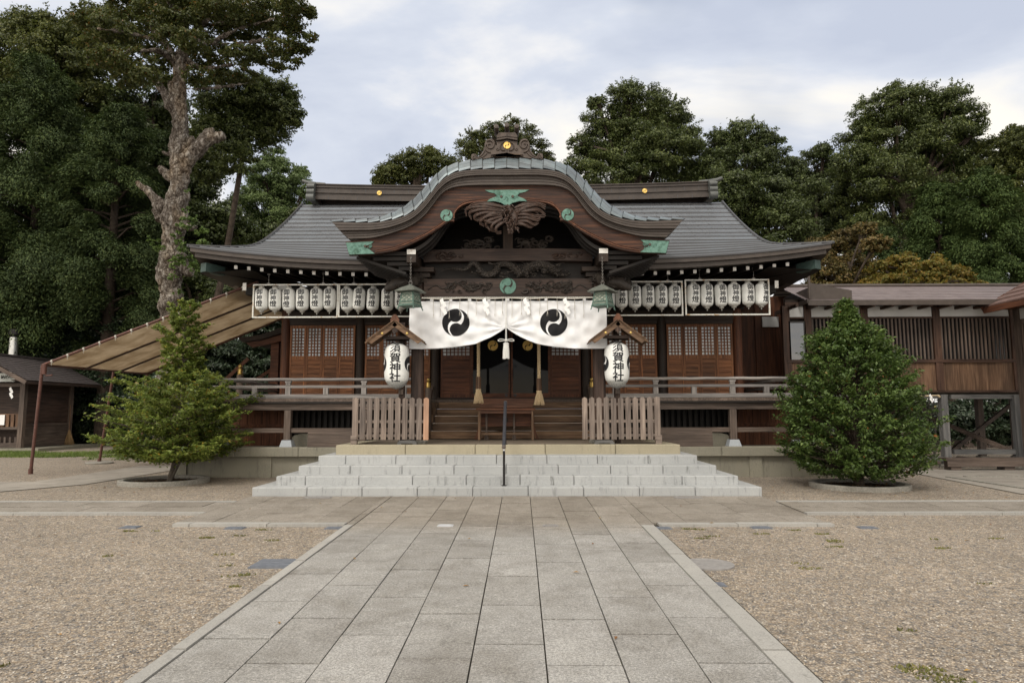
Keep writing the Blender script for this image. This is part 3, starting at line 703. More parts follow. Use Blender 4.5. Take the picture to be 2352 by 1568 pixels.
# ---- walls and doors of the front
xsP = [-5.72, -3.81, -1.9, 1.9, 3.81, 5.72]
for x in xsP:
    mb = MB(); mb.tube([(x, WY, FZ-.05), (x, WY, 4.0)], .115, 16); hp('wall_post', mb, wood('redwood' if abs(x) > 5 else 'dark', 'z'), smooth=40)
mb = MB(); mb.box(-5.72, 5.72, WY-.06, WY+.08, 3.72, 3.97); mb.box(-5.72, 5.72, WY-.045, WY+.06, 3.62, 3.715); mb.box(-5.8, 5.8, WY-.10, WY+.1, FZ-.04, FZ+.055)
hp('wall_beam', mb, wood('dark', 'x'))
mb = MB(); mb.box(-5.66, 5.66, WY+.10, WY+.16, FZ, 3.98); hp('front_wall', mb, wood('dark', 'z'))
mb = MB(); mb.box(-5.66, -5.6, WY+.17, 22, FZ, 4.5); mb.box(5.6, 5.66, WY+.17, 22, FZ, 4.5); mb.box(-5.58, 5.58, 21.9, 22.0, FZ, 4.5); hp('side_wall', mb, wood('redwood', 'z'))
def door_proto(w_, name='lattice_door', cols=4, rows=9, matk='door'):
    """origin at lower left corner of the leaf, facing -Y"""
    H = 1.83; zl = 1.055; zt = H-.075; s_ = .05
    mb = MB()
    mb.box(0, s_, -.02, .02, 0, H); mb.box(w_-s_, w_, -.02, .02, 0, H)
    for z0, z1 in ((0, .07), (zl-.09, zl), (zt, H)): mb.box(s_, w_-s_, -.018, .018, z0, z1)
    d = bpy.data.objects.new(name, mesh_of(name, mb, wood(matk, 'z'))); link(d, hall)
    mb = MB()
    for i in range(1, cols): xx = s_+(w_-2*s_)*i/cols; mb.box(xx-.013, xx+.013, -.014, .006, zl, zt)
    for j in range(1, rows): zz = zl+(zt-zl)*j/rows; mb.box(s_, w_-s_, -.0125, .0045, zz-.013, zz+.013)
    l = bpy.data.objects.new('lattice', mesh_of('lattice', mb, wood(matk, 'z'))); link(l, d)
    mb = MB(); mb.box(s_, w_-s_, .009, .013, zl, zt); p = bpy.data.objects.new('pane', mesh_of('pane', mb, PANE)); link(p, d)
    mb = MB(); n = 8; hh = (zl-.09-.07)/n
    for j in range(n):
        z = .07+j*hh; mb.add([(s_,-.016,z),(w_-s_,-.016,z),(w_-s_,.012,z),(s_,.012,z),(s_,-.002,z+hh*.80),(w_-s_,-.002,z+hh*.80),(w_-s_,.012,z+hh*.80),(s_,.012,z+hh*.80)], [(0,1,5,4),(4,5,6,7),(0,4,7,3),(1,2,6,5),(0,3,2,1)])
        mb.box(s_, w_-s_, -.018, .012, z+hh*.82, z+hh*.98)
    v = bpy.data.objects.new('louvre', mesh_of('louvre', mb, wood(matk, 'x'))); link(v, d)
    return d
LW = (1.91-.25)/4
proto = None
for b0 in (-5.72, -3.81, 1.9, 3.81):
    for k in range(4):
        d = proto if proto is None else copy_tree(proto, hall)
        if proto is None: proto = d = door_proto(LW-.006)
        d.location = (b0+.125+k*LW, WY-.03-17.2, FZ+.06)
pw = None
for x in (-1.76, .99):
    if pw is None: pw = d = door_proto(.77, 'louvred_panel', 7, 9, 'redwood')
    else: d = copy_tree(pw, hall)
    d.location = (x, WY-.03-17.2, FZ+.06)
for s in (-1, 1):
    gd = MB(); x0, x1 = sorted((s*.012, s*.985)); 
    gd.box(x0, x0+.04, WY-.05, WY-.01, FZ+.06, 3.62); gd.box(x1-.04, x1, WY-.05, WY-.01, FZ+.06, 3.62); gd.box(x0+.04, x1-.04, WY-.05, WY-.01, FZ+.06, FZ+.16); gd.box(x0+.04, x1-.04, WY-.05, WY-.01, 3.55, 3.62)
    g = hp('glass_door', gd, wood('redwood', 'x'))
    mb = MB(); mb.box(x0+.04, x1-.04, WY-.035, WY-.028, FZ+.16, 3.55); hp('pane', mb, GLASS, parent=g)
    mb = MB(); mb.box(s*.11-.035, s*.11+.035, WY-.056, WY-.0505, FZ+.075, FZ+.145); hp('handle', mb, METAL, parent=g)
    p = at(1132 if s < 0 else 1212, 793, WY-.05); crest(g, (p.x, WY-.0355, p.z), .128, GOLD, DARKBR, .003, 'gold_crest')
    mb = MB()                                       # pale inner lattice seen behind the glass foot
    for i in range(4):
        for j in range(5): mb.box(s*(.18+.1*i)-.025, s*(.18+.1*i)+.025, WY-.0275, WY-.026, FZ+.22+.11*j, FZ+.29+.11*j)
# ---- veranda
VE = 15.2; VX = 6.50
mb = MB()
for s in (-1, 1):
    a = sorted((s*1.99, s*VX)); mb.box(a[0], a[1], VE, WY-.1, FZ-.07, FZ)
    a = sorted((s*5.8, s*VX)); mb.box(a[0], a[1], WY-.09, 22, FZ-.07, FZ)
mb.box(-1.98, 1.98, 16.9, WY-.1, FZ-.07, FZ)
hp('veranda_floor', mb, wood('greybrown', 'y'))
for s in (-1, 1):
    mb = MB(); a = sorted((s*2.0, s*(VX-.05))); mb.box(a[0], a[1], VE+.05, VE+.17, FZ-.255, FZ-.115)
    mb.box(*sorted((s*(VX-.17), s*(VX-.05))), VE+.18, 22, FZ-.255, FZ-.115); hp('veranda_beam', mb, wood('greybrown', 'x'))
for s in (-1, 1):
    mb = MB(); mb.box(*sorted((s*2.0, s*(VX+.02))), VE-.015, VE+.10, FZ-.112, FZ-.071); hp('veranda_trim', mb, wood('black', 'x'))
for s in (-1, 1):
    for x in (3.25, 4.95, 6.38):
        y0 = VE+.11; mb = MB(); mb.box(s*x-.075, s*x+.075, y0-.075, y0+.075, .80, FZ-.26); po = hp('veranda_post', mb, wood('greybrown', 'z'), bevel=.008)
        mb = MB(); b0, b1 = .145, .10
        mb.add([(s*x-b0,y0-b0,.64),(s*x+b0,y0-b0,.64),(s*x+b0,y0+b0,.64),(s*x-b0,y0+b0,.64),(s*x-b1,y0-b1,.80),(s*x+b1,y0-b1,.80),(s*x+b1,y0+b1,.80),(s*x-b1,y0+b1,.80)], [(3,2,1,0),(4,5,6,7),(0,1,5,4),(1,2,6,5),(2,3,7,6),(3,0,4,7)])
        hp('stone_foot', mb, BLUESTONE, parent=po)
    mb = MB(); xs_ = [2.0, 3.17, 3.33, 4.87, 5.03, 6.30]
    for i in range(0, 6, 2): mb.box(*sorted((s*xs_[i], s*xs_[i+1])), VE+.08, VE+.14, .965, 1.065)
    hp('tie_beam', mb, wood('greybrown', 'x'))
    mb = MB()                                        # boarded skirting below the wall, black slats and red brown boards
    for i in range(13):
        x = 3.35+i*.135; mb.box(*sorted((s*x, s*(x+.07))), 16.05, 16.1, .64, FZ-.26)
    mb.box(*sorted((s*2.02, s*5.2)), 16.2, 16.24, .64, FZ-.072)
    hp('underfloor_slats', mb, wood('black', 'z'))
    mb = MB()
    for i in range(9): x = 5.12+i*.175; y = 16.05-i*.0; mb.box(*sorted((s*x, s*(x+.166))), y, y+.03, .645, FZ-.26)
    mb.box(*sorted((s*5.12, s*6.65)), 16.0, 16.045, 1.08, 1.14); mb.box(*sorted((s*5.201, s*6.6)), 16.2, 16.24, .64, FZ-.072)
    hp('underfloor_boards', mb, wood('redwood', 'z'))
    mb = MB()                                         # weathered boards leaning below the rail beside the steps
    for i in range(3): mb.box(*sorted((s*3.15, s*4.42)), 15.02+i*.012, 15.05+i*.012, .66+i*.125, .66+i*.125+.122)
    hp('skirting_boards', mb, wood('greybrown', 'x'))
# ---- railing
for s in (-1, 1):
    g = MB(); g.box(*sorted((s*2.02, s*(VX-.02))), VE-.0, VE+.10, FZ+.002, FZ+.095); rl = hp('railing', g, wood('grey', 'x'), bevel=.006)
    mb = MB(); n = 24; pts = [(s*(2.02+(VX+.28-2.02)*k/n), VE+.05, FZ+.425+.004*math.sin(k*1.7)+max(0, (k/n-.93))*.5) for k in range(n+1)]
    mb.tube(pts, .036, 10); mb.tube([(s*(VX-.07), VE-.25, FZ+.50), (s*(VX-.07), VE, FZ+.45), (s*(VX-.07), VE+.4, FZ+.43), (s*(VX-.07), 22, FZ+.43)], .036, 10)
    hp('top_rail', mb, wood('grey', 'x'), parent=rl, smooth=50)
    mb = MB(); mb.box(*sorted((s*2.02, s*(VX+.14))), VE+.02, VE+.08, FZ+.235, FZ+.295); mb.box(*sorted((s*(VX-.10), s*(VX-.04))), VE-.15, VE+.015, FZ+.24, FZ+.29); mb.box(*sorted((s*(VX-.10), s*(VX-.04))), VE+.085, 22, FZ+.235, FZ+.295)
    mb.box(*sorted((s*(VX-.12), s*(VX-.02))), VE+.105, 22, FZ+.002, FZ+.095)
    hp('middle_rail', mb, wood('grey', 'x'), parent=rl)
    for x, full in ((2.35, 1), (3.25, 1), (4.1, 0), (4.95, 1), (5.7, 0), (6.43, 1)):
        mb = MB(); mb.box(s*x-.055, s*x+.055, VE+.005, VE+.095, FZ+.096, FZ+.234)
        if full: mb.box(s*x-.05, s*x+.05, VE+.01, VE+.09, FZ+.296, FZ+.35); mb.box(s*x-.065, s*x+.065, VE+.003, VE+.097, FZ+.351, FZ+.388)
        hp('railing_post', mb, wood('grey', 'z'), parent=rl)
def finial(parent, c, sc=1.0):
    pr = [(.058,0),(.062,.02),(.056,.03),(.060,.07),(.054,.08),(.058,.12),(.045,.14),(.03,.15),(.034,.165),(.046,.185),(.046,.205),(.03,.228),(.012,.243),(.0,.25)]
    mb = MB(); mb.lathe([(r*sc, z*sc) for r, z in pr], c, 16); return hp('brass_finial', mb, BRASS, parent=parent, smooth=40)
for s in (-1, 1):
    for x, y, zt in ((1.93, 16.15, 1.98), (1.97, 15.95, 1.45)):
        mb = MB(); mb.tube([(s*x, y, .80), (s*x, y, zt)], .075, 12); np_ = hp('newel_post', mb, wood('greybrown', 'z'), smooth=40); finial(np_, (s*x, y, zt))
    mb = MB(); mb.bar((s*1.97, 15.95, 1.25), (s*1.95, 17.0, 2.05), .07, .09); hp('stair_rail', mb, wood('greybrown', 'y'))
    for px, py, Y in (((552, 851, 17.6), (645, 864, 20)) if s < 0 else ((1808, 856, 17.4), (1762, 864, 19.5))):
        p = at(px, py, Y); mb = MB(); mb.tube([(p.x, Y, FZ), (p.x, Y, p.z-.11)], .085, 12); np_ = hp('newel_post', mb, wood('greybrown', 'z'), smooth=40); finial(np_, (p.x, Y, p.z-.11), 1.15)
# side stair handrails behind the left corner
mb = MB()
for (a, b_, Y) in (((505, 884), (571, 823), 18.5), ((560, 890), (640, 838), 20.5)):
    p, q = at(*a, Y), at(*b_, Y); mb.bar(p, q, .06, .09)
    for t in (.35, .75): m_ = p.lerp(q, t); mb.box(m_.x-.03, m_.x+.03, Y-.03, Y+.03, FZ, m_.z-.05)
hp('side_stair_rail', mb, wood('redwood', 'x'))
# wooden steps up to the doors
stz = [.795, .97, 1.145, 1.32, 1.49, 1.652]
for i in range(5):
    y = 16.0+i*.22; mb = MB(); mb.box(-1.86+.02*i, 1.86-.02*i, y, y+.25, stz[i]+(.004 if i else 0), stz[i+1]); hp('wooden_step', mb, wood('step', 'x'), bevel=.01)
    for s in (-1, 1):
        mb = MB(); mb.box(*sorted((s*(1.88-.02*i), s*2.0)), y+.03, y+.25, stz[i]+.004, stz[i+1]+.03); hp('step_side', mb, wood('step', 'z'))
# small side entrance roof at the left end
mb = MB(); Y0 = 18.6; o_ = [at(*p, Y0) for p in ((548,776),(600,768),(655,749),(655,762),(600,779),(556,785))]
mb.prism([(p.x, p.z) for p in o_], Y0, Y0+3.0); mb.v = mb.v
hp('side_porch_roof', mb, wood('dark', 'y'))
mb = MB(); o_ = [at(*p, Y0) for p in ((560,786),(600,780),(655,763),(655,779),(612,789),(575,797))]; mb.prism([(p.x, p.z) for p in o_], Y0+.12, Y0+.2)
p = at(634, 800, Y0+.4); mb.box(p.x-.11, p.x+.11, Y0+.3, Y0+.5, FZ, p.z+.3); mb.box(p.x+.12, -5.67, Y0+.45, Y0+.5, FZ, p.z+.25)
hp('side_porch_frame', mb, wood('redwood', 'x'))
# right end: boarded link to the corridor
mb = MB(); mb.box(5.84, 9.2, 18.9, 18.96, .64, 4.6); mb.box(6.1, 6.22, 18.84, 18.9, .64, 4.4); mb.box(6.75, 6.87, 18.84, 18.9, .64, 4.4); hp('link_wall', mb, wood('redwood', 'z'))
mb = MB(); p0, p1 = at(1752, 727, 18.8), at(1790, 750, 18.8); mb.box(p0.x, p1.x, 18.84, 18.89, p1.z, p0.z); hp('link_plaster', mb, PLASTER)

# ================================================================== PORCH WITH CURVED GABLE (part of the hall)
KY = 12.7
def z1(zx, zy): return ((1250+zx/1.47)*.5742, (450+zy/1.47)*.5742)
KC = ax(1161, 400, KY)
def smooth_curve(pts, n=60):
    """Catmull-Rom through the points"""
    P = [np.array(p, float) for p in pts]; P = [2*P[0]-P[1]]+P+[2*P[-1]-P[-2]]; outp = []; m = len(P)-3
    for i in range(m):
        a, b, c, d = P[i:i+4]; k = max(2, n//m)
        for j in range(k):
            t = j/k; outp.append(.5*((2*b)+(-a+c)*t+(2*a-5*b+4*c-d)*t*t+(-a+3*b-3*c+d)*t**3))
    outp.append(P[-2]); return [tuple(p) for p in outp]
def kcurve(zpts, Y=KY, n=60):
    """left half traced in the zoomed photo, mirrored about the axis; returns X,Z left to right"""
    w_ = [at(*z1(*p), Y) for p in zpts]; kc = ax(1161, 480, Y); L = [(p.x-kc, p.z) for p in w_]; L[-1] = (0.0, L[-1][1]); L = smooth_curve(L, n)
    return L + [(-x, z) for x, z in L[-2::-1]]
TOPF = kcurve([(105,641),(250,646),(340,646),(425,637),(520,613),(580,583),(632,538),(680,482),(720,432),(768,385),(830,352),(920,337),(1020,333),(1145,332)])
MID = kcurve([(150,692),(260,690),(345,688),(440,674),(540,640),(605,600),(660,545),(705,486),(745,440),(790,404),(850,380),(930,369),(1020,366),(1145,366)])
BOT = kcurve([(198,735),(280,733),(350,727),(450,702),(560,660),(640,602),(690,542),(735,482),(785,443),(855,424),(950,418),(1040,417),(1145,417)])
SIL = kcurve([(95,637),(230,632),(340,628),(440,600),(520,560),(590,505),(640,452),(690,395),(735,350),(782,318),(850,296),(930,281),(1020,271),(1145,268)], 12.98)
def resample(c, n=97):
    c = np.array(c); d = np.r_[0, np.cumsum(np.hypot(*np.diff(c, axis=0).T))]; s = np.linspace(0, d[-1], n); return [(float(np.interp(q, d, c[:,0])), float(np.interp(q, d, c[:,1]))) for q in s]
TOPF, MID, BOT, SIL = map(resample, (TOPF, MID, BOT, SIL))
def roofline(t, back):
    """tile surface between the front edge (t=0), the crest of the rolled edge (t=1) and straight back"""
    return [(a[0]*(1-t)+b[0]*t, a[1]*(1-t)+b[1]*t) for a, b in zip(TOPF, SIL)]
V, F, UV = [], [], []
bands = [(0, .10, 12.70, 12.715), (.10, .42, 12.715, 12.79), (.42, .75, 12.79, 12.885), (.75, 1.0, 12.885, 12.99)]
nk = len(TOPF)
def sag_back(p, Y): return (p[0], Y, p[1]+.10*min(1, (Y-12.98)/1.0))
lines = []
for t, Y in ((0, 12.70), (.16, 12.71), (.45, 12.78), (.75, 12.87), (1.0, 12.99)): lines.append([(x, Y, z) for x, z in roofline(t, 0)])
for Y in (13.3, 13.9, 14.8, 16, 17.75): lines.append([sag_back(p, Y) for p in SIL])
# cross seams: sheets lap along the curve, built as small steps
o = 0
for k in range(nk-1):
    seam = (k % 3 == 0)
    for i in range(len(lines)-1):
        h = .03*((k % 3)/3.0); h2 = .03*((k % 3+1)/3.0)
        if k >= nk//2: h, h2 = .03*(1-(k % 3)/3.0), .03*(1-(k % 3+1)/3.0)
        q = [lines[i][k], lines[i][k+1], lines[i+1][k+1], lines[i+1][k]]
        hh = [h, h2, h2, h]; V.extend([(p[0], p[1], p[2]+g) for p, g in zip(q, hh)]); F.append((o, o+1, o+2, o+3)); o += 4
        u0 = k/3.0; UV.extend([(i*.9+u0*.31, u0+.03), (i*.9+u0*.31, u0+.33), ((i+1)*.9+u0*.31, u0+.33), ((i+1)*.9+u0*.31, u0+.03)])
mb = MB(); mb.v, mb.f = V, F
def mat_proof():
    m, t, b = newmat('porch_copper'); u = nd(t, 'ShaderNodeUVMap'); br = nd(t, 'ShaderNodeTexBrick'); br.offset = .5; br.inputs['Scale'].default_value = 1; br.inputs['Brick Width'].default_value = 1.7; br.inputs['Row Height'].default_value = 1.0
    br.inputs['Mortar Size'].default_value = .05; br.inputs['Color1'].default_value = (.10,.122,.135,1); br.inputs['Color2'].default_value = (.165,.20,.215,1); br.inputs['Mortar'].default_value = (.03,.035,.036,1)
    t.links.new(u.outputs[0], br.inputs['Vector']); v = objvec(t); n = noise(t, 3, 6, v, .7); c = mul(t, br.outputs['Color'], ramp(t, n, [(.3, (.76,.70,.70)), (.55, (1,1,1)), (.75, (1.08,1.2,1.22))]))
    t.links.new(c, b.inputs['Base Color']); b.inputs['Metallic'].default_value = .3; b.inputs['Roughness'].default_value = .38; return m
PROOF = mat_proof()
pr = hp('porch_roof', mb, PROOF, fixn=False)
uvl = pr.data.uv_layers.new(name='UVMap'); uvl.data.foreach_set('uv', [c for p in UV for c in p])
def shrink(c, dz): return [(x, z-dz) for x, z in c]
mb = MB(); mb.strip(shrink(TOPF, .004), MID, KY+.004, KY+.5); hp('porch_eave_board', mb, FASCIA, parent=pr)
mb = MB(); mb.strip(shrink(MID, .004), BOT, KY+.075, KY+.5); hp('porch_eave_board', mb, FASCIA, parent=pr)
mb = MB()
for f in (.36, .70):                               # beads along the eave boards
    c = [(a[0]*(1-f)+b[0]*f, a[1]*(1-f)+b[1]*f) for a, b in zip(TOPF, MID)]; mb.tube([(x, KY+.004, z) for x, z in c], .006, 4)
    c = [(a[0]*(1-f)+b[0]*f, a[1]*(1-f)+b[1]*f) for a, b in zip(MID, BOT)]; mb.tube([(x, KY+.074, z) for x, z in c], .006, 4)
hp('eave_bead', mb, DARKBR, parent=pr)
# barge board
BLOW = kcurve([(205,838),(350,831),(480,808),(600,758),(700,702),(790,642),(823,637),(820,600),(852,562),(900,538),(980,527),(1060,525),(1145,525)], KY+.15)
BUP = resample(kcurve([(185,762),(280,748),(350,735),(450,705),(560,662),(640,602),(690,542),(735,480),(785,440),(855,420),(950,412),(1145,412)], KY+.15))
bl = []
pl = [(p[0], p[1]) for p in BUP] + [(x, z) for x, z in BLOW[::-1]]
mb = MB(); mb.prism(pl, KY+.15, KY+.24); bb = hp('barge_board', mb, wood('barge', 'x'))
def off(c, d): return [(x, z+d) for x, z in c]
def mirrored(pts, Y):
    w_ = [at(*z1(*p), Y) for p in pts]; kc = ax(1161, 480, Y); L = [(p.x-kc, p.z) for p in w_]; return L
for d, rr in ((.02, .014), (.055, .008)):
    half = mirrored([(360,826),(480,802),(600,752),(700,697),(786,638)], KY+.15); half = smooth_curve(half, 24); half2 = smooth_curve(mirrored([(824,628),(824,600),(852,562),(900,538),(980,527),(1020,524)], KY+.15), 24)
    for h in (half, half2):
        for s in (1, -1):
            mb = MB(); mb.tube([(s*x, KY+.148, z+d) for x, z in h], rr, 6); hp('barge_moulding', mb, wood('redwood' if rr < .01 else 'box', 'x'), parent=bb, smooth=50)
def fitting(pts, mir, name='copper_fitting'):
    L = mirrored(pts, KY+.14)
    if mir: L = L + [(-x, z) for x, z in L[::-1]]
    outl = [L] if mir else [L, [(-x, z) for x, z in L]]
    for P in outl:
        mb = MB(); mb.prism(P, KY+.135, KY+.149); f = hp(name, mb, PATINA, parent=bb, bevel=.004)
        cx = sum(p[0] for p in P)/len(P); cz = sum(p[1] for p in P)/len(P); mb = MB(); rg = random.Random(3)
        for i in range(16):                            # raised scroll work
            a0 = rg.uniform(0, 6.28); x0 = cx+rg.uniform(-.13, .13)*(1.5 if mir else .9); z0 = cz+rg.uniform(-.05, .05); r0 = rg.uniform(.015, .03)
            pts2 = [(x0+r0*(1-k/14)*math.cos(a0+k*.6), KY+.134, z0+r0*(1-k/14)*math.sin(a0+k*.6)) for k in range(12)]; mb.tube(pts2, .005, 4)
        hp('relief', mb, PATINA, parent=bb)
        for hx in ((-.11, .11) if mir else (0.0,)):
            mb = MB(); mb.tube([(cx+hx, KY+.118, cz+.03), (cx+hx, KY+.14, cz+.03)], [.022, .03], 12); hp('stud', mb, plain('brown_stud', (.05,.03,.02)), parent=bb, smooth=40)
fitting([(187,766),(353,757),(335,775),(312,782),(300,795),(318,800),(335,812),(357,830),(206,836)], False)
fitting([(1003,456),(1030,470),(1060,476),(1078,492),(1055,500),(1035,508),(1015,525),(1060,522),(1100,532),(1145,560)], True)
for zx in (779, 1498):
    p = at(*z1(779, 606), KY+.15); kc = ax(1161, 480, KY+.15); s = -1 if zx < 1000 else 1
    crest(bb, (-s*(p.x-kc) if False else s*abs(p.x-kc), KY+.149, p.z), .118, PATINA, DARKBR, .016)
# inside of the porch: vault with ribs, back panel, side soffits
INN = [(x*.96, z-.02) for x, z in BOT]
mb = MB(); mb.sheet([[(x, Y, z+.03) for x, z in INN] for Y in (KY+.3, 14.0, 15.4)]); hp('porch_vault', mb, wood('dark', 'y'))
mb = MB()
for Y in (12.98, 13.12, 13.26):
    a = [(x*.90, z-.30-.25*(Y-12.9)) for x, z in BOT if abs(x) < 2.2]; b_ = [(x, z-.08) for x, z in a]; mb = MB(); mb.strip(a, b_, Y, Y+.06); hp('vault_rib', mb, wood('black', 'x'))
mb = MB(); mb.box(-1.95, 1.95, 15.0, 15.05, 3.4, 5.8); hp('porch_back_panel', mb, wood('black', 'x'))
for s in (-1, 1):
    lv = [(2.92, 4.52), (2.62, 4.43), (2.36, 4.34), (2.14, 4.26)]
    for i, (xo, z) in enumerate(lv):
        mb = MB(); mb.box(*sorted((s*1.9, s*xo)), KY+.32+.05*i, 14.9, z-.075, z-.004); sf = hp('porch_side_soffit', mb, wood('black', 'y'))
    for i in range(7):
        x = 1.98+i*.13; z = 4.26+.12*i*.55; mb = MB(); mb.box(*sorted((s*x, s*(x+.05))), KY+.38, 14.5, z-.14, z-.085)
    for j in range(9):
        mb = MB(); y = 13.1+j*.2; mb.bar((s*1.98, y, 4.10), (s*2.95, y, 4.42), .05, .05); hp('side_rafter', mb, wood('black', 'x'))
# pillars
PX, PY = 1.83, 13.75
for s in (-1, 1):
    mb = MB(); b_ = .118; c = .03
    pl = [(-b_+c,-b_),(b_-c,-b_),(b_,-b_+c),(b_,b_-c),(b_-c,b_),(-b_+c,b_),(-b_,b_-c),(-b_,-b_+c)]
    n = len(pl); vs = [(s*PX+x, PY+y, z) for z in (.86, 4.35) for x, y in pl]; mb.add(vs, [tuple(reversed(range(n))), tuple(range(n, 2*n))]+[(i, (i+1)%n, (i+1)%n+n, i+n) for i in range(n)])
    p = hp('porch_pillar', mb, wood('hut', 'z'))
    mb = MB(); mb.box(s*PX-.2, s*PX+.2, PY-.2, PY+.2, .78, .86); hp('pillar_base', mb, STONE, parent=p, bevel=.02)
    mb = MB()
    for z, w_ in ((4.02, .2), (4.12, .26), (4.22, .34)): mb.box(s*PX-w_, s*PX+w_, PY-w_*.8, PY+w_*.8, z, z+.085)
    hp('bracket_block', mb, wood('dark', 'x'))
    # beam running forward with a white end
    tp = az(942, 576, 12.95); mb = MB(); mb.box(s*1.86-.09, s*1.86+.09, 12.97, 16.5, tp-.22, tp+.03); fb = hp('porch_tie_beam', mb, wood('dark', 'y'))
    mb = MB(); mb.box(s*1.86-.085, s*1.86+.085, 12.958, 12.969, tp-.065, tp+.03); hp('beam_end_cap', mb, WHITEPAINT, parent=fb)
BYF = 13.62
def bz(zy): return az(*z1(1145, zy), BYF)
mb = MB(); n = 24; hx = abs(ax(*z1(640, 838), BYF)-ax(1161, 480, BYF))
up = [(-hx+2*hx*k/n, bz(800)-.03*abs(2*k/n-1)**3) for k in range(n+1)]; lo = [(-hx+2*hx*k/n, bz(877)+.02*(1-abs(2*k/n-1)**4)) for k in range(n+1)]
mb.strip(up, lo, BYF, BYF+.26); rb = hp('rainbow_beam', mb, wood('hut', 'x'))
mb = MB(); mb.box(-1.70, 1.70, BYF-.02, BYF+.26, bz(1083), bz(978)); lb = hp('lower_beam', mb, wood('hut', 'x'))
mb = MB(); mb.box(-1.72, 1.72, BYF+.20, BYF+.25, bz(978), bz(875)); hp('frieze_back', mb, wood('black', 'x'))
c = at(*z1(1139, 1021), BYF-.03); crest(lb, (0, BYF-.021, c.z), .165, PATINA, DARKBR, .018)
def carved(name, c1, c2):
    if name in MATS: return MATS[name]
    m = plain(name, c1, c2, .6, 0, 16, 0, .4); t = m.node_tree; b = t.nodes['Principled BSDF']; v = nd(t, 'ShaderNodeTexVoronoi'); v.inputs['Scale'].default_value = 34; c = nd(t, 'ShaderNodeTexCoord'); t.links.new(c.outputs['Object'], v.inputs['Vector'])
    bump(t, b, v.outputs['Distance'], 1.0, .03); src = b.inputs['Base Color'].links[0].from_socket; t.links.new(mul(t, src, ramp(t, v.outputs['Distance'], [(.1, (1.35,1.3,1.25)), (.5, (.45,.45,.45))])), b.inputs['Base Color']); return m
CARV = plain('carved_wood', (.013,.010,.008), (.038,.029,.023), .6, 0, 16, .5, .4)
def swirls(mb, x0, x1, z0, z1_, Y, n, r, seed, dep=.05):
    g = random.Random(seed)
    for i in range(n):
        cx, cz, R0 = g.uniform(x0, x1), g.uniform(z0, z1_), r*g.uniform(.5, 1.2); a0 = g.uniform(0, 6.28); tw = g.choice((-1, 1)); rr = R0*g.uniform(.18, .30); y = Y-g.uniform(0, dep); turns = g.uniform(3.5, 7)
        pts = [(cx+R0*(1-.75*k/12)*math.cos(a0+tw*turns*k/12), y-.012*math.sin(k*.5), cz+R0*.7*(1-.75*k/12)*math.sin(a0+tw*turns*k/12)) for k in range(13)]
        mb.tube(pts, [rr*(.35+.65*math.sin(math.pi*(k+1)/14)) for k in range(13)], 6)
for s in (-1, 1):
    mb = MB(); swirls(mb, *sorted((s*.35, s*1.25)), bz(1055), bz(1000), BYF-.02, 46, .07, 3+s, .02)
    mb.tube(smooth_curve([(s*1.62, BYF-.03, bz(1040)), (s*1.45, BYF-.03, bz(1015)), (s*1.3, BYF-.035, bz(1035)), (s*1.05, BYF-.035, bz(1000)), (s*.8, BYF-.03, bz(1045))], 20), [.012]*21, 6)
    hp('carved_relief', mb, CARV, parent=lb, smooth=60)
    mb = MB(); swirls(mb, *sorted((s*.9, s*1.5)), bz(850), bz(830), BYF-.002, 12, .08, 6+s, .01); hp('carved_relief', mb, wood('hut', 'x'), parent=rb, smooth=60)
# dragon between the beams, traced spine
def zp(zx, zy, Y): p = at(1550*.5742+zx/2.4758*.5742, 950*.5742+zy/2.4758*.5742, Y); return p
DY = BYF+.05
mb = MB()
sp_ = [(535,330,5),(600,312,10),(680,310,14),(750,322,18),(800,300,22),(830,262,24),(870,262,26),(900,300,28),(930,350,32),(990,372,36),(1050,360,38),(1085,320,38),(1090,280,36),(1140,262,34),(1200,270,36),(1250,300,40),(1290,340,40),(1340,345,42),(1400,300,46),(1470,270,44),(1540,265,44),(1620,300,46),(1680,340,42),(1730,372,26),(1770,368,14),(1815,355,8)]
spc = smooth_curve([(*zp(a, b_, DY-.03*math.sin(a*.01)), r) for a, b_, r in sp_], 130)
sc = 1/2.4758*.5742*DY/1568
mb.tube([(p[0], p[1], p[2]) for p in spc], [max(.006, p[3]*sc*.92) for p in spc], 10)
for i in range(2, len(spc)-1):                      # dorsal spines
    p, q = Vector(spc[i][:3]), Vector(spc[i+1][:3]); d = (q-p).normalized(); nrm = Vector((-d.z, 0, d.x)); r = spc[i][3]*sc
    for s in ((1,) if i < 90 else (1, -1)): mb.tube([p+nrm*r*.8*s, p+nrm*(r*1.35)*s - d*.02], [.010, .002], 4)
g = random.Random(4)
for i in range(60):                                  # mane, whiskers, flames round the head
    a, b_ = g.uniform(1290, 1720), g.uniform(262, 385); p = zp(a, b_, DY-.06); L = g.uniform(.05, .14); an = g.uniform(-.5, .5)+ (0.2 if a > 1500 else math.pi)
    pts = [p+Vector((L*k/5*math.cos(an), -.012*math.sin(k), L*k/5*math.sin(an)*.7+.018*math.sin(k*1.3+a))) for k in range(6)]; mb.tube(pts, [.012*(1-k/6.5) for k in range(6)], 5)
for (a, b_, L) in ((880,330,.16),(830,340,.1),(1120,350,.2),(1110,380,.2),(1250,330,-.18),(1000,250,.2),(1370,258,.2),(1560,320,.12),(1760,330,.08)):
    p = zp(a, b_, DY-.05); mb.tube([p, p+Vector((L*.4, -.02, -.035)), p+Vector((L*.8, 0, -.02)), p+Vector((L, 0, -.06))], [.022, .018, .012, .004], 6)
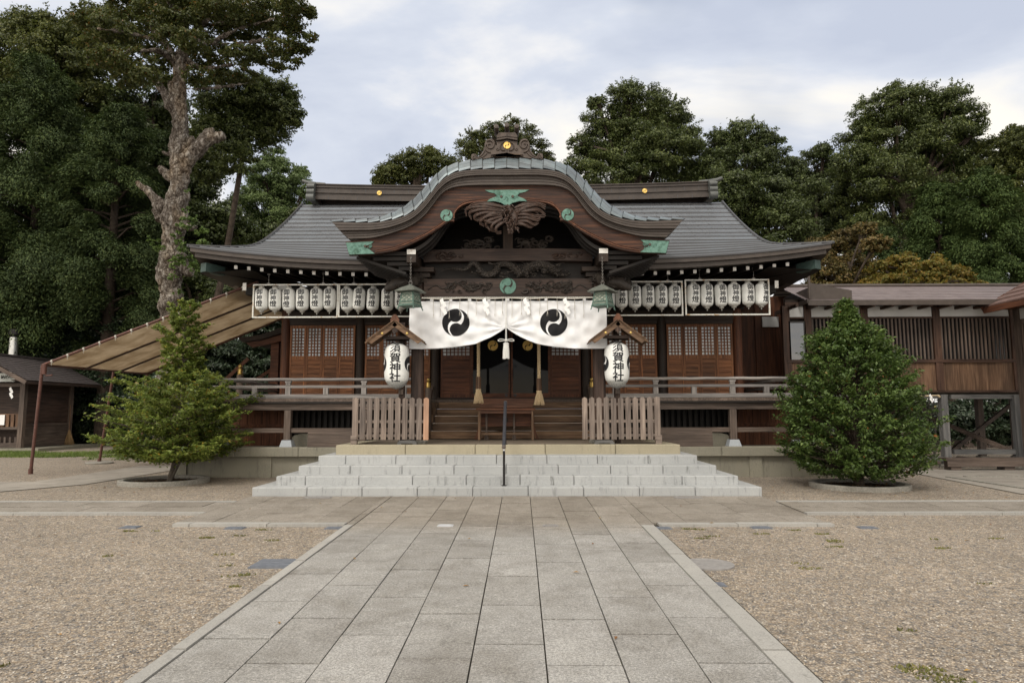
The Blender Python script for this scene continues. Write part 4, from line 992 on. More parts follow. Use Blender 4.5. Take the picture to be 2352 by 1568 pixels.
for (a, b_, r) in ((1310,365,24),(1345,335,26),(1380,350,22),(1330,310,14),(1362,312,12),(1290,385,12),(1550,330,30)):
    p = zp(a, b_, DY-.08); mb.lathe([(r*sc*math.sin(math.pi*k/8), -r*sc*math.cos(math.pi*k/8)) for k in range(9)], p, 10)
hp('carved_dragon', mb, carved('carved_wood_pale', (.030,.024,.020), (.085,.070,.059)), smooth=60)
# phoenix hanging under the gable peak
mb = MB(); FYY = KY+.12
def zq(zx, zy, dy=0): return at(*z1(zx, zy), FYY+dy)
body = smooth_curve([(*zq(*p[:2]), p[2]) for p in ((1135,555,22),(1165,585,26),(1185,620,28),(1182,655,22),(1172,682,15),(1168,700,13),(1158,712,6))], 26); k2 = .5742/1.47*FYY/1568
mb.tube([p[:3] for p in body], [p[3]*k2 for p in body], 12)
g = random.Random(9)
for s, fan in ((-1, [(1130,575,1010,545,910,560,905,600),(1130,580,1000,560,925,585,935,620),(1120,590,1010,580,950,610,975,630),(1115,600,1030,600,985,640,1010,660),(1115,610,1040,625,1020,660,1050,672),(1120,620,1060,650,1055,685,1080,690),(1130,640,1080,670,1085,700,1110,700),(1140,560,1040,535,950,535,895,575),(1100,600,1060,585,1000,600,960,585),(1110,640,1040,640,1000,620,960,625)]),
               (1, [(1190,575,1260,545,1330,540,1368,560),(1190,585,1260,570,1330,570,1370,600),(1200,600,1250,590,1310,605,1365,605),(1210,620,1260,610,1320,630,1340,612),(1210,640,1260,630,1300,655,1330,640),(1205,655,1240,650,1280,668,1300,655),(1190,560,1250,535,1320,532,1372,545),(1200,600,1230,560,1290,560,1330,590)])):
    for f in fan:
        for dd in (0, 9):
            c = smooth_curve([zq(f[0], f[1]+dd*.4, -.02), zq(f[2], f[3]+dd, -.05-.004*dd), zq(f[4], f[5]+dd, -.03), zq(f[6], f[7]+dd*1.2, 0)], 14)
            mb.tube(c, [.026*(.5+.5*math.sin(math.pi*min(1, (k+3)/15))) for k in range(len(c))], 6)
for i in range(70):
    a = g.uniform(540, 690); bx0_ = 1140+(a-540)*.30; p = zq(bx0_+g.uniform(-34, 34), a, -.075-g.uniform(0, .03)); L = g.uniform(.05, .09); an = g.uniform(-2.2, -.9); mb.tube([p, p+Vector((L*.5*math.cos(an), -.02, L*.5*math.sin(an))), p+Vector((L*math.cos(an), 0, L*math.sin(an)))], [.010, .016, .003], 5)
for f in ((1090,690,1060,680,1040,700),(1010,640,1040,690,1080,700),(1180,700,1172,712,1160,706)):
    mb.tube([zq(f[0], f[1]), zq(f[2], f[3], -.03), zq(f[4], f[5])], [.02, .022, .01], 6)
hp('carved_phoenix', mb, plain('carved_wood_red', (.018,.010,.007), (.070,.038,.026), .5, 0, 26, .6, .45), smooth=60)
# king post and cloud carvings behind
mb = MB(); p0 = zq(1120, 800, .9); p1 = zq(1170, 690, .9); mb.box(-.1, .1, BYF+.05, BYF+.25, bz(800), bz(660)); hp('king_post', mb, wood('dark', 'z'))
for s in (-1, 1): mb = MB(); swirls(mb, *sorted((s*.2, s*.85)), bz(795), bz(740), BYF+.1, 34, .09, 12+s, .04); hp('cloud_carving', mb, CARV, smooth=60)
# beast head carvings on the beam ends
for s in (-1, 1):
    mb = MB(); cx = s*2.16; cz = bz(1010); swirls(mb, *sorted((s*1.98, s*2.42)), cz-.10, cz+.10, 13.64, 44, .08, 20+s, .18)
    mb.tube([(s*1.9, 13.7, cz+.02), (s*2.1, 13.62, cz+.04), (s*2.28, 13.55, cz), (s*2.40, 13.5, cz-.09), (s*2.46, 13.48, cz-.13)], [.13, .15, .12, .08, .04], 10)
    swirls(mb, *sorted((s*1.72, s*1.98)), cz-.06, cz+.16, 13.55, 30, .07, 30+s, .12); mb.tube([(s*1.85, 13.65, cz+.12), (s*1.85, 13.5, cz+.10), (s*1.85, 13.36, cz+.02)], [.12, .13, .08], 10)
    hp('carved_beast_head', mb, CARV, smooth=60)
# ---- crowning ornament of the porch ridge (traced)
def zo(zx, zy, Y=12.98): p = at((1800+zx/5.2267)*.5742, (450+zy/5.2267)*.5742, Y); return (p.x-ax(1161, 330, Y), p.z)
ORNM = plain('dark_copper_ornament', (.045,.032,.025), (.085,.062,.048), .5, .2, 10, .2, .5)
OY = 12.93
half = [(1165,572),(1060,600),(945,612),(948,690),(915,690),(905,630),(880,580),(820,548),(760,560),(712,600),(690,660),(690,720),(668,760),(665,810),(620,860),(580,910),(540,925),(520,890),(470,860),(420,875),(408,930),(430,990),(560,985),(700,965),(820,945),(1165,945)]
L = [zo(*p, OY) for p in half]; pl = L + [(-x, z) for x, z in L[::-1]]
mb = MB(); mb.prism(pl, OY, OY+.22); orn = hp('ridge_ornament', mb, ORNM, bevel=.012)
mb = MB()
def sw2(cx, cz, r, a0, turns, th):
    for s in (-1, 1):
        pts = []
        for k in range(26):
            t = k/25; a = a0+turns*t; q = r*(1-.8*t); X, Z = zo(cx+q*math.cos(a), cz+q*math.sin(a), OY); pts.append((s*-X if s > 0 else X, OY-.012, Z))
        mb.tube(pts, [th*(1-.5*k/25) for k in range(26)], 7)
sw2(800, 690, 110, -2.2, 7.5, .020); sw2(790, 700, 140, 1.4, 3.2, .018); sw2(470, 930, 55, -1.2, 6, .014); sw2(960, 765, 34, 0, 6, .010)
for s in (-1, 1):
    for seq in ([(690,800),(640,880),(570,935),(480,965)],[(740,850),(680,910),(600,955),(500,980)],[(1120,800),(1050,790),(1020,720),(1060,650),(1165,605)]):
        c = [zo(*p, OY) for p in seq]; mb.tube([(s*-x if s > 0 else x, OY-.008, z) for x, z in smooth_curve(c, 16)], .013, 6)
hp('scroll_relief', mb, ORNM, parent=orn, smooth=60)
mb = MB(); L = [zo(*p, OY) for p in ((1165,470),(945,518),(945,600),(1165,560))]; mb.prism(L+[(-x, z) for x, z in L[::-1]], OY-.05, OY+.2)
L = [zo(*p, OY) for p in ((1165,508),(942,548),(944,556),(1165,520))]; mb.prism(L+[(-x, z) for x, z in L[::-1]], OY-.066, OY-.051)
L = [zo(*p, OY) for p in ((1165,440),(990,440),(935,520),(1165,475))]; mb.prism(L+[(-x, z) for x, z in L[::-1]], OY-.045, OY+.45); hp('ornament_cap', mb, ORNM, parent=orn)
for zx, zy, r in ((938,305,50),(1155,275,50),(1365,300,50)):
    X, Z = zo(zx, zy, OY-.1); X0, Z0 = zo(1165+(zx-1165)*.92, 470 if zx == 1155 else 500, OY+.45); rr = r/5.2267*.5742*OY/1568
    mb = MB(); mb.tube([(X, OY-.14, Z), (X, OY+.0, Z-.04), (X0, OY+.45, Z0+.02)], rr, 16); f = hp('ornament_roll', mb, ORNM, parent=orn, smooth=40)
    mb = MB(); mb.tube([(X, OY-.150, Z+.001), (X, OY-.141, Z)], rr*.55, 16); hp('roll_boss', mb, FASCIA, parent=f)
mb = MB(); L = [zo(*p, OY) for p in ((820,900),(1165,855),(1165,940),(815,940))]; mb.prism(L+[(-x, z) for x, z in L[::-1]], OY-.03, OY-.002); hp('ornament_base', mb, plain('brown_copper', (.06,.038,.022), (.10,.066,.04), .5, .3), parent=orn)
X, Z = zo(1165, 695, OY); crest(orn, (0, OY-.001, Z), .072*1.0, GOLD, DARKBR, .02, 'gold_crest')

# ================================================================== LETTERING
def glyph(ch, size, bold=.0):
    """outline of one character as (verts2d, tris), centred, finely divided so that it can follow a round surface; bold: strokes doubled by that shift"""
    cu = bpy.data.curves.new('lettering', 'FONT'); cu.body = ch; cu.size = 1; cu.resolution_u = 2
    o = bpy.data.objects.new('lettering', cu); COL.objects.link(o)
    dg = bpy.context.evaluated_depsgraph_get(); me = bpy.data.meshes.new_from_object(o.evaluated_get(dg))
    bpy.data.objects.remove(o); bpy.data.curves.remove(cu)
    bm = bmesh.new(); bm.from_mesh(me); bpy.data.meshes.remove(me)
    bmesh.ops.triangulate(bm, faces=bm.faces)
    for it in range(4):
        es = [e for e in bm.edges if e.calc_length() > .09]
        if not es: break
        bmesh.ops.subdivide_edges(bm, edges=es, cuts=1); bmesh.ops.triangulate(bm, faces=bm.faces)
    bm.verts.index_update(); vs = np.array([(v.co.x, v.co.y) for v in bm.verts]); fs = [tuple(v.index for v in f.verts) for f in bm.faces]; bm.free()
    c = (vs.max(0)+vs.min(0))/2; ext = max(vs.max(0)-vs.min(0)); vs = (vs-c)*(size/ext)
    if bold:
        b_ = bold*size; cop = [(0,0),(b_,0),(-b_,0),(0,b_*.8),(0,-b_*.8),(b_*.7,b_*.6),(-b_*.7,-b_*.6)]; n = len(vs)
        fs = [tuple(i+k*n for i in f) for k in range(len(cop)) for f in fs]; vs = np.vstack([vs+np.array(q) for q in cop])
    return vs, fs
def interp_r(prof, z):
    zs = [p[1] for p in prof]; rs = [p[0] for p in prof]; return float(np.interp(z, zs, rs))
def wrap(mb, vs, fs, prof, z0, a0=0, squash=(1, 1), lift_=.003, flip=False):
    out_ = []
    for i_, (u, v) in enumerate(vs):
        z = z0+v*squash[1]; r = interp_r(prof, z)+lift_; rm = max(p[0] for p in prof); a = a0+u*squash[0]/rm; out_.append((r*math.sin(a), -r*math.cos(a), z))
    mb.add(out_, fs)
def fine_poly(pts, it=3, lim=.25):
    bm = bmesh.new(); vs = [bm.verts.new((x, y, 0)) for x, y in pts]; bm.faces.new(vs); bmesh.ops.triangulate(bm, faces=bm.faces)
    for i in range(it):
        es = [e for e in bm.edges if e.calc_length() > lim]
        if not es: break
        bmesh.ops.subdivide_edges(bm, edges=es, cuts=1); bmesh.ops.triangulate(bm, faces=bm.faces)
    bm.verts.index_update(); r = (np.array([(v.co.x, v.co.y) for v in bm.verts]), [tuple(v.index for v in f.verts) for f in bm.faces]); bm.free(); return r
def disc(r, rings=10, seg=44):
    vs = [(0, 0)]; fs = []
    for i in range(1, rings+1):
        for k in range(seg): a = 2*math.pi*k/seg; vs.append((r*i/rings*math.cos(a), r*i/rings*math.sin(a)))
    for k in range(seg): fs.append((0, 1+k, 1+(k+1) % seg))
    for i in range(rings-1):
        for k in range(seg): k2 = (k+1) % seg; a, b = 1+i*seg, 1+(i+1)*seg; fs.append((a+k, b+k, b+k2, a+k2))
    return np.array(vs), fs

# ================================================================== SMALL PAPER LANTERNS IN WHITE RACKS
LZ = .52                                               # body height, origin at the hook
def body_profile(h, rmax, rneck, top=0.0, n=15):
    pr = []
    for k in range(n+1):
        t = k/n; s_ = abs(2*t-1); r = rneck+(rmax-rneck)*max(0, 1-s_**5)**.5; pr.append((r, top-h*t))
    return pr[::-1]
LPROF = body_profile(LZ, .146, .068, -.085)
def ribbed(prof, n, amp):
    zs = np.linspace(prof[0][1], prof[-1][1], n*2+1); return [(interp_r(prof, z)-(amp if i % 2 == 0 else 0), z) for i, z in enumerate(zs)]
lan = thing('paper_lantern', 'x', 'paper lantern', (0, 0, 0), 'small lettered paper lanterns in the racks')
mb = MB(); mb.lathe(ribbed(LPROF, 20, .002), n=24); part('body', mb, LPAPER, lan, smooth=60)
mb = MB(); mb.lathe([(.060,-.10),(.066,-.082),(.062,-.075),(.064,-.05),(.05,-.045)], n=14); mb.tube([(0,0,-.048),(0,0,.0)], .004, 5); mb.tube([(-.055,0,-.05),(-.03,0,-.02),(0,0,-.008),(.03,0,-.02),(.055,0,-.05)], .003, 5); part('top_cap', mb, SCRUNCH, lan)
mb = MB(); mb.lathe([(.0,-.70),(.012,-.695),(.014,-.665),(.022,-.652),(.045,-.648),(.056,-.635),(.052,-.62),(.064,-.603),(.05,-.59)], n=13); part('bottom_cap', mb, SCRUNCH, lan)
mb = MB()
for ch, z, sc_ in (('御', -.185, .150), ('神', -.325, .132), ('燈', -.46, .155)):
    vs, fs = glyph(ch, sc_, .024); wrap(mb, vs, fs, LPROF, z, 0, (1.0, .92), .0025)
part('lettering', mb, BLACKINK, lan)
ORD = ['first', 'second', 'third', 'fourth', 'fifth', 'sixth']
RY = 15.35
racks = []
xl1 = [600.1, 630.9, 662.2, 694.3, 726, 757]; xl2 = [795.7, 826.4, 857.7, 889.5, 921, 953]
xr1 = [1594, 1624, 1655, 1687, 1718, 1750]; xr2 = [1398, 1427, 1458, 1488.5, 1519, 1550]
spec = [('outer left', xl1, (582, 775.8), (653, 729.5), (-.10,-.02,-.08,-.05,-.06,-.10)), ('inner left', xl2, (778.5, 968), (652, 728), (-.12,-.02,.0,.02,.0,.05)),
        ('inner right', xr2, (1381, 1569.5), (646, 725), (.0,.02,.05,.10,.02,.05)), ('outer right', xr1, (1572, 1769.5), (642, 723.5), (.05,.0,.06,.05,.12,.42))]
first = True
for nm, xs_, (fx0, fx1), (fy0, fy1), rots in spec:
    mb = MB(); a, b_ = at(fx0, fy0, RY), at(fx1, fy1, RY); tilt = 0
    x0, x1, z1_, z0 = a.x, b_.x, a.z, b_.z; r = .022
    rk = thing('lantern_rack', '%s white metal rack of small paper lanterns under the eaves' % nm, 'lantern rack', (x0, RY, z0), 'white racks of paper lanterns under the eaves')
    mb.box(x0, x1, RY-.02, RY+.02, z1_-.03, z1_); mb.box(x0, x1, RY-.02, RY+.02, z0, z0+.03); mb.box(x0, x0+.03, RY-.019, RY+.019, z0+.03, z1_-.03); mb.box(x1-.03, x1, RY-.019, RY+.019, z0+.03, z1_-.03)
    part('frame', mb, RUSTYFRAME, rk)
    for f in (.18, .82):
        x = x0+(x1-x0)*f; mb = MB(); mb.tube([(x, RY, z1_), (x, RY, z1_+.22)], .008, 6); mb.box(x-.03, x+.03, RY-.012, RY+.012, z1_+.001, z1_+.03); mb.box(x-.03, x+.03, RY-.012, RY+.012, z1_+.21, z1_+.27); part('hanger', mb, CHAINM, rk)
    mb = MB(); g = random.Random(len(nm)); pts = []
    for k in range(26): t = k/25; pts.append((x0+.08+(x1-x0-.16)*t, RY+.06, z1_-.10-.035*abs(math.sin(t*15.7))+g.uniform(-.01, .01)))
    mb.tube(pts, .005, 5); part('cable', mb, METAL, rk)
    for i, (px, ro_) in enumerate(zip(xs_, rots)):
        p = at(px, (fy0+fy1)/2, RY); L = lan if first else copy_tree(lan); first = False
        L.location = (p.x, RY+rnd.uniform(-.01, .01), z1_-.012); L.rotation_euler = (rnd.uniform(-.03, .03), rnd.uniform(-.045, .045), ro_+rnd.uniform(-.06, .06)); _z = rnd.uniform(.965, 1.02); L.scale = (rnd.uniform(.97, 1.02), 1, _z)
        nth = ORD[i] if i < 5 else 'last'
        L['label'] = '%s small white lettered lantern from the left in the %s rack' % (nth, nm) if i < 5 else 'last small white lettered lantern at the right end of the %s rack' % nm
# ---- speaker and junction boxes behind the racks
p = at(652, 668, 15.7); mb = MB(); mb.lathe([(.05,-.1),(.13,.02),(.16,.04),(.15,.05)], (0,0,0), 18); mb.v = [(p.x+x, 15.7-z, p.z+y) for x, y, z in mb.v]
solo('loudspeaker', mb, PLASTER, 'round pale horn speaker half hidden behind the lanterns of the outer left rack', 'loudspeaker')

# ================================================================== LARGE LANTERNS ON ROOFED STANDS
BPROF = body_profile(.80, .245, .11, -.03)
def big_lantern(cx, cz_top, Y, label, rz_):
    t = thing('hanging_lantern', label, 'large lantern', (0, 0, 0), 'large lettered lanterns on roofed stands')
    mb = MB(); mb.lathe(ribbed(BPROF, 42, .0022), n=40); part('body', mb, LPAPER, t, smooth=60)
    mb = MB(); mb.lathe([(.10,-.045),(.12,-.03),(.12,.0),(.05,.005)], n=24); mb.tube([(0,0,0),(0,0,.06)], .01, 6); part('top_ring', mb, METAL, t)
    mb = MB(); mb.lathe([(.03,-.90),(.07,-.895),(.11,-.86),(.12,-.83),(.10,-.815)], n=24); part('bottom_ring', mb, METAL, t)
    mb = MB(); mb.lathe([(.0,-.93),(.02,-.92),(.06,-.90),(.15,-.86),(.21,-.76),(.22,-.755),(.16,-.86),(.07,-.91)], n=26); part('plastic_wrap', mb, WRAP, t, smooth=60)
    mb = MB()
    for ch, z, sc_ in (('須', -.125, .195), ('賀', -.315, .195), ('神', -.505, .195), ('社', -.69, .205)):
        vs, fs = glyph(ch, sc_, .024); wrap(mb, vs, fs, BPROF, z, 0, (1.08, .95), .003)
    part('lettering', mb, BLACKINK, t)
    for s in (-1, 1):
        vs, fs = disc(.155); mb = MB(); wrap(mb, vs, fs, BPROF, -.43, s*1.42, (1, 1), .003); e_ = part('crest', mb, BLACKINK, t)
        vs, fs = fine_poly(CRW, 4, .16); mb = MB(); wrap(mb, vs*.152, fs, BPROF, -.43, s*1.42, (1, 1), .005); part('crest_swirl', mb, PAPER, e_)
    t.location = (cx, Y, cz_top); t.rotation_euler = (0, 0, rz_); return t
m, tt, b = newmat('clear_wrap'); b.inputs['Base Color'].default_value = (.62,.63,.62,1); b.inputs['Roughness'].default_value = .2; b.inputs['Alpha'].default_value = .35; WRAP = m
def z3(zx, zy): return ((1400+zx/2.85)*.5742, (1250+zy/2.85)*.5742)
for s, nm in ((-1, 'left'), (1, 'right')):
    LY = 13.38; xc = ax(912, 800, LY) if s < 0 else ax(1416, 800, LY); dz = 0 if s < 0 else .01
    tz = az(912, z3(0, 332)[1], LY)
    nbr = 'before the left porch pillar beside the white banner' if s < 0 else 'before the right porch pillar, its right end by the bush'
    st = thing('lantern_stand', 'little gabled wooden roof on a post, sheltering the lantern at the %s pillar' % nm, 'lantern stand', (xc, LY+.2, .79), 'roofed lantern stands')
    mb = MB(); mb.box(xc-.01, xc+.10, LY+.30, LY+.41, .79, tz+.42); part('post', mb, wood('hut', 'z'), st)
    mb = MB(); mb.box(xc-.05, xc+.05, LY-.069, LY+.249, tz+.035, tz+.095); mb.box(xc-.27, xc+.27, LY-.13, LY-.07, tz+.04, tz+.10); mb.box(xc-.27, xc+.27, LY+.25, LY+.30, tz+.04, tz+.10); part('bracket_arm', mb, wood('hut', 'x'), st)
    # roof boards
    ap = (xc+.0, tz+.36); ex = .51; ez = tz-.02
    for q in (-1, 1):
        mb = MB(); d = Vector((q*ex, 0, ez-ap[1])); nrm = Vector((-d.z*q, 0, d.x*q)).normalized(); nrm = nrm if nrm.z > 0 else -nrm
        A = Vector((ap[0], 0, ap[1])); Bp = A+d
        for (n0, n1, y0, y1, l0, l1) in ((0, .022, LY-.30, LY+.42, 0, 1.10), (.024, .040, LY-.32, LY+.44, 0, 1.03)):
            P = [A+d*l0+nrm*n0, A+d*l1+nrm*n0, A+d*l1+nrm*n1, A+d*l0+nrm*n1]; mb.prism([(p.x, p.z) for p in P], y0, y1)
        part('roof_board', mb, wood('step', 'y'), st)
        mb = MB(); P = [A-nrm*.002, A+d*1.0-nrm*.002, A+d*.97-nrm*.075, A-nrm*.085]; mb.prism([(p.x, p.z) for p in P], LY-.285, LY-.245); bb2 = part('barge_board', mb, wood('step', 'x'), st)
        mb = MB(); pp = A+d*.52-nrm*.04; mb.lathe([(.026,0),(.024,.008),(.012,.014),(0,.015)], (0,0,0), 12); mb.v = [(pp.x+x, LY-.286-z, pp.z+y) for x, y, z in mb.v]; part('brass_stud', mb, BRASS, bb2)
    mb = MB(); cr_ = [(-.125,-.08),(-.11,-.03),(-.085,-.03),(-.085,.06),(-.06,.075),(-.06,.11),(-.035,.115),(-.03,.14),(0,.145)]
    P = [(ap[0]+x, ap[1]+z) for x, z in cr_]+[(ap[0]-x, ap[1]+z) for x, z in cr_[-2::-1]]+[(ap[0], ap[1]+.01)]; mb.prism(P, LY-.30, LY-.255); part('crest_board', mb, wood('box', 'z'), st)
    mb = MB(); gg = [(-.09,-.0),(-.085,-.05),(-.05,-.07),(-.055,-.11),(-.02,-.12),(0,-.17)]; P = [(ap[0]+x, ap[1]-.085+z) for x, z in gg]+[(ap[0]-x, ap[1]-.085+z) for x, z in gg[-2::-1]]; mb.prism(P, LY-.275, LY-.25); part('pendant', mb, wood('hut', 'z'), st)
    mb = MB(); mb.box(xc+.0, xc+.09, LY+.22, LY+.29, tz-1.03, tz-.93); part('peg', mb, wood('greybrown', 'z'), st)
    big_lantern(xc, tz-.015, LY, 'large white paper lantern with black lettering %s' % nbr if s < 0 else 'large white paper lantern with black lettering before the right porch pillar', .03 if s < 0 else -.02)

# ================================================================== PICKET FENCES ROUND THE PILLARS
FY0 = 13.28
for s, nm in ((-1, 'left'), (1, 'right')):
    px = [(811+k*.0) for k in range(1)]
    f = thing('picket_fence', 'weathered grey picket fence round the %s lantern stand' % nm + (', one picket fresh and pale' if s < 0 else ', all its pickets grey'), 'picket fence', (s*2.3, FY0, .795), 'picket fences by the porch pillars')
    xo, xi = (ax(811, 960, FY0), ax(985, 960, FY0)) if s < 0 else (ax(1515, 960, FY0), ax(1337, 960, FY0))
    zt, zb = az(900, z3(0, 968)[1], FY0), az(900, z3(0, 1447)[1], FY0)
    def picket(mb, x, y, w_, zb, zt, along='x'):
        c = .05; h = w_/2; pl = [(-h, zb), (h, zb), (h, zt-.028), (.006, zt), (-.006, zt), (-h, zt-.028)]
        if along == 'x': mb.prism([(x+a, z) for a, z in pl], y-.012, y+.012)
        else:
            m2 = MB(); m2.prism([(y+a, z) for a, z in pl], -.012, .012); mb.add([(x+q[1], q[0], q[2]) for q in m2.v], m2.f)
    n = 11
    for i in range(n):
        t = i/(n-1); x = xo+s*-1*.05+(xi+s*.05-(xo-s*.05))*t; mb = MB(); picket(mb, x, FY0-.02+rnd.uniform(-.002, .002), .115*.86, zb+rnd.uniform(-.008, .008), zt+rnd.uniform(-.006, .006)); last = (i == n-1 and s < 0)
        if s < 0 and i == n-1: zz = 0
        q = part('picket', mb, wood('newpale' if last else 'fence', 'z'), f)
        if last: q['label'] = 'fresh pale picket at the right end'
    for zr in (zb+.05, zb+.32, zt-.17):
        mb = MB(); mb.box(*sorted((xo, xi)), FY0-.005, FY0+.035, zr, zr+.055); part('rail', mb, wood('fence', 'x'), f)
    for x in (xo,):                                     # side running back from the outer corner, and its feet
        for i in range(7):
            mb = MB(); picket(mb, x+s*.012, FY0+.07+i*.14, .1, zb+.0, zt, 'y'); part('picket', mb, wood('fence', 'z'), f)
        for zr in (zb+.05, zt-.17): mb = MB(); mb.box(*sorted((x-s*.005, x-s*.04)), FY0+.04, FY0+1.0, zr, zr+.055); part('rail', mb, wood('fence', 'y'), f)
        mb = MB(); mb.box(*sorted((x+s*.03, x-s*.09)), FY0-.045, FY0+.05, .795, .875); mb.box(*sorted((x+s*.03, x-s*.085)), FY0-.05, FY0+.055, .877, .965); part('foot_block', mb, wood('fence', 'x'), f, bevel=.006)
    xm = xo+(xi-xo)*(.72 if s < 0 else .72); mb = MB(); pl = [(-.19,0),(-.12,0),(-.10,.018),(.10,.018),(.12,0),(.19,0),(.19,.03),(.15,.075),(-.15,.075),(-.19,.03)]; mb.prism([(xm+a, .795+b_) for a, b_ in pl], FY0-.05, FY0+.05); part('foot_block', mb, wood('bluegrey', 'x'), f)

# ================================================================== COPPER LANTERNS ON CHAINS
for s, (px, py) in ((-1, (943, 650)), (1, (1384, 653))):
    CY = 12.97; c = at(px, py, CY); cx = s*1.86+(0 if s < 0 else .0); cx = c.x; top = at(px, 653, CY).z; hz = at(px, 585, CY).z
    t = thing('copper_lantern', 'green copper lantern on a chain at the %s corner of the porch' % ('left' if s < 0 else 'right'), 'copper lantern', (cx, CY, top-.26), 'copper lanterns hanging from the porch')
    mb = MB(); n = int((hz-top-.04)/.032)
    for i in range(n):
        z = top+.05+i*.032; hor = i % 2; pts = [(cx+(.014*math.cos(a) if hor else 0), CY+(0 if hor else .014*math.cos(a)), z+.02*math.sin(a)) for a in [2*math.pi*k/10 for k in range(11)]]; mb.tube(pts, .0042, 5, cap=False)
    part('chain', mb, CHAINM, t)
    mb = MB(); mb.tube([(cx+.03*math.cos(a), CY, top+.03+.035*math.sin(a)) for a in [2*math.pi*k/14 for k in range(15)]], .006, 6, cap=False); mb.lathe([(.012,-.03),(.02,-.01),(.012,.0)], (cx, CY, top), 10); part('ring', mb, CHAINM, t)
    rot = .42 if s < 0 else .25
    def hexp(R, z): return [(cx+R*math.cos(rot+k*math.pi/2), CY+R*math.sin(rot+k*math.pi/2), z) for k in range(4)]
    def hexr(levels):
        mb = MB(); o = 0
        for R, z in levels: mb.v += hexp(R, z)
        m_ = len(levels)
        for i in range(m_-1):
            for k in range(4): mb.f.append((i*4+k, i*4+(k+1) % 4, (i+1)*4+(k+1) % 4, (i+1)*4+k))
        mb.f.append((3, 2, 1, 0)); mb.f.append(tuple((m_-1)*4+k for k in range(4))); return mb
    mb = hexr([(.315, top-.155), (.32, top-.145), (.20, top-.075), (.04, top-.01), (.025, top+.0)]); part('roof', mb, plain('weathered_copper_roof', (.09,.10,.087), (.17,.18,.158), .6, .2, 14, .3, .4), t)
    mb = hexr([(.215, top-.40), (.165, top-.16)]); bd = part('body', mb, plain('pierced_copper_ground', (.20,.22,.18), (.32,.34,.29), .6, 0, 30, .3, .3), t)
    gg = random.Random(5+s); mb = MB()
    for k in range(4):                                   # pierced scroll work on the sides
        A, Bq = Vector(hexp(.215, top-.40)[k]), Vector(hexp(.215, top-.40)[(k+1) % 4]); Cq, Dq = Vector(hexp(.165, top-.16)[k]), Vector(hexp(.165, top-.16)[(k+1) % 4]); nn = ((A+Bq)/2-Vector((cx, CY, top-.40))).normalized()
        def pt(u, v): return A.lerp(Bq, u).lerp(Cq.lerp(Dq, u), v)+nn*.004
        for u in (.02, .98): mb.tube([pt(u, 0), pt(u, 1)], .011, 5)
        for v in (.02, .16, .24, .82, .97): mb.tube([pt(0, v), pt(1, v)], .008, 5)
        for i in range(5):
            for j in range(4):
                u0, v0 = .12+i*.19, .31+j*.14; mb.tube([pt(u0+.085*math.cos(a), v0+.062*math.sin(a)) for a in [math.pi*q/5*(1 if (i+j) % 2 else -1) for q in range(6)]], .006, 4)
    part('openwork', mb, LANTERNCU, bd)
    mb = hexr([(.24, top-.435), (.245, top-.42), (.225, top-.403)]); part('base', mb, LANTERNCU, t)
    for k in range(4):
        q = Vector(hexp(.22, top-.43)[k]); e_ = Vector(hexp(.25, top-.50)[k]); mb = MB(); mb.tube([q, (q+e_)/2, e_], [.014, .012, .010], 5); part('leg', mb, LANTERNCU, t)

# ================================================================== WHITE BANNER WITH TWO CRESTS
BY = 13.50
bxl, bxr = ax(940, 745, BY), ax(1394, 745, BY); bcx = ax(1162.5, 753, BY); btop = az(1162, 689, BY)
def lower_edge():
    L = [(940,801),(970,801.5),(1004.9,800.4),(1048.8,796.7),(1092.7,789.5),(1129.4,773.5),(1151.3,761),(1162.5,752),(1174,761),(1196,774),(1232,789),(1276,797),(1320,800.5),(1360,800.5),(1394,800)]
    return [(at(a, b_, BY).x, at(a, b_, BY).z) for a, b_ in L]
LE = lower_edge(); LEx = [p[0] for p in LE]; LEz = [p[1] for p in LE]; zap = az(1162.5, 752, BY)
def banner_y(x, z):
    dx = x-bcx; r = math.hypot(dx, (z-zap)*1.0)+.02; a = math.atan2(z-zap, abs(dx)+1e-6)
    fold = .030*math.sin(a*15+1.0)*math.exp(-r*1.5)*min(1, r*5)*(1 if a < .5 else .35)
    f2 = .012*math.sin(x*9+2*math.sin(z*2))*max(0, min(1, (z-(zap+.1))/.4)) + .006*math.sin(x*23+z*6)*.7
    f3 = .010*math.sin((x*3.2+z*7)*3)+.007*math.sin((x*5-z*9)*2.3)+.005*math.sin(x*31+2*math.sin(z*9))
    return BY+fold+f2+f3
NX, NZ = 150, 44
rows = []
for j in range(NZ+1):
    r = []
    for i in range(NX+1):
        x = bxl+(bxr-bxl)*i/NX; zb_ = float(np.interp(x, LEx, LEz)); tz_ = btop-.012-.012*abs(math.sin(math.pi*(x-bxl)/(bxr-bxl)*10)); z = tz_+(zb_-tz_)*j/NZ; r.append((x, banner_y(x, z), z))
    rows.append(r)
ban = thing('shrine_banner', 'wide white cloth banner with two black crests, gathered up at the middle', 'banner', (bcx, BY, btop))
mb = MB(); mb.sheet(rows); cl = part('cloth', mb, CLOTH, ban, smooth=80); md = cl.modifiers.new('thick', 'SOLIDIFY'); md.thickness = .004; md.offset = 1
for px in (1047, 1272):
    p = at(px, 740.5, BY); R0 = at(px+31.5, 740, BY).x-p.x
    vs, fs = disc(R0, 14, 56); mb = MB(); mb.add([(p.x+u, banner_y(p.x+u, p.z+v)-.007, p.z+v) for u, v in vs], fs); d = part('crest', mb, BLACKCLOTH, ban)
    vs, fs = fine_poly(CRW, 5, .10); mb = MB(); mb.add([(p.x+u*R0, banner_y(p.x+u*R0, p.z+v*R0)-.010, p.z+v*R0) for u, v in vs], fs); part('crest_swirl', mb, CLOTH, d)
mb = MB()
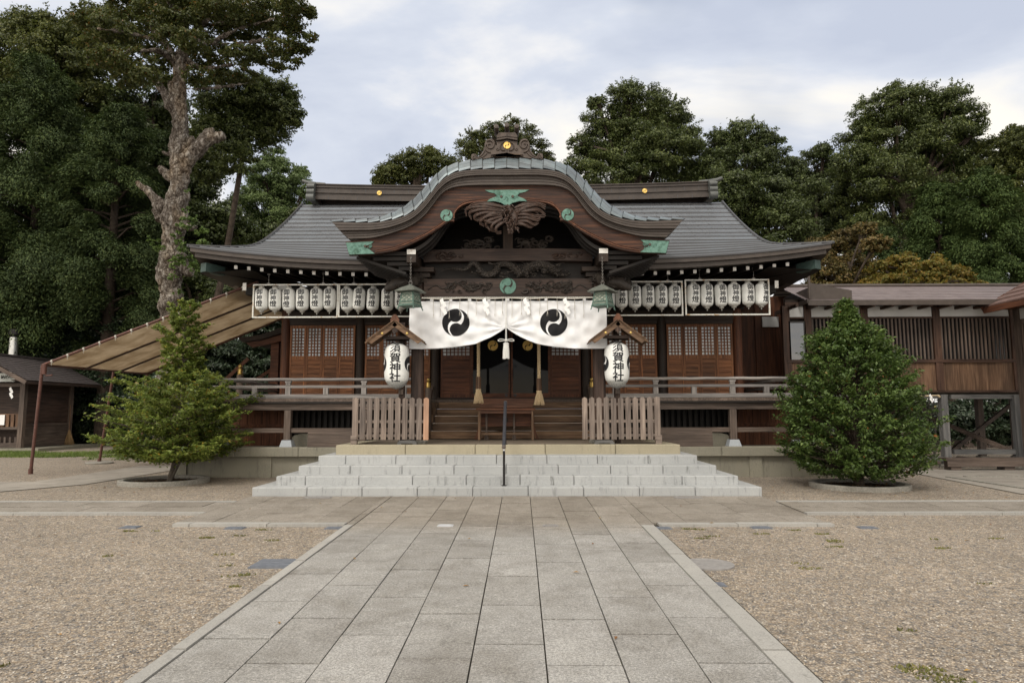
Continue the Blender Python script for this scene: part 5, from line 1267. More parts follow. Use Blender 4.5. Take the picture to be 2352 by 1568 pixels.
for i in range(11):
    x = bxl+.06+(bxr-bxl-.12)*i/10; mb = MB(); mb.box(x-.03, x+.03, BY-.004, BY+.004, btop-.02, btop+.055); part('loop', mb, CLOTH, ban)
mb = MB(); 
def twisted(mb, p, q, r, strands=2, pitch=.05, n=160, m2=None):
    p, q = Vector(p), Vector(q); d = q-p; L = d.length; dn = d.normalized(); a = dn.orthogonal().normalized(); b_ = dn.cross(a)
    for s_ in range(strands):
        pts = [p+d*(k/n)+(a*math.cos(2*math.pi*(L*k/n/pitch+s_/strands))+b_*math.sin(2*math.pi*(L*k/n/pitch+s_/strands)))*r*.55 for k in range(n+1)]; mb.tube(pts, r*.62, 6)
twisted(mb, (-1.72, BY+.0, btop+.052), (1.72, BY+.0, btop+.045), .014, 2, .09, 320); part('hanging_rope', mb, plain('pale_rope', (.42,.41,.38), (.6,.59,.55), .9), ban)
# sacred rope with hanging strands in front of the banner
t = thing('straw_rope', 'thin sacred rope with hanging strands along the top of the white banner', 'rope', (0, BY-.06, btop+.02))
mb = MB(); pts = [(-1.72+3.44*k/40, BY-.05, btop+.035-.02*math.sin(math.pi*k/40*4)**2) for k in range(41)]; mb.tube(pts, .012, 6); part('rope', mb, CORD, t)
for i in range(18):
    x = -1.5+3.0*i/17+rnd.uniform(-.02, .02); mb = MB(); L = .33+rnd.uniform(-.05, .04)
    mb.tube([(x, BY-.055, btop+.025), (x+rnd.uniform(-.008, .008), BY-.06, btop-L*.5), (x+rnd.uniform(-.012, .012), BY-.062, btop-L)], [.0055, .0055, .004], 5)
    for q in (-1, 1): mb.tube([(x, BY-.062, btop-L*.8), (x+q*.012, BY-.063, btop-L-.03)], .0025, 4)
    part('strand', mb, CORD, t)
def shide(name, x, y, ztop, sc_, label, grp='white zigzag paper streamers'):
    mb = MB(); a = .085*sc_; z = ztop; off_ = 0; dq = 0
    for i in range(4):                                   # zigzag of four folded paper leaves
        cx = x+(.020 if i % 2 else -.022)*sc_+i*.006*sc_; cz = z-.035*sc_-i*.072*sc_; th = R_(40); hw_, hh_ = .038*sc_, .050*sc_; P = []
        for u, v in ((-hw_,-hh_),(hw_,-hh_),(hw_,hh_),(-hw_,hh_)): P.append((cx+u*math.cos(th)-v*math.sin(th)*(-1 if i % 2 else 1)*.0-v*.35, cz+v*.95+u*.62))
        mb.prism(P, y-.0015-(i % 2)*.006, y+.0015-(i % 2)*.006)
    mb.tube([(x, y, ztop+.03), (x, y, ztop-.03)], .003, 4)
    return solo(name, mb, PAPER, label, 'paper streamer', grp, base=(x, y, ztop-.36*sc_))
for px, lab in ((1020, 'leftmost white zigzag paper streamer before the banner, overlapping the left crest'), (1118, 'white zigzag paper streamer before the banner, second from the left'), (1211, 'white zigzag paper streamer before the banner, second from the right'), (1303, 'rightmost white zigzag paper streamer before the banner, over the right crest')):
    p = at(px, 690, BY-.08); shide('paper_streamer', p.x-.02, BY-.085, btop+.0, 1.0, lab)
# tassel that gathers the banner
t = thing('banner_tassel', 'white knotted cord with a tassel hanging from the gathered middle of the banner', 'tassel', (bcx, BY-.05, zap-.45))
CORDW = plain('white_cord', (.60,.60,.58), (.72,.72,.70), .8, 0, 30, .2, .3)
zk = az(1162, 781.5, BY); ztt = az(1162, 790, BY); zte = az(1162, 824, BY)
mb = MB()
for q in (-1, 1): mb.tube([(bcx+q*.008, BY-.05, btop+.04), (bcx+q*.008, BY-.05, zap+.0), (bcx+q*.010, BY-.05, zk)], .006, 6)
for q in (-1, 1):
    pts = [(bcx, BY-.055, zk), (bcx+q*.05, BY-.06, zk+.016), (bcx+q*.12, BY-.06, zk+.018), (bcx+q*.16, BY-.06, zk-.005), (bcx+q*.13, BY-.06, zk-.022), (bcx+q*.06, BY-.06, zk-.012), (bcx, BY-.055, zk-.008)]; mb.tube(smooth_curve(pts, 24), .007, 6)
    mb.tube([(bcx+q*.005, BY-.055, zk), (bcx+q*.02, BY-.055, zk-.04), (bcx+q*.006, BY-.055, ztt)], .006, 6)
mb.lathe([(.0,-.022),(.02,-.016),(.025,0),(.02,.016),(0,.022)], (bcx, BY-.06, zk), 12); part('knotted_cord', mb, CORDW, t)
mb = MB(); mb.lathe([(.05,-.014),(.058,0),(.05,.014),(.01,.02)], (bcx, BY-.055, ztt), 16); part('tassel_head', mb, CORDW, t)
mb = MB()
for k in range(46):
    a = 2*math.pi*k/46; r0, r1 = .046, .060+rnd.uniform(-.004, .004); mb.tube([(bcx+r0*math.cos(a), BY-.055+r0*math.sin(a), ztt-.01), (bcx+r1*.95*math.cos(a), BY-.055+r1*.95*math.sin(a), (ztt+zte)/2), (bcx+r1*math.cos(a), BY-.055+r1*math.sin(a), zte+rnd.uniform(-.012, .012))], .0055, 4)
mb.lathe([(.052,zte-ztt+.01),(.044,-.01)], (bcx, BY-.055, ztt), 14); part('tassel_fringe', mb, CORDW, t)

# ================================================================== BELL ROPES
for px, nm, dzz in ((1099, 'left', 0), (1238, 'right', -.035)):
    Yb = 15.0; x = ax(px, 850, Yb); zs0, zs1 = az(px, 866, Yb)+dzz, az(px, 894, Yb)+dzz; ze = az(px, 925.5, Yb)+dzz
    t = thing('bell_rope', 'thick twisted bell rope with a straw brush end on the %s of the box' % nm, 'bell rope', (x, Yb, ze), 'bell ropes over the offertory box')
    mb = MB(); twisted(mb, (x, Yb, zs0), (x, Yb, 3.95), .034, 3, .20, 120); part('rope', mb, ROPE, t, smooth=60)
    mb = MB()
    for k in range(6):
        a = 2*math.pi*(k+.5)/6; c_, s_ = math.cos(a)*.045, math.sin(a)*.045; mb.bar((x+c_, Yb+s_, zs1), (x+c_*.95, Yb+s_*.95, zs0+.01), .045, .014, up=(c_, s_, 0))
    part('wooden_sleeve', mb, wood('warm', 'z'), t)
    mb = MB(); mb.lathe([(.052,-.03),(.062,-.015),(.062,0),(.05,.01)], (x, Yb, zs1-.0), 16); part('binding', mb, ROPE, t)
    mb = MB(); mb.lathe([(.085,ze-zs1+.06),(.07,(ze-zs1)*.5),(.048,-.03)], (x, Yb, zs1), 18)
    for k in range(110):
        a = rnd.uniform(0, 6.283); f = rnd.uniform(.75, 1.0); r1 = .112*f+rnd.uniform(-.008, .012); mb.tube([(x+.045*math.cos(a), Yb+.045*math.sin(a), zs1-.02), (x+.085*f*math.cos(a), Yb+.085*f*math.sin(a), zs1*.5+ze*.5), (x+r1*math.cos(a), Yb+r1*math.sin(a), ze+rnd.uniform(-.015, .03))], [.006, .006, .004], 4)
    part('brush', mb, ROPE, t)

# ================================================================== OFFERTORY BOX AND TABLE
TX = ax(1161, 950, 15.2)
t = thing('offering_table', 'low plain wooden table standing in front of the offertory box', 'table', (TX, 15.2, .795))
x0, x1 = ax(1093, 940, 15.15), ax(1229.5, 940, 15.15); ztop = az(1160, 937, 15.15)
mb = MB(); mb.box(x0, x1, 15.12, 15.50, ztop-.045, ztop); part('tabletop', mb, wood('box', 'x'), t, bevel=.005)
mb = MB(); mb.box(x0+.085, x1-.085, 15.16, 15.19, ztop-.115, ztop-.047); mb.box(x0+.085, x1-.085, 15.45, 15.48, ztop-.115, ztop-.047); part('apron', mb, wood('box', 'x'), t)
for xx in (x0+.05, x1-.085):
    for yy in (15.155, 15.44): mb = MB(); mb.box(xx, xx+.045, yy, yy+.045, .795, ztop-.047); part('leg', mb, wood('step', 'z'), t)
mb = MB(); mb.box(x0+.10, x1-.09, 15.30, 15.33, .91, .955); mb.box(x0+.06, x0+.09, 15.205, 15.435, .91, .955); mb.box(x1-.08, x1-.05, 15.205, 15.435, .91, .955); part('stretcher', mb, wood('step', 'x'), t)
t = thing('offertory_box', 'dark red brown offertory box with a flared top on splayed legs', 'offertory box', (TX, 15.75, .795))
mb = MB(); bx0, bx1 = x0+.08, x1-.06; mb.box(bx0, bx1, 15.58, 15.93, 1.09, 1.50); part('box', mb, wood('redwood', 'x'), t)
zt0, zt1 = 1.505, az(1160, 915.5, 15.75)
mb = MB()
w0, w1 = (bx1-bx0)/2, (bx1-bx0)/2+.06; mid = (bx0+bx1)/2; lo_ = [(mid-w0, 15.56), (mid+w0, 15.56), (mid+w0, 15.95), (mid-w0, 15.95)]; hi_ = [(mid-w1, 15.62), (mid+w1, 15.62), (mid+w1, 16.02), (mid-w1, 16.02)]
for k in range(4):
    A, B_ = lo_[k], lo_[(k+1) % 4]; C_, D_ = hi_[(k+1) % 4], hi_[k]; ins = .02
    mb.add([(*A, zt0), (*B_, zt0), (*C_, zt1), (*D_, zt1)], [(0, 1, 2, 3)])
part('flared_top', mb, wood('box', 'x'), t); t.children[-1].modifiers.new('thick', 'SOLIDIFY').thickness = .022
mb = MB()
for i in range(14): xx = bx0+.05+(bx1-bx0-.1)*i/13; mb.box(xx-.014, xx+.014, 15.60, 15.93, zt0-.0, zt0+.03)
part('grating', mb, wood('redwood', 'y'), t)
for fx in (1117.5, 1180.5):
    xx = ax(fx, 960, 15.57); mb = MB(); pl = [(-.022,1.44),(.022,1.44),(.02,1.0),(.028,.9),(.055,.795),(-.055,.795),(-.028,.9),(-.02,1.0)]; mb.prism([(xx+a, z) for a, z in pl], 15.53, 15.575); part('leg', mb, wood('greybrown', 'z'), t)
for q in (-1, 1):
    xe = bx0 if q < 0 else bx1; mb = MB(); pl = [(.02,1.42),(.05,1.42),(.065,1.1),(.11,.93),(.17,.80),(.09,.80),(.055,.93),(.03,1.1)]; mb.prism([(xe+q*(a-.015), z) for a, z in pl], 15.66, 15.84); part('leg', mb, wood('box', 'z'), t)
p = at(1160.5, 964, 15.57); mb = MB(); mb.prism([(p.x+a, p.z+b_) for a, b_ in circ(.062, 24)], 15.566, 15.579); part('round_emblem', mb, DARKBR, t)

# ================================================================== HANDRAIL ON THE STEPS
t = thing('handrail', 'single dark metal handrail running up the middle of the stone steps', 'handrail', (-.2, 11.68, .17))
A = at(1157.3, 1026, 11.62); B_ = at(1160.8, 924, 13.35); A.z = A.z
mb = MB(); mb.tube([A, B_], .031, 16); gr = part('grip', mb, GRIP, t, smooth=50)
for q, dd in ((A, A-B_), (B_, B_-A)):
    dd = dd.normalized(); mb = MB(); mb.tube([q, q+dd*.01, q+dd*.018], [.036, .036, .02], 16); part('end_cap', mb, plain('brown_grey_cap', (.12,.10,.09), (.15,.13,.12), .5), gr, smooth=40)
for f, zb_ in ((.06, .17), (.90, .795)):
    q = A.lerp(B_, f); mb = MB(); mb.tube([(q.x, q.y, zb_), (q.x, q.y, q.z-.02)], .021, 14); mb.lathe([(.045,0),(.045,.012),(.024,.014)], (q.x, q.y, zb_), 16); part('post', mb, METAL, t, smooth=40)
    if f < .5: mb = MB(); mb.box(q.x-.015, q.x+.015, q.y-.0235, q.y-.0205, q.z-.115, q.z-.045); part('sticker', mb, PAPER, t)

# ================================================================== AWNING
aw = thing('awning', 'beige tarpaulin awning on rusty red pipes sloping down from the left end of the hall', 'awning', (-11.2, 16.0, 0))
lo0, lo1 = at(98, 838, 16.0), at(338, 858, 21.0); hi0, hi1 = at(590, 648, 16.0), at(672, 722, 20.6)
A, B_, C_, D_ = lo0, hi0, hi1, lo1                                  # low front, high front, high back, low back
mb = MB(); rows = []
for j in range(25):
    v = j/24; L_, H_ = A.lerp(D_, v), B_.lerp(C_, v); r = []
    for i in range(41):
        u = i/40; p = L_.lerp(H_, u); sg = -.05*math.sin(math.pi*((v*3) % 1))*(.4+.6*math.sin(math.pi*u)) - .02*math.sin(u*40+v*9)*(u**3)*(1-v) + .008*math.sin(u*13+v*7); r.append((p.x, p.y, p.z+sg+.03))
    rows.append(r)
mb.sheet(rows); tp = part('tarpaulin', mb, TARP, aw, smooth=80); tp.modifiers.new('thick', 'SOLIDIFY').thickness = .006
for p, q, r in ((A, B_, .032), (A, D_, .03), (B_, C_, .03), (D_, C_, .03)):
    mb = MB(); mb.tube([p, p.lerp(q, .5), q], r, 10); part('frame_pipe', mb, RUST, aw, smooth=50)
for v in (.333, .666):
    p, q = A.lerp(D_, v), B_.lerp(C_, v); mb = MB(); mb.tube([p-Vector((0,0,.03)), q-Vector((0,0,.03))], .028, 8); part('rafter_pipe', mb, plain('dark_brown_pipe', (.03,.015,.012), (.05,.026,.02), .6), aw, smooth=50)
for px, py, Yp, top in ((70, 1088, 16.02, A), (228, 1063, 19.48, A.lerp(D_, .62)), (322, 1066, 21.0, D_)):
    b_ = at(px, py, Yp); mb = MB(); mb.tube([(b_.x, b_.y, 0), (b_.x*.6+top.x*.4, b_.y*.6+top.y*.4, top.z*.4), top], .036, 10); mb.lathe([(.05,0),(.05,.12),(.038,.125)], (b_.x, b_.y, 0), 12); po = part('pole', mb, RUST, aw, smooth=50)
mb = MB(); mb.tube([A+Vector((.05,0,-.22)), A+Vector((.05,0,.02))], .05, 10); mb.tube([A+Vector((.08,0,-.25)), A+Vector((.25,0,-.24))], .018, 6); part('clamp', mb, RUST, aw, smooth=50)
mb = MB()
for i in range(13):
    p = A.lerp(B_, (i+.6)/13.5); mb = MB(); d = (B_-A).normalized(); mb.tube([p-d*.02, p+d*.02], .042, 8); mb.tube([p+Vector((0,-.03,-.03)), p+Vector((.01,-.04,-.10))], .006, 4); part('tie', mb, CORD, aw)
solo('stone_slab', MB().lathe([(.35,0),(.36,.03),(.33,.05),(0,.05)], (*at(228, 1063, 19.3)[:2], 0), 14), STONE, 'flat grey stone slab under the second awning pole', 'stone')

# ================================================================== OFFERING HUT
hut = thing('wooden_hut', 'small dark wooden hut with a brown shingle roof, a sign and a steel chimney', 'hut', (-20.0, 27, 0))
HX, HX0, HY0, HY1 = -18.65, -21.35, 25.8, 28.5
def hpart(name, mb, mat, parent=hut, **k): return part(name, mb, mat, parent, **k)
HUTROOF = plain('brown_shingle', (.055,.047,.047), (.09,.077,.077), .75, 0, 6, .3, .3, fine=(40, .2))
EX, EZ, RX, RZ, RY0, RY1 = -18.0, 2.63, -20.0, 3.66, 25.0, 29.5
mb = MB()
for i in range(13): z = .12+i*.19; mb.box(HX-.02+.004*(i % 2), HX+.012-.012*(i % 2)*0, HY0+.09, HY1-.09, z, z+.183)
hpart('side_boards', mb, wood('hut', 'y'))
mb = MB(); mb.box(HX+.013, HX+.05, HY0, HY1, .93, 1.02)
for i in range(4): mb.box(HX+.013, HX+.03, HY0+.05, HY1-.02, .13+i*.195, .13+i*.195+.19)
hpart('side_skirting', mb, wood('greybrown', 'y'))
for x, y in ((HX, HY0), (HX, HY1), (HX0, HY0), (HX0, HY1)): mb = MB(); mb.box(x-.09, x+.09, y-.09, y+.09, .1, 2.7); hpart('corner_post', mb, wood('greybrown', 'z'))
mb = MB(); mb.box(HX0, HX-.1, HY0+.5, HY0+.54, .1, 3.0); mb.box(HX0, HX-.1, HY0+.05, HY0+.49, 1.10, 1.14); mb.box(HX0-.02, HX0+.02, HY0+.1, HY1-.1, .1, 2.7); mb.box(HX0, HX-.1, HY1-.02, HY1+.02, .1, 2.9); hpart('back_boards', mb, wood('hut', 'x'))
mb = MB(); mb.box(HX0+.1, HX-.095, HY0-.04, HY0+.04, .80, .90); mb.box(HX0+.1, HX-.095, HY0-.04, HY0+.04, .14, .30); mb.box(HX0+.1, HX-.095, HY0-.04, HY0+.04, 2.42, 2.55); hpart('front_rail', mb, wood('greybrown', 'x'))
mb = MB()
for i in range(12): x = HX-.2-i*.2; mb.box(x-.04, x+.04, HY0-.01, HY0+.02, .301, .52)
hpart('front_slats', mb, wood('greybrown', 'z'))
mb = MB()
for i in range(13): x = HX-.17-i*.19; mb.box(x-.06, x+.06, HY0-.02, HY0+.03, .901, 1.36)
mb.box(HX0+.1, HX-.095, HY0-.025, HY0+.035, 1.361, 1.40); hpart('pale_slats', mb, wood('warm', 'z'))
nr = 12
for sd_ in (1, -1):
    mb = MB()
    for i in range(nr):
        a, b2 = i/nr, (i+1)/nr; xa, xb = RX+(EX-RX)*a*sd_, RX+(EX-RX)*b2*sd_; za, zb2 = RZ+(EZ-RZ)*a, RZ+(EZ-RZ)*b2
        mb.add([(xa, RY0, za), (xb, RY0, zb2+.02), (xb, RY1, zb2+.02), (xa, RY1, za), (xb, RY0, zb2-.003), (xb, RY1, zb2-.003)], [(0,1,2,3),(1,4,5,2)])
    hpart('roof', mb, HUTROOF)
mb = MB(); mb.box(RX-.09, RX+.09, RY0-.02, RY1+.02, RZ, RZ+.07); hpart('ridge_cap', mb, HUTROOF)
mb = MB()
for q in (1, -1): mb.bar((RX, RY0-.02, RZ-.10), (RX+(EX-RX)*q, RY0-.02, EZ-.09), .05, .14)
hpart('barge_board', mb, wood('greybrown', 'x'))
mb = MB(); mb.box(EX-.08, EX-.02, RY0+.02, RY1, EZ-.13, EZ-.02); mb.box(EX-.6, EX-.09, RY0+.05, RY1, EZ-.02, EZ+.02); hpart('eave_board', mb, wood('hut', 'y'))
sy_ = HY0-.35; s0, s1 = at(-60, 857, sy_), at(33, 876, sy_); mb = MB(); mb.box(s0.x, s1.x, sy_, sy_+.04, s1.z, s0.z); sg = hpart('sign_board', mb, plain('pale_sign', (.42,.44,.42), (.50,.52,.5), .7))
sgm = MB()
for i, ch in enumerate('納め所'):
    pp = at(6+9.2*i, 865.5, sy_-.004); vs, fs = glyph(ch, .145, .02); sgm.add([(pp.x+u, sy_-.004, pp.z+v) for u, v in vs], fs)
part('lettering', sgm, BLACKINK, sg)
mb = MB(); mb.box(s1.x-1.0, s1.x-.05, sy_-.004, sy_-.001, s1.z+.04, s1.z+.05); part('underline', mb, BLACKINK, sg)
pc = at(31, 800, 27.6); ctop = at(31, 775, 27.6).z
mb = MB(); mb.tube([(pc.x, 27.6, 3.0), (pc.x, 27.6, ctop)], .165, 18); ch_ = hpart('chimney', mb, STEEL, smooth=50)
mb = MB(); mb.tube([(pc.x, 27.6, ctop), (pc.x, 27.6, ctop+.12)], .11, 14); mb.lathe([(.20,0),(.21,.02),(.21,.22),(.05,.27)], (pc.x, 27.6, ctop+.10), 18); hpart('chimney_cap', mb, METAL, parent=ch_)
hx0, hy = HX0, HY0
p = at(27, 907, hy-.1); shide('paper_streamer', p.x, hy-.15, p.z+.26, 1.25, 'white zigzag paper streamer hanging in the front of the dark hut', 'paper streamers hung elsewhere')
p = at(3, 964, hy-.1); mb = MB(); mb.box(p.x-.3, p.x+.10, hy-.075, hy-.06, p.z-.19, p.z+.19); solo('notice', mb, PAPER, 'white paper notice fixed to the slats of the dark hut', 'notice')
F0, F1 = Vector((HX, HY0, 0)), Vector((HX, HY1, 0)); p1 = Vector((HX+.1, 28.3, 0))
mb = MB(); mb.box(-22.5, -17.6, 25.3, 29.2, 0, .11); struct('hut_footing', mb, CONC)
br_ = thing('broom', 'straw broom leaning against the side wall of the dark hut', 'broom', (HX+.15, 28.3, .1))
kx = F0.lerp(F1, .95); bx_, by_ = kx.x+.14, kx.y
mb = MB(); mb.tube([(bx_, by_, .62), (bx_-.05, by_+.05, 1.75)], .02, 8); part('handle', mb, wood('warm', 'z'), br_)
mb = MB()
for k in range(60):
    a = rnd.uniform(0, 6.28); r1 = .19*math.sqrt(rnd.uniform(0, 1)); mb.tube([(bx_+.02*math.cos(a), by_+.02*math.sin(a), .72), (bx_+.02+r1*.8*math.cos(a), by_+r1*.6*math.sin(a), .3), (bx_+.05+r1*math.cos(a), by_+r1*.7*math.sin(a), .12)], [.012, .012, .006], 4)
part('bristles', mb, plain('brown_straw', (.16,.10,.045), (.26,.17,.08), .9), br_)
# dark board fence in the shade behind
for nm, x0, x1, y, lab in (('board_fence', -18.2, -8.0, 30.2, 'dark shaded board fence between the hut and the shrine hall'), ('board_fence', 7.2, 24, 27.0, 'dark board fence in the shade beyond the raised corridor')):
    f = thing(nm, lab, 'fence', ((x0+x1)/2, y, 0), 'board fences behind the yard'); mb = MB(); i = 0; x = x0
    while x < x1: mb.box(x, x+.13, y, y+.025, 0, 1.75+rnd.uniform(-.02, .02)); x += .15
    part('board_panel', mb, wood('dark' if x0 < 0 else 'greybrown', 'z'), f); mb = MB(); mb.box(x0, x1, y+.026, y+.07, .5, .6); mb.box(x0, x1, y+.026, y+.07, 1.4, 1.5); part('rail', mb, wood('dark', 'x'), f)

# ================================================================== RAISED CORRIDOR ON THE RIGHT
GY = 17.33
def gx(px, py=800): return ax(px, py, GY)
def gzz(py, px=2100): return az(px, py, GY)
cor = thing('raised_corridor', 'raised wooden corridor with slatted windows, white plaster band and brown sheet roof', 'corridor', (10.7, GY, 0))
def cp(name, mb, mat, parent=cor, **k): return part(name, mb, mat, parent, **k)
XL, XRr = gx(1806), 17.0
zP1, zP0, zL1, zL0, zB0 = gzz(702), gzz(727), gzz(729.5), gzz(828), gzz(899)
CROOF = plain('brown_sheet_roof', (.15,.122,.124), (.215,.18,.183), .38, .25, 4, .1, .5)
mb = MB(); ze, zr = az(2100, 691, 16.75), az(2100, 658, 18.6); ye, yr = 16.75, 18.6; n = 9; xl = gx(1830)-.0
for side in (1, -1):
    for i in range(n):
        a, b2 = i/n, (i+1)/n; y0, y1 = ye+(yr-ye)*a, ye+(yr-ye)*b2; z0_, z1_ = ze+(zr-ze)*a, ze+(zr-ze)*b2
        if side < 0: y0, y1 = 2*yr-y0, 2*yr-y1
        X0 = 7.35
        mb.add([(X0,y0,z0_+.018),(XRr,y0,z0_+.018),(XRr,y1,z1_),(X0,y1,z1_),(X0,y0,z0_-.004),(XRr,y0,z0_-.004)], [(0,1,2,3),(4,5,1,0)])
crf = cp('roof', mb, CROOF)
mb = MB(); mb.box(7.35, XRr, ye-.02, ye+.02, ze-.10, ze+.03); mb.box(7.33, 7.349, ye, 2*yr-ye, ze-.05, ze+.06); mb.tube([(7.2, yr, zr+.03), (XRr, yr, zr+.03)], .05, 8); cp('roof_edge', mb, FASCIA, parent=crf)
mb = MB(); v0, v1 = at(1856, 688, 17.0), at(1912, 660, 18.2); mb.box(v0.x, v0.x+.05, 17.0, 18.6, v0.z-.02, v0.z+.30); mb.add([(v0.x+.05, 16.95, v0.z-.0), (v0.x+.05, 16.95, v0.z+.42), (v1.x-.1, 16.95, v0.z+.22), (v1.x-.1, 16.95, v0.z-.0), (v0.x+.05, 16.99, v0.z-.0), (v0.x+.05, 16.99, v0.z+.42), (v1.x-.1, 16.99, v0.z+.22), (v1.x-.1, 16.99, v0.z-.0)], [(0,1,2,3),(7,6,5,4),(0,4,5,1),(1,5,6,2),(2,6,7,3),(3,7,4,0)])
q0 = at(1856, 625, 16.9); mb.tube([(v0.x+.0, 16.9, v0.z), (v0.x, 16.9, q0.z)], .035, 8); cp('roof_flashing', mb, FASCIA, parent=crf)
for i in range(20): x = XL+.1+i*.47; mb = MB(); mb.box(x-.035, x+.035, ye+.03, GY+.1, ze-.13, ze-.06); cp('eave_rafter', mb, wood('umber', 'y'))
mb = MB(); mb.box(XL, XRr, GY-.03, GY+.05, zP1+.005, zP1+.10); mb.box(XL, XRr, GY-.04, GY+.05, zL1-.02, zP0-.004); mb.box(XL, XRr, GY-.06, GY+.05, zL0-.05, zL0+.03); mb.box(XL, XRr, GY-.03, GY+.06, zB0-.02, zB0+.03); cp('wall_beam', mb, wood('umber', 'x'))
posts = [1807, 1857, 1987, 2153, 2331]
for px in posts: x = gx(px); mb = MB(); mb.box(x-.09, x+.09, GY-.05, GY+.08, zB0+.031, zP1+.0) ; cp('wall_post', mb, wood('umber', 'z'))
for a, b2 in ((1813,1850),(1864,1980),(1994,2145),(2160,2324)):
    mb = MB(); mb.box(gx(a), gx(b2), GY, GY+.04, zP0, zP1); cp('plaster_panel', mb, PLASTER)
for a, b2 in ((1864,1980),(1994,2145),(2160,2324)):
    xa, xb = gx(a), gx(b2); mb = MB(); nn_ = int((xb-xa)/.095)
    for i in range(nn_): x = xa+(xb-xa)*(i+.5)/nn_; mb.box(x-.020, x+.020, GY-.015, GY+.015, zL0+.032, zL1-.022)
    lt = cp('window_lattice', mb, wood('greybrown', 'z')); mb = MB(); mb.box(xa, xb, GY+.06, GY+.075, zL0, zL1); cp('pane', mb, mat_glass('grey_window_glass', (.02,.02,.021), .12, .3) if 'gw' not in MATS else MATS['gw'], parent=lt); MATS['gw'] = cor.children[-1].children[0].data.materials[0] if cor.children[-1].children else MATS.get('gw')
mb = MB(); xa, xb = gx(1812), gx(1851); zt_, zb_ = gzz(737), gzz(832)
mb.box(xa, xb, GY-.05, GY-.01, zb_, zb_+.04); mb.box(xa, xb, GY-.05, GY-.01, zt_-.04, zt_); mb.box(xa, xa+.04, GY-.05, GY-.01, zb_+.04, zt_-.04); mb.box(xb-.04, xb, GY-.05, GY-.01, zb_+.04, zt_-.04); wf = cp('window', mb, METAL)
mb = MB(); mb.box(xa+.04, xb-.04, GY-.03, GY-.022, zb_+.04, zt_-.04); cp('pane', mb, mat_glass('mirror_like_glass', (.02,.02,.02), .02, 1.6), parent=wf)
mb = MB(); x = XL
while x < gx(2331): mb.box(x, x+.176, GY-.01+rnd.uniform(0,.006), GY+.03, zB0+.032, zL0-.052); x += .18
cp('wall_boards', mb, wood('warm', 'z'))
mb = MB(); mb.box(XL, XRr, GY+.1, 21.6, zB0+.02, zB0+.08); cp('floor', mb, wood('dark', 'x'))
mb = MB(); mb.box(XL+.1, XRr, GY+.2, GY+.25, zB0+.09, zP1+.2); cp('inner_wall', mb, wood('dark', 'x'))
zF1, zF0 = gzz(906), gzz(915)
mb = MB(); mb.box(XL, gx(2163)-.001, GY-.02, GY+.1, zF0-.0, zF1); mb.box(gx(2176)+.001, gx(2331), GY-.02, GY+.1, zF0-.01, zF1); mb.box(gx(2176), gx(2331), GY+.0, GY+.08, gzz(1043)-.0, gzz(1032)); mb.box(gx(1900), gx(2160), GY+.0, GY+.08, gzz(1059), gzz(1048)); cp('floor_beam', mb, wood('bluegrey', 'x'))
for px, Yq in ((2168, GY), (2336, GY), (1905, GY), (2250, 20.6), (2330, 20.6), (2120, 20.6)):
    p = at(px, 960, Yq); mb = MB(); mb.box(p.x-.085, p.x+.085, Yq-.085, Yq+.085, .1, zF1-.001 if Yq == GY else zB0); po = cp('floor_post', mb, wood('bluegrey' if Yq == GY else 'greybrown', 'z'), bevel=.006)
    mb = MB(); mb.box(p.x-.13, p.x+.13, Yq-.13, Yq+.13, -.02, .099); cp('stone_foot', mb, STONE, parent=po, bevel=.02)
mb = MB(); mb.bar((gx(2331), GY+.2, .35), (gx(2180), 20.4, 1.75), .1, .1); mb.bar(at(2180, 1040, 20.5), at(2320, 930, 20.5), .1, .1); mb.bar(at(2060, 985, GY+.05), at(2158, 1062, GY+.05), .09, .10); mb.box(gx(1900), gx(2400), 20.6, 20.7, .42, .56); mb.bar(at(2200, 1053, 19.5), at(2340, 1066, 18), .12, .14); cp('brace', mb, wood('greybrown', 'x'))
# rope with paper streamers under the corridor
mb = MB(); p, q = at(2060, 908, GY-.08), at(2157, 907.5, GY-.08); mb.tube([p, p.lerp(q, .5)-Vector((0,0,.02)), q], .014, 6); mb.tube([q-Vector((.04,0,0)), q+Vector((.02,0,-.04))], .022, 6); solo('straw_rope', mb, ROPE, 'thin straw rope tied under the raised corridor beside the bush', 'rope')
for px, lb_ in ((2099, 'small white paper streamer under the corridor, beside the bush'), (2137, 'small white paper streamer under the corridor, beside the grey post')):
    p = at(px, 908, GY-.09); shide('paper_streamer', p.x, GY-.1, p.z+.02, .62, lb_, 'paper streamers hung elsewhere')
# low bench
b0, b1 = at(2165, 1060, 16.75), at(2400, 1060, 16.75); be = thing('low_bench', 'low weathered plank bench under the raised corridor', 'bench', (b0.x+1, 16.75, 0))
mb = MB(); mb.box(b0.x, b1.x, 16.6, 16.68, .24, .30); mb.box(b0.x, b1.x, 16.69, 16.80, .245, .30); mb.box(b0.x, b1.x, 16.81, 16.92, .24, .298); mb.box(b0.x+.02, b1.x, 16.585, 16.598, .10, .235); part('seat', mb, wood('greybrown', 'x'), be)
for px in (2188, 2310): x = at(px, 1060, 16.75).x; mb = MB(); mb.box(x-.12, x+.12, 16.62, 16.9, 0, .239); part('leg', mb, wood('greybrown', 'x'), be)
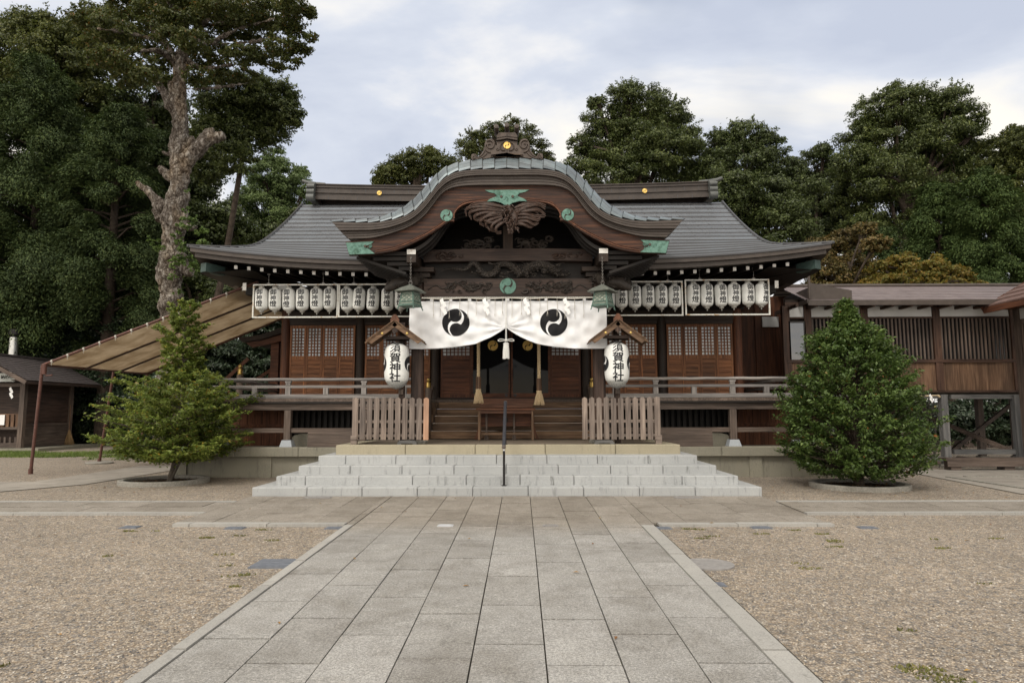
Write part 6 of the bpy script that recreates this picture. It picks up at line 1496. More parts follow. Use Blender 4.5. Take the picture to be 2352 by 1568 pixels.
# near corner of a second building at the right edge
sb = thing('side_building', 'corner of a wooden building with a red brown shingle roof at the right edge', 'building', (14, 16.5, 0))
RBROWN = plain('red_brown_shingle', (.085,.05,.042), (.14,.085,.072), .75, 0, 8, .3, .3, fine=(30, .2))
ex_, ez_, yf, yn, sl_ = 11.76, 3.97, 17.0, 9.0, .57              # its left eave runs towards the viewer
mb = MB(); nr = 11
for i in range(nr):
    a, b2 = 3.0*i/nr, 3.0*(i+1)/nr
    p0, p1 = (ex_+a, ez_+a*sl_), (ex_+b2, ez_+b2*sl_)
    mb.add([(p0[0], yn, p0[1]+.03), (p0[0], yf, p0[1]+.03), (p1[0], yf, p1[1]), (p1[0], yn, p1[1]), (p0[0], yn, p0[1]-.004), (p0[0], yf, p0[1]-.004)], [(0,3,2,1),(0,1,5,4)])
mb.add([(ex_+3, yn, ez_+3*sl_), (ex_+3, yf, ez_+3*sl_), (ex_+6, yf, ez_), (ex_+6, yn, ez_)], [(0,1,2,3)])
part('roof', mb, RBROWN, sb)
mb = MB(); mb.box(ex_-.0, ex_+.05, yn, yf-.051, ez_-.15, ez_-.01); mb.bar((ex_, yf-.02, ez_-.06), (ex_+3, yf-.02, ez_-.06+3*sl_), .05, .14); mb.box(ex_+.051, ex_+.75, yn, yf-.06, ez_-.06, ez_-.02); part('roof_edge', mb, wood('redwood', 'y'), sb)
wx = 12.45
mb = MB(); mb.box(wx, wx+.16, 16.75, 16.91, 0, ez_+.2); mb.box(wx, wx+.16, 14.0, 14.16, 0, ez_+.2); mb.box(wx+.01, wx+.15, 14.161, 16.749, ez_-.45, ez_-.33); part('post', mb, wood('greybrown', 'z'), sb)
mb = MB(); mb.box(wx+.05, wx+.1, 14.161, 16.749, ez_-.329, ez_+.2); part('plaster_panel', mb, PLASTER, sb)
mb = MB(); mb.box(wx+.05, wx+.1, 14.161, 16.749, 1.7, 2.45); mb.box(wx+.11, wx+.15, 9, 16.7, 1.7, 4.3); part('wall_boards', mb, wood('warm', 'z'), sb)
mb = MB()
for i in range(26): y = 14.2+i*.098; mb.box(wx+.03, wx+.08, y, y+.045, 2.451, ez_-.451)
part('window_lattice', mb, wood('greybrown', 'z'), sb)

# ================================================================== TREES AND SHRUBS
def leaf_mesh(name, P, Nn, size, asp, mat, fold=.25, droop=None):
    """P: leaf centres, Nn: facing directions; every leaf a small bent four sided face"""
    n = len(P); Nn = Nn/np.maximum(np.linalg.norm(Nn, axis=1, keepdims=True), 1e-6)
    t = rng.normal(size=(n, 3)) if droop is None else droop + rng.normal(size=(n, 3))*.45
    t -= Nn*np.sum(t*Nn, 1, keepdims=True); t /= np.maximum(np.linalg.norm(t, axis=1, keepdims=True), 1e-6); b = np.cross(Nn, t)
    L = (size*rng.uniform(.65, 1.3, n))[:, None]; W = L*asp
    V = np.empty((n, 4, 3)); V[:,0] = P-t*L*.5; V[:,1] = P+b*W*.5+Nn*L*fold*.3; V[:,2] = P+t*L*.5-Nn*L*fold*.3; V[:,3] = P-b*W*.5+Nn*L*fold*.3
    me = bpy.data.meshes.new(name); me.vertices.add(n*4); me.vertices.foreach_set('co', V.astype(np.float32).ravel())
    me.loops.add(n*4); me.loops.foreach_set('vertex_index', np.arange(n*4, dtype=np.int32)); me.polygons.add(n)
    me.polygons.foreach_set('loop_start', np.arange(0, n*4, 4, dtype=np.int32)); me.polygons.foreach_set('loop_total', np.full(n, 4, np.int32)); me.update(); me.materials.append(mat); return me
def crown_obj(name, P, Nn, size, asp, mat, parent, **k):
    org = np.array(ORG[parent]); o = bpy.data.objects.new(name, leaf_mesh(name, P-org, Nn, size, asp, mat, **k)); link(o, parent); ORG[o] = ORG[parent]; return o
def unit(n):
    v = rng.normal(size=(n, 3)); return v/np.linalg.norm(v, axis=1, keepdims=True)
def lobe_leaves(c, r, leaf, asp, dens, flat=.8, clumps=None, gap=.0, sprig=.12):
    """leaf clumps spread over and inside one rounded mass of a crown"""
    c = np.array(c); K = clumps or int(44*dens**.3); P, Nn = [], []
    r = r*1.13; nleaf = int(1.75*dens*4*math.pi*r*r/(leaf*leaf*asp*.5))
    cent = unit(K)*np.array([1, .9, flat]); rad = rng.uniform(.55, 1.04, K)[:, None]; cent = cent*rad*r; keep = rng.uniform(size=K) > gap; cent = cent[keep]; K = len(cent)
    rc = r*rng.uniform(.18, .42, K); w_ = rc**2; w_ = w_/w_.sum(); idx = rng.choice(K, size=nleaf, p=w_)
    d = unit(nleaf); q = rng.uniform(0, 1, nleaf)**.45; off_ = d*q[:, None]*rc[idx][:, None]*np.array([1.3, 1.3, .52])
    P = c+cent[idx]+off_; Nn = d*.5+cent[idx]/r*.5+np.array([0, 0, .65])+rng.normal(size=(nleaf, 3))*.45
    m = max(3, int(K*.7)); sp = unit(m)*np.array([1, .9, flat]); ns = int(nleaf*sprig/m)   # sprigs reaching past the outline
    for i in range(m):
        t = rng.uniform(.85, 1.28, ns)[:, None]; a = c+sp[i]*r*t+rng.normal(size=(ns, 3))*r*.05; P = np.vstack([P, a]); Nn = np.vstack([Nn, rng.normal(size=(ns, 3))+np.array([0, 0, .8])])
    return P, Nn
TL = {}
def tree(name, label, cat, Y, base_px, lobes, leaf, asp, mat, dens=1.6, trunk_r=.28, group=None, gap=.05, bark=None, dY=1.2, flat=.85, limbs=True, sprig=.16, base=None):
    bpt = at(*base_px, Y) if base is None else Vector(base); bx_ = bpt.x
    t = thing(name, label, cat, (bx_, Y, 0), group); Ps, Ns = [], []; mb = MB(); cs = []
    for (px, py, rp) in lobes:
        yy = Y+rnd.uniform(-dY, dY); c = at(px, py, yy); r = rp*yy/1568*1.0; cs.append((c, r)); P, Nn = lobe_leaves(c, r, leaf, asp, dens, flat, gap=gap, sprig=sprig); Ps.append(P); Ns.append(Nn)
    zt = max(c.z for c, r in cs); cm = sum((c for c, r in cs), Vector())/len(cs); hub = Vector((bx_*.6+cm.x*.4, Y, max(1.5, min(cm.z, zt)*.5)))
    mb.tube(smooth_curve([(bx_, Y, -.1), (bx_+rnd.uniform(-.15, .15), Y, hub.z*.5), tuple(hub), (cm.x, Y, cm.z)], 16), list(np.linspace(trunk_r, trunk_r*.35, 16+1+2))[:len(smooth_curve([(0,0,0),(1,0,0),(2,0,0),(3,0,0)], 16))], 10)
    if limbs:
        for c, r in cs:
            s_ = hub.lerp(cm, rnd.uniform(0, .9)); m_ = s_.lerp(c, .5)+Vector((rnd.uniform(-.3, .3), rnd.uniform(-.3, .3), rnd.uniform(-.1, .4)))
            mb.tube(smooth_curve([tuple(s_), tuple(m_), tuple(c)], 10), list(np.linspace(trunk_r*.42, .03, 11)), 6)
            for q in range(5):
                e_ = c+Vector(unit(1)[0])*r*.9; mb.tube([c.lerp(s_, .25), c.lerp(e_, .5)+Vector((0,0,.05)), e_], [.045, .03, .012], 4)
    part('trunk', mb, bark or BARK, t, smooth=60)
    crown_obj('crown', np.vstack(Ps), np.vstack(Ns), leaf, asp, mat, t); return t
def G(*c): return [tuple(x) for x in c]
LF_DARK = mat_leaf('dark_evergreen_leaves', G((0.026,0.037,0.013),(0.059,0.080,0.027),(0.067,0.092,0.031),(0.123,0.152,0.055)), .22, .45, .5)
LF_MID = mat_leaf('green_leaves', G((0.030,0.044,0.014),(0.074,0.098,0.031),(0.085,0.113,0.036),(0.160,0.185,0.064)), .28, .45, .5)
LF_YG = mat_leaf('yellowish_leaves', G((0.031,0.042,0.013),(0.073,0.090,0.025),(0.084,0.103,0.029),(0.161,0.169,0.050)), .3, .5, .5)
LF_LIGHT = mat_leaf('pale_green_leaves', G((.095,.146,.051),(.146,.205,.078),(.205,.273,.119)), .3, .5, .5)
LF_CON = mat_leaf('cypress_sprays', G((0.028,0.048,0.015),(0.045,0.074,0.022),(0.084,0.113,0.034)), .2, .8, .5)
LF_CON2 = mat_leaf('bright_cypress_sprays', G((0.029,0.056,0.013),(0.045,0.076,0.017),(0.073,0.108,0.028)), .2, .8, .5)
LF_CAM = mat_leaf('glossy_shrub_leaves', G((.024,.041,.024),(.041,.065,.037),(.076,.105,.068)), .12, .28, .6)
LF_BRN = mat_leaf('brownish_maple_leaves', G((.075,.072,.024),(.115,.09,.03),(.16,.105,.036)), .3, .55, .7)
LF_ORG = mat_leaf('orange_maple_leaves', G((.105,.115,.024),(.17,.145,.028),(.245,.15,.03)), .35, .55, .7)
HI = 'trees round the shrine'
# ---- left
def conifer(name, label, Y, px, top, bot, rpx, mat, base_px, dens=1.0, leaf=.14, asp=.34, group=HI, n=60):
    """cypress: a trunk with many small ragged drooping sprays, widest low down"""
    x_ = at(px, base_px[1], Y).x; t = thing(name, label, 'tree', (x_, Y, 0), group); k_ = Y/1568; zt, zb_ = at(px, top, Y).z, at(px, bot, Y).z; R0 = rpx*k_; g = random.Random(px)
    Ps, Ns, Ds = [], [], []; mb = MB(); mb.tube([(x_, Y, 0), (x_, Y, zt*.5), (x_, Y, zt-.4)], [.32, .22, .04], 9)
    for i in range(n):
        f = (i+.5)/n; z = zb_+(zt-zb_)*f; a = i*2.39996+g.uniform(-.5, .5); Rr = R0*max(.12, (1-f**1.7)**.75)*g.uniform(.45, 1.12); c = np.array([x_+Rr*math.cos(a), Y+Rr*.85*math.sin(a), z+g.uniform(-.3, .3)]); r = R0*g.uniform(.20, .36)*(1.05-.45*f)
        m = int(dens*9.5*math.pi*r*r/(leaf*leaf*asp*.5)); d = unit(m); q = rng.uniform(0, 1, m)**.5; outv = np.array([math.cos(a), math.sin(a), -.55])
        p = c+d*q[:, None]*r*np.array([1.0, 1.0, .8]); ln = rng.uniform(0, 1, m)**2*r*.9; p += ln[:, None]*(outv+rng.normal(size=(m, 3))*.25); 
        nt_ = 14                                          # separate pointed sprays
        for q_ in range(nt_):
            mm_ = m//40+4; dirq = unit(1)[0]*np.array([1,1,.6])+outv*.6+np.array([0,0,.25]); L_ = r*g.uniform(.9, 1.7); u = rng.uniform(0, 1, mm_)[:, None]; p = np.vstack([p, c+dirq*L_*u+rng.normal(size=(mm_, 3))*.07*(1.15-u)]); d = np.vstack([d, np.tile([0,0,1.], (mm_, 1))])
        Ps.append(p); Ns.append(d*.7+np.array([0,0,.6])+rng.normal(size=p.shape)*.35); Ds.append(np.tile(outv, (len(p), 1)))
        mb.tube([(x_, Y, z-.2*Rr), tuple((c+np.array([x_, Y, z]))/2), tuple(c)], [.06, .04, .015], 4)
    part('trunk', mb, BARK, t, smooth=60); crown_obj('crown', np.vstack(Ps), np.vstack(Ns), leaf, asp, mat, t, droop=np.vstack(Ds)); return t
conifer('cypress_tree', 'huge dark green cypress filling the left edge of the photo behind the hut', 31.5, 45, 165, 800, 195, LF_CON, (45, 1010), 1.0, .14, .34, n=110)
conifer('cypress_tree', 'dark cypress between the left edge and the pruned trunk, its top below the big crown', 30, 232, 250, 760, 130, LF_CON, (232, 1010), 1.0, .135, .34, n=80)
conifer('cypress_tree', 'narrow darker cypress close to the left of the pruned trunk', 33, 325, 300, 720, 85, LF_CON, (325, 1010), 1.0, .14, .34, n=60)
tree('broadleaf_tree', 'yellowish green broadleaf crown at the top left corner', 'tree', 35, (100, 1000), [(60,110,75),(130,140,75),(15,190,75),(175,215,80),(95,210,70),(120,65,45),(55,60,28),(200,120,70),(240,60,60)], .16, .5, LF_YG, 1.1, .35, HI)
tree('broadleaf_tree', 'dark tree right behind the pruned trunk, filling the gap at its left', 'tree', 37, (330, 1000), [(330,400,95),(300,290,90),(380,520,90),(310,560,100),(350,220,70),(260,420,80),(420,400,80)], .21, .5, LF_DARK, .95, .35, HI, gap=.12)
tree('broadleaf_tree', 'dark spreading tree right of the pruned trunk with a slanting branch', 'tree', 29, (462, 980), [(600,235,58),(652,262,38),(560,300,55),(650,215,34),(520,255,50),(625,305,36),(675,275,18),(575,205,44),(500,210,44),(500,330,48),(610,270,40),(540,360,42),(470,380,40),(480,300,40)], .13, .5, LF_MID, 1.0, .22, HI, gap=.15, limbs=False)
tree('broadleaf_tree', 'pale green feathery tree just left of the shrine roof', 'tree', 40, (620, 1000), [(600,470,62),(655,410,42),(560,520,56),(675,480,38),(630,360,24),(690,395,16),(610,400,38),(650,535,60),(580,570,50),(700,440,14)], .15, .42, LF_LIGHT, 1.0, .28, HI, gap=.1)
tree('broadleaf_tree', 'dark olive tree low behind the left roof corner', 'tree', 36, (560, 1000), [(520,520,55),(480,580,55),(560,590,55),(640,560,45),(690,500,28),(500,640,55),(440,520,60),(430,640,55),(680,545,30)], .19, .5, LF_DARK, 1.2, .26, HI)
tree('broadleaf_tree', 'dark shaded greenery low between the hut and the pruned trunk', 'tree', 34, (300, 1000), [(60,880,90),(180,870,90),(300,860,90),(420,860,90),(540,860,80),(640,840,70),(120,960,70),(260,960,70),(400,960,70),(380,700,90),(300,620,80)], .2, .5, LF_DARK, .9, .2, HI)
# ---- the big pruned tree
HY = 23.0
def z7(zx, zy): return (zx*.47596, zy*.47596)
hero = thing('pruned_tree', 'tall tree with patchy bark, pruned stubs and wide crown left of the hall', 'tree', (at(*z7(820, 1900), HY).x, HY, 0), HI)
mb = MB(); k7 = .47596*HY/1568
tr_ = [(815,2250,75),(818,1900,66),(822,1600,60),(828,1480,56),(822,1380,60),(815,1290,62),(828,1210,52),(838,1100,58),(850,1000,60),(862,920,48),(872,830,46),(868,740,50),(872,640,44),(868,560,38),(862,480,40),(866,400,40),(880,310,37),(888,230,30),(892,120,27),(886,0,22),(880,-150,16),(884,-320,8)]
pts = smooth_curve([(*at(*z7(a, b_), HY), r) for a, b_, r in tr_], 110); g = random.Random(2)
mb.tube([p[:3] for p in pts], [max(.03, p[3]*.93*k7*(1+.09*math.sin(i*.9)+g.uniform(-.07, .07))) for i, p in enumerate(pts)], 18)
def stub(*P, dy=0):
    c = smooth_curve([(*at(*z7(p[0], p[1]), HY+dy*(i/(len(P)-1))), p[2]) for i, p in enumerate(P)], 14); mb.tube([p[:3] for p in c], [p[3]*k7*(1+g.uniform(-.1, .12)) for p in c], 10)
stub((880,790,50),(930,740,44),(985,690,36),(1010,650,34),(1012,620,22)); stub((985,690,30),(1040,665,28),(1082,650,18)); stub((915,720,30),(925,680,20),(918,655,8))
stub((850,880,34),(815,850,26),(790,828,20),(768,805,10)); stub((790,828,16),(770,838,8)); stub((800,1010,40),(770,985,32),(735,950,22),(700,915,18),(662,880,13)); stub((700,915,16),(690,900,8))
stub((850,540,30),(815,500,26),(800,455,20),(765,420,17),(725,365,12),(712,340,9)); stub((830,745,14),(800,740,11),(786,732,8)); stub((845,500,16),(822,400,12),(818,380,9))
stub((860,1230,40),(900,1310,26),(930,1310,18)); stub((830,1100,30),(850,1095,26),(900,1090,22),(950,1100,14), dy=-.5); stub((895,960,16),(905,945,12)); stub((770,1060,24),(745,1010,12))
burl = part
br = [((855,310,22),(800,210,17),(720,110,12),(640,10,8),(600,-60,5)),((885,270,18),(960,330,12),(1080,320,9),(1180,305,6),(1300,265,3)),((888,200,18),(960,130,11),(1040,60,8),(1120,-40,5)),((892,150,16),(1000,210,10),(1150,140,7),(1330,90,4)),((888,120,16),(820,20,10),(760,-80,6)),((892,60,16),(960,-60,10),(1010,-160,5)),((800,210,12),(700,180,8),(560,150,5),(470,140,3)),((858,330,13),(780,250,9),(640,250,6),(520,270,3)),((800,455,10),(730,340,8),(640,330,5),(560,360,3)),((960,130,8),(1090,100,6),(1250,10,4)),((1000,210,7),(1150,210,5),(1350,180,3)),((860,430,9),(960,430,6),(1080,420,4),(1200,400,2))]
tips = []
for i, b_ in enumerate(br):
    stub(*b_, dy=rnd.uniform(-2.2, 2.2)); 
ht = part('trunk', mb, HBARK, hero, smooth=60)
sub = ht.modifiers.new('sub', 'SUBSURF'); sub.levels = 3; sub.render_levels = 3
tx1 = bpy.data.textures.new('bark_lumps', 'CLOUDS'); tx1.noise_scale = .30; tx1.noise_depth = 6
dm = ht.modifiers.new('lumps', 'DISPLACE'); dm.texture = tx1; dm.strength = .24; dm.mid_level = .5; dm.texture_coords = 'LOCAL'
Ps, Ns = [], []
for (a, b_, r) in [(880,110,80),(830,190,70),(930,200,70),(880,-40,90),(800,110,80),(960,300,60),(800,390,50),(640,60,110),(560,160,100),(700,200,90),(480,120,90),(620,290,90),(520,290,80),(740,40,100),(820,-60,130),(900,30,90),(960,-80,120),(1010,60,100),(1100,140,95),(1080,20,110),(1180,60,105),(1250,150,85),(1320,60,100),(1400,130,70),(1420,30,70),(1360,220,70),(1450,240,50),(1500,180,35),(1400,300,45),(1270,260,70),(1160,270,70),(1050,260,70),(980,200,60),(1330,330,40),(960,370,60),(1080,370,60),(1190,370,55),(780,300,70),(700,370,60),(600,390,60),(450,220,70),(400,80,70),(1470,60,45),(1010,-200,120),(760,-180,130),(1200,-120,120),(560,-80,110)]:
    c = at(*z7(a, b_), HY+rnd.uniform(-1.8, 1.8)); P, Nn = lobe_leaves(c, r*k7*1.0, .115, .5, .55, .55, clumps=30, gap=.15, sprig=.25); Ps.append(P); Ns.append(Nn)
crown_obj('crown', np.vstack(Ps), np.vstack(Ns), .115, .5, mat_leaf('crown_leaves', G((.045,.06,.016),(.07,.088,.024),(.115,.118,.034)), .35, .5, .6, (.96, (.14,.08,.02))), hero)
Ps, Ns = [], []
for (a, b_, r) in [(900,1080,40),(960,1110,34),(860,1140,30),(740,1160,30),(890,1240,50),(930,1290,40),(850,1270,36),(960,1240,30),(770,1200,26),(940,1060,26),(980,1180,30),(900,1010,18),(850,1400,24),(870,1180,26),(830,1330,24),(900,920,14)]:
    c = at(*z7(a, b_), HY-.75); P, Nn = lobe_leaves(c, r*k7*.85, .10, .5, .26, .8, clumps=9, gap=.3, sprig=.4); Ps.append(P); Ns.append(Nn)
crown_obj('trunk_sprouts', np.vstack(Ps), np.vstack(Ns), .11, .5, mat_leaf('sprout_leaves', G((.055,.10,.025),(.10,.16,.04),(.15,.21,.07)), .35, .5, .8), hero)
# ---- shrubs on the left
def shrub(name, label, Y, lobes, leaf, mat, base_px, dens=1.5, group='evergreen shrubs', asp=.45): return tree(name, label, 'shrub', Y, base_px, lobes, leaf, asp, mat, dens, .12, group, gap=.05, dY=.7)
shrub('evergreen_shrub', 'dark glossy evergreen shrub at the far left behind the hut roof', 30.5, [(20,690,70),(80,710,75),(30,780,75),(110,790,70),(0,850,80),(80,870,80),(60,950,80),(-20,760,70)], .17, LF_CAM, (40, 1010), 1.3)
shrub('evergreen_shrub', 'large glossy evergreen shrub above the low end of the awning', 31.3, [(170,720,62),(240,735,60),(300,755,55),(200,800,70),(290,830,70),(150,840,60),(230,890,70),(310,920,60),(230,980,60),(350,790,45),(340,990,50),(170,960,55),(280,1010,40)], .15, LF_CAM, (240, 1015), 1.5)
shrub('evergreen_shrub', 'dense dark evergreen shrub seen under the awning beside the veranda', 25.5, [(420,800,55),(480,815,60),(545,835,60),(600,830,50),(450,870,60),(520,900,60),(590,900,55),(420,950,60),(500,970,60),(570,970,60),(620,870,40),(640,950,45),(390,890,45),(380,1000,45)], .13, LF_CAM, (500, 1020), 1.5)
shrub('evergreen_shrub', 'dark shrub seen between the awning and the left corner post of the hall', 27, [(640,720,40),(680,700,40),(620,770,45),(660,790,40),(700,760,40),(600,720,40)], .14, LF_CAM, (650, 1010), 1.4)
tree('broadleaf_tree', 'shaded tree trunk and foliage directly right of the pruned trunk', 'tree', 31, (455, 1000), [(455,660,50),(420,610,45),(490,690,50),(395,690,50),(520,700,40)], .16, .5, LF_DARK, 1.2, .42, HI)
# ---- centre and right
tree('broadleaf_tree', 'low olive green tree showing above the ridge left of the ornament', 'tree', 40, (930, 1000), [(885,402,26),(925,385,34),(965,370,32),(1010,385,36),(990,350,16),(945,410,30),(1040,395,30),(880,420,24)], .135, .5, LF_YG, 1.2, .25, HI)
tree('broadleaf_tree', 'thin crowned tree directly behind the ridge ornament', 'tree', 42, (1150, 1000), [(1090,325,30),(1135,300,26),(1172,285,20),(1205,310,28),(1235,345,28),(1180,340,34),(1120,355,36),(1070,345,24),(1258,362,16),(1160,380,36),(1220,380,30)], .125, .5, LF_YG, .75, .25, HI, gap=.2)
tree('broadleaf_tree', 'tall tree right of the porch gable with a thinning top', 'tree', 38, (1460, 1000), [(1390,270,42),(1440,225,38),(1490,235,42),(1540,260,36),(1390,330,52),(1460,330,62),(1530,340,58),(1340,380,38),(1400,400,55),(1480,400,60),(1560,400,50),(1590,330,28),(1370,235,18),(1560,300,40),(1330,330,22),(1600,420,40),(1440,290,40)], .135, .5, LF_MID, .95, .35, HI, gap=.14, sprig=.18)
tree('broadleaf_tree', 'rounded dark tree above the right half of the roof', 'tree', 36, (1700, 1000), [(1660,330,38),(1710,312,40),(1755,330,36),(1640,380,40),(1720,370,55),(1790,385,42),(1680,430,55),(1760,450,60),(1830,440,45),(1650,470,45),(1720,510,60),(1800,520,60),(1680,560,50),(1780,580,50)], .14, .5, LF_DARK, 1.1, .35, HI, gap=.08)
tree('broadleaf_tree', 'dark tree in the dip between the two higher crowns on the right', 'tree', 40, (1880, 1000), [(1880,375,40),(1840,420,45),(1905,440,55),(1870,510,60),(1890,345,18),(1850,580,50),(1930,520,60)], .145, .5, LF_DARK, 1.1, .35, HI, gap=.08)
tree('broadleaf_tree', 'tallest broad domed tree on the right against the sky', 'tree', 37, (2080, 1000), [(2010,265,45),(2060,232,40),(2120,245,50),(2180,235,42),(2055,205,16),(2220,275,36),(1985,320,46),(2060,310,65),(2150,320,70),(2225,345,42),(1960,380,45),(2030,400,65),(2120,410,75),(2200,420,60),(1960,450,50),(2050,490,65),(2150,500,65),(1990,540,50),(2240,300,16)], .135, .5, LF_MID, .95, .4, HI, gap=.1, sprig=.16)
tree('broadleaf_tree', 'dark olive tree cut off by the right edge', 'tree', 35, (2330, 1000), [(2300,345,38),(2345,330,40),(2275,410,48),(2340,420,60),(2390,360,60),(2300,490,60),(2380,500,70),(2330,305,18)], .145, .5, LF_YG, 1.1, .35, HI, gap=.08)
conifer('cypress_tree', 'dark green cypress behind the orange maple at the right', 31, 2190, 440, 800, 115, LF_CON2, (2190, 1000), 1.0, .13, .34, n=75)
conifer('cypress_tree', 'bushy cypress at the right edge above the corridor roof', 30, 2310, 400, 800, 125, LF_CON2, (2310, 1000), 1.0, .13, .34, n=75)
conifer('cypress_tree', 'low dark cypress behind the brown maple', 33, 2050, 520, 800, 95, LF_CON, (2050, 1000), 1.0, .14, .34, n=60)
tree('maple_tree', 'brownish turning maple beside the right roof corner', 'tree', 27.5, (1930, 1000), [(1900,570,40),(1945,548,32),(1985,525,22),(2010,560,26),(1900,630,46),(1960,610,44),(1925,670,40),(1990,650,36),(1880,680,40)], .12, .6, LF_BRN, 1.0, .14, HI, gap=.15, flat=.6)
tree('maple_tree', 'orange and green maple rising over the corridor roof', 'tree', 25.5, (2100, 1000), [(2030,625,30),(2070,608,28),(2110,625,32),(2150,615,24),(2190,635,30),(2060,655,36),(2130,660,40),(2200,665,36),(2238,660,22),(2085,590,14),(2150,590,10),(2010,655,26),(2020,610,14)], .11, .6, LF_ORG, 1.35, .12, HI, gap=.1, flat=.7)
shrub('evergreen_shrub', 'dark shrub in the shade beneath the raised corridor', 24.8, [(2060,960,55),(2130,975,50),(2200,960,55),(2290,950,60),(2350,970,60),(2030,900,60),(2300,1000,30)], .13, LF_CAM, (2200, 1030), 1.0)
mb = MB(); g = random.Random(8); bt = thing('bare_shrub', 'leafless twiggy shrub standing behind the corridor posts', 'shrub', (12.6, 21.6, 0))
for i in range(9):
    x0 = 12.4+g.uniform(-.5, .7); pts = [(x0, 21.6, 0)]; 
    for k in range(5): p = pts[-1]; pts.append((p[0]+g.uniform(-.12, .18), p[1]+g.uniform(-.1, .1), p[2]+.42))
    mb.tube(pts, [.035, .03, .024, .018, .012, .006], 5)
    for k in range(2, 5):
        for q in range(2): p = Vector(pts[k]); mb.tube([p, p+Vector((g.uniform(-.35, .35), 0, g.uniform(.1, .4))), p+Vector((g.uniform(-.6, .6), 0, g.uniform(.3, .6)))], [.012, .008, .004], 4)
part('stems', mb, plain('grey_twig', (.16,.14,.12), (.26,.24,.21), .9), bt)

# ================================================================== THE TWO TREES IN STONE RINGS
def ring(px, py, R, label, flatc):
    dd = ray(px, py); t_ = (0-1.4)/dd[2]; p = CAMP+dd*t_; mb = MB(); n = 40
    prof = [(R, -.02), (R, .075), (R-.015, .09), (R-.10, .09), (R-.115, .075), (R-.115, .0)]
    o = 0
    for r_, z_ in prof:
        for k in range(n): a = 2*math.pi*k/n; mb.v.append((p[0]+r_*math.cos(a), p[1]+r_*math.sin(a), z_))
    for i in range(len(prof)-1):
        for k in range(n): k2 = (k+1) % n; mb.f.append((i*n+k, i*n+k2, (i+1)*n+k2, (i+1)*n+k))
    rg = thing('planter_ring', label, 'planter', (p[0], p[1], 0), 'stone planter rings'); part('kerb', mb, STONE, rg, smooth=40)
    mb = MB(); mb.lathe([(R-.112, -.01), (R-.114, .022), (R*.5, .03), (0, .035)], (p[0], p[1], 0), 30); part('soil', mb, SOIL, rg)
    mb = MB()                                            # fallen leaves in the ring
    for i in range(150):
        a, r_ = rng.uniform(0, 6.28), (R-.14)*math.sqrt(rng.uniform()); x, y = p[0]+r_*math.cos(a), p[1]+r_*math.sin(a); s_ = .03; h = rng.uniform(0, 6.28); z = .04+rng.uniform(0, .02); mb.add([(x+s_*math.cos(h), y+s_*math.sin(h), z), (x-.4*s_*math.sin(h), y+.4*s_*math.cos(h), z+.008), (x-s_*math.cos(h), y-s_*math.sin(h), z-.01), (x+.4*s_*math.sin(h), y-.4*s_*math.cos(h), z+.008)], [(0,1,2,3)])
    o = part('fallen_leaves', mb, mat_leaf('fallen_leaves', G((.05,.025,.012),(.10,.045,.018),(.2,.12,.04)), .1, .7, 3) if 'fallen' not in MATS else MATS['fallen'], rg, fixn=False); MATS['fallen'] = o.data.materials[0]; o['kind'] = 'stuff'
    return Vector(p)
c1 = ring(378, 1108.5, .84, 'pale round stone kerb ring under the loose spreading tree', 0)
c2 = ring(1973, 1119, .86, 'pale round stone kerb ring under the dense dark bush tree', 0)
# loose tree, left: branches in tiers with leafy twigs
BYt = c1.y; t = thing('young_tree', 'young spreading evergreen with a thin leader in the left stone ring', 'tree', (c1.x+.05, BYt, 0), 'trees in the stone rings')
mb = MB(); sc1 = BYt/1568; x0 = at(390, 1100, BYt).x; ztop = at(408, 690, BYt).z
stem = smooth_curve([(x0-.02, BYt, 0), (x0+.08, BYt, .45), (x0+.10, BYt+.02, 1.0), (x0+.16, BYt, 1.7), (x0+.15, BYt, 2.5), (x0+.16, BYt, ztop)], 40); mb.tube(stem, list(np.linspace(.055, .008, len(stem))), 8)
mb.tube(smooth_curve([(x0+.02, BYt-.02, 0.02), (x0+.13, BYt, .30), (x0+.30, BYt, .62), (x0+.42, BYt, 1.0)], 14), list(np.linspace(.035, .012, 15)), 7)
env = [(.2, .85), (.35, 1.1), (.5, 1.3), (.8, 1.45), (1.2, 1.45), (1.6, 1.36), (1.88, 1.15), (2.05, .72), (2.2, .40), (2.6, .46), (3.0, .48), (3.3, .38), (3.6, .15), (3.75, .05)]
zr_ = ztop/3.65; Ps, Ns, Ds = [], [], []
def leafy(p0, p1, p2, n, spread, w0=.25):
    """leaves set along an arching twig"""
    u = w0+(1-w0)*rng.uniform(0, 1, n)**.8; a = (1-u)[:, None]**2*p0+2*((1-u)*u)[:, None]*p1+(u*u)[:, None]*p2; d = (p2-p0)/np.linalg.norm(p2-p0); P = a+rng.normal(size=(n, 3))*spread*np.array([1, 1, .6]); Ps.append(P); Ns.append(rng.normal(size=(n, 3))*.5+np.array([0, -.1, .9])); Ds.append(np.tile(d, (n, 1))+rng.normal(size=(n, 3))*.6)
ang = 0
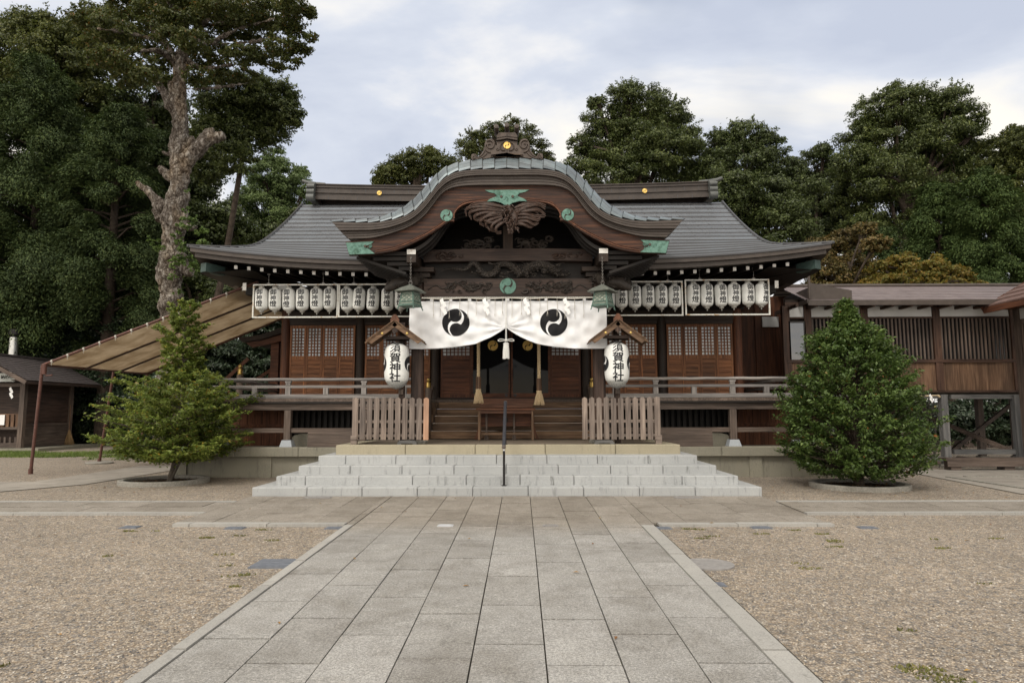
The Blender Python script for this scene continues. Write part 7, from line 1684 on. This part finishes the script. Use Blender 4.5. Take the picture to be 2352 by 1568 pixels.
for i in range(126):
    f = i/126; z = (.46+3.18*f**1.45)*zr_; R0 = float(np.interp(z/zr_, [e_[0] for e_ in env], [e_[1] for e_ in env]))*1.02; ang += 2.39996; L = R0*rng.uniform(.55, 1.15); up = (.06+(.62 if z > 2.2 else .36)*min(1, z/2.4))*L
    sx = float(np.interp(z*.92, [q[2] for q in stem], [q[0] for q in stem])); zs = max(.42, z-up*.55); p0 = np.array([sx, BYt, zs]); dv = np.array([math.cos(ang), math.sin(ang)*.95, 0]); p1 = p0+dv*L*.5+np.array([0, 0, up*.25]); p2 = p0+dv*L+np.array([0, 0, up])
    bez = [tuple((1-u)**2*p0+2*u*(1-u)*p1+u*u*p2) for u in np.linspace(0, 1, 7)]; mb.tube(bez, list(np.linspace(.013*(.5+R0), .003, 7)), 5)
    n = int(95*L/1.0*(1.0 if z < 2.0 else .7))+10; leafy(p0, p1, p2, int(n*(.8 if z < 2.2 else .6)), .045+.02*L)
    for q in range(int(5+5*L)):                          # side twigs
        u = rng.uniform(.3, .98); s0 = (1-u)**2*p0+2*u*(1-u)*p1+u*u*p2; th = ang+rng.choice((-1, 1))*rng.uniform(.5, 1.1); l2 = L*rng.uniform(.14, .36); e_ = s0+np.array([math.cos(th)*l2, math.sin(th)*l2, l2*rng.uniform(.05, .6)]); mb.tube([tuple(s0), tuple((s0+e_)/2), tuple(e_)], [.005, .004, .002], 4); leafy(s0, (s0+e_)/2+np.array([0, 0, .02]), e_, int(18+60*l2), .028, .05)
part('trunk', mb, plain('slim_bark', (.05,.04,.03), (.11,.09,.07), .9, 0, 10, .5), t, smooth=60)
crown_obj('crown', np.vstack(Ps), np.vstack(Ns), .078, .46, mat_leaf('young_tree_leaves', G((.10,.15,.03),(.175,.235,.05),(.28,.32,.085)), .45, .42, 1.3, (.965, (.30,.22,.04))), t, droop=np.vstack(Ds), fold=.35)
# dense bush tree, right
BYt = c2.y; t = thing('bush_tree', 'dense dark green cone shaped bush tree in the right stone ring', 'tree', (c2.x, BYt, 0), 'trees in the stone rings')
mb = MB(); cx = at(1965, 1000, BYt).x; zt_ = at(1922, 697, BYt).z; pxw = BYt/1568
envp = [(1088,90),(1074,132),(1060,148),(1020,160),(975,162),(930,152),(890,140),(860,130),(835,118),(805,100),(780,84),(762,66),(748,36),(728,22),(712,14),(690,4)]
zz = [at(1965, p[0], BYt).z for p in envp]; rr = [p[1]*pxw*.94 for p in envp]
mb.tube([(cx+.02, BYt, 0), (cx, BYt, .5), (cx-.05, BYt, 1.6), (cx-.12, BYt, zt_-.1)], [.10, .085, .05, .01], 9)
Ps, Ns, Ds = [], [], []
zmin, zmax = zz[0], zt_
for i in range(1350):
    f = rng.uniform(0, 1)**1.0; z = zmin+(zmax-zmin)*f; R0 = float(np.interp(z, zz, rr)); a = rng.uniform(0, 6.283); wob = 1+.09*math.sin(a*3+z*4)+.07*math.sin(a*5-z*6.5)+.05*math.sin(a*11+z*13); rad = R0*wob*(rng.uniform(.84, 1.14) if rng.uniform() < .75 else rng.uniform(.4, .9)); ctr = cx-.10*max(0, f-.3)
    dv = np.array([math.cos(a), math.sin(a), 0]); tip = np.array([ctr, BYt, z])+dv*rad+np.array([0, 0, .06]); b0 = tip-dv*min(.30, R0*.7)-np.array([0, 0, .16]); Ltw = np.linalg.norm(tip-b0)
    mb.tube([tuple(np.array([ctr, BYt, max(.35, z-.35-.25*R0)])), tuple(b0), tuple(tip)], [.012, .008, .003], 4) if i % 4 == 0 else None
    leafy(b0, (b0+tip)/2+np.array([0, 0, .02]), tip, 46, .040, .0)
part('trunk', mb, BARK, t, smooth=60)
crown_obj('crown', np.vstack(Ps), np.vstack(Ns), .070, .48, mat_leaf('bush_leaves', G((.045,.082,.02),(.078,.13,.034),(.135,.195,.056)), .3, .42, 1.2, (.992, (.25,.10,.03))), t, droop=np.vstack(Ds), fold=.35)
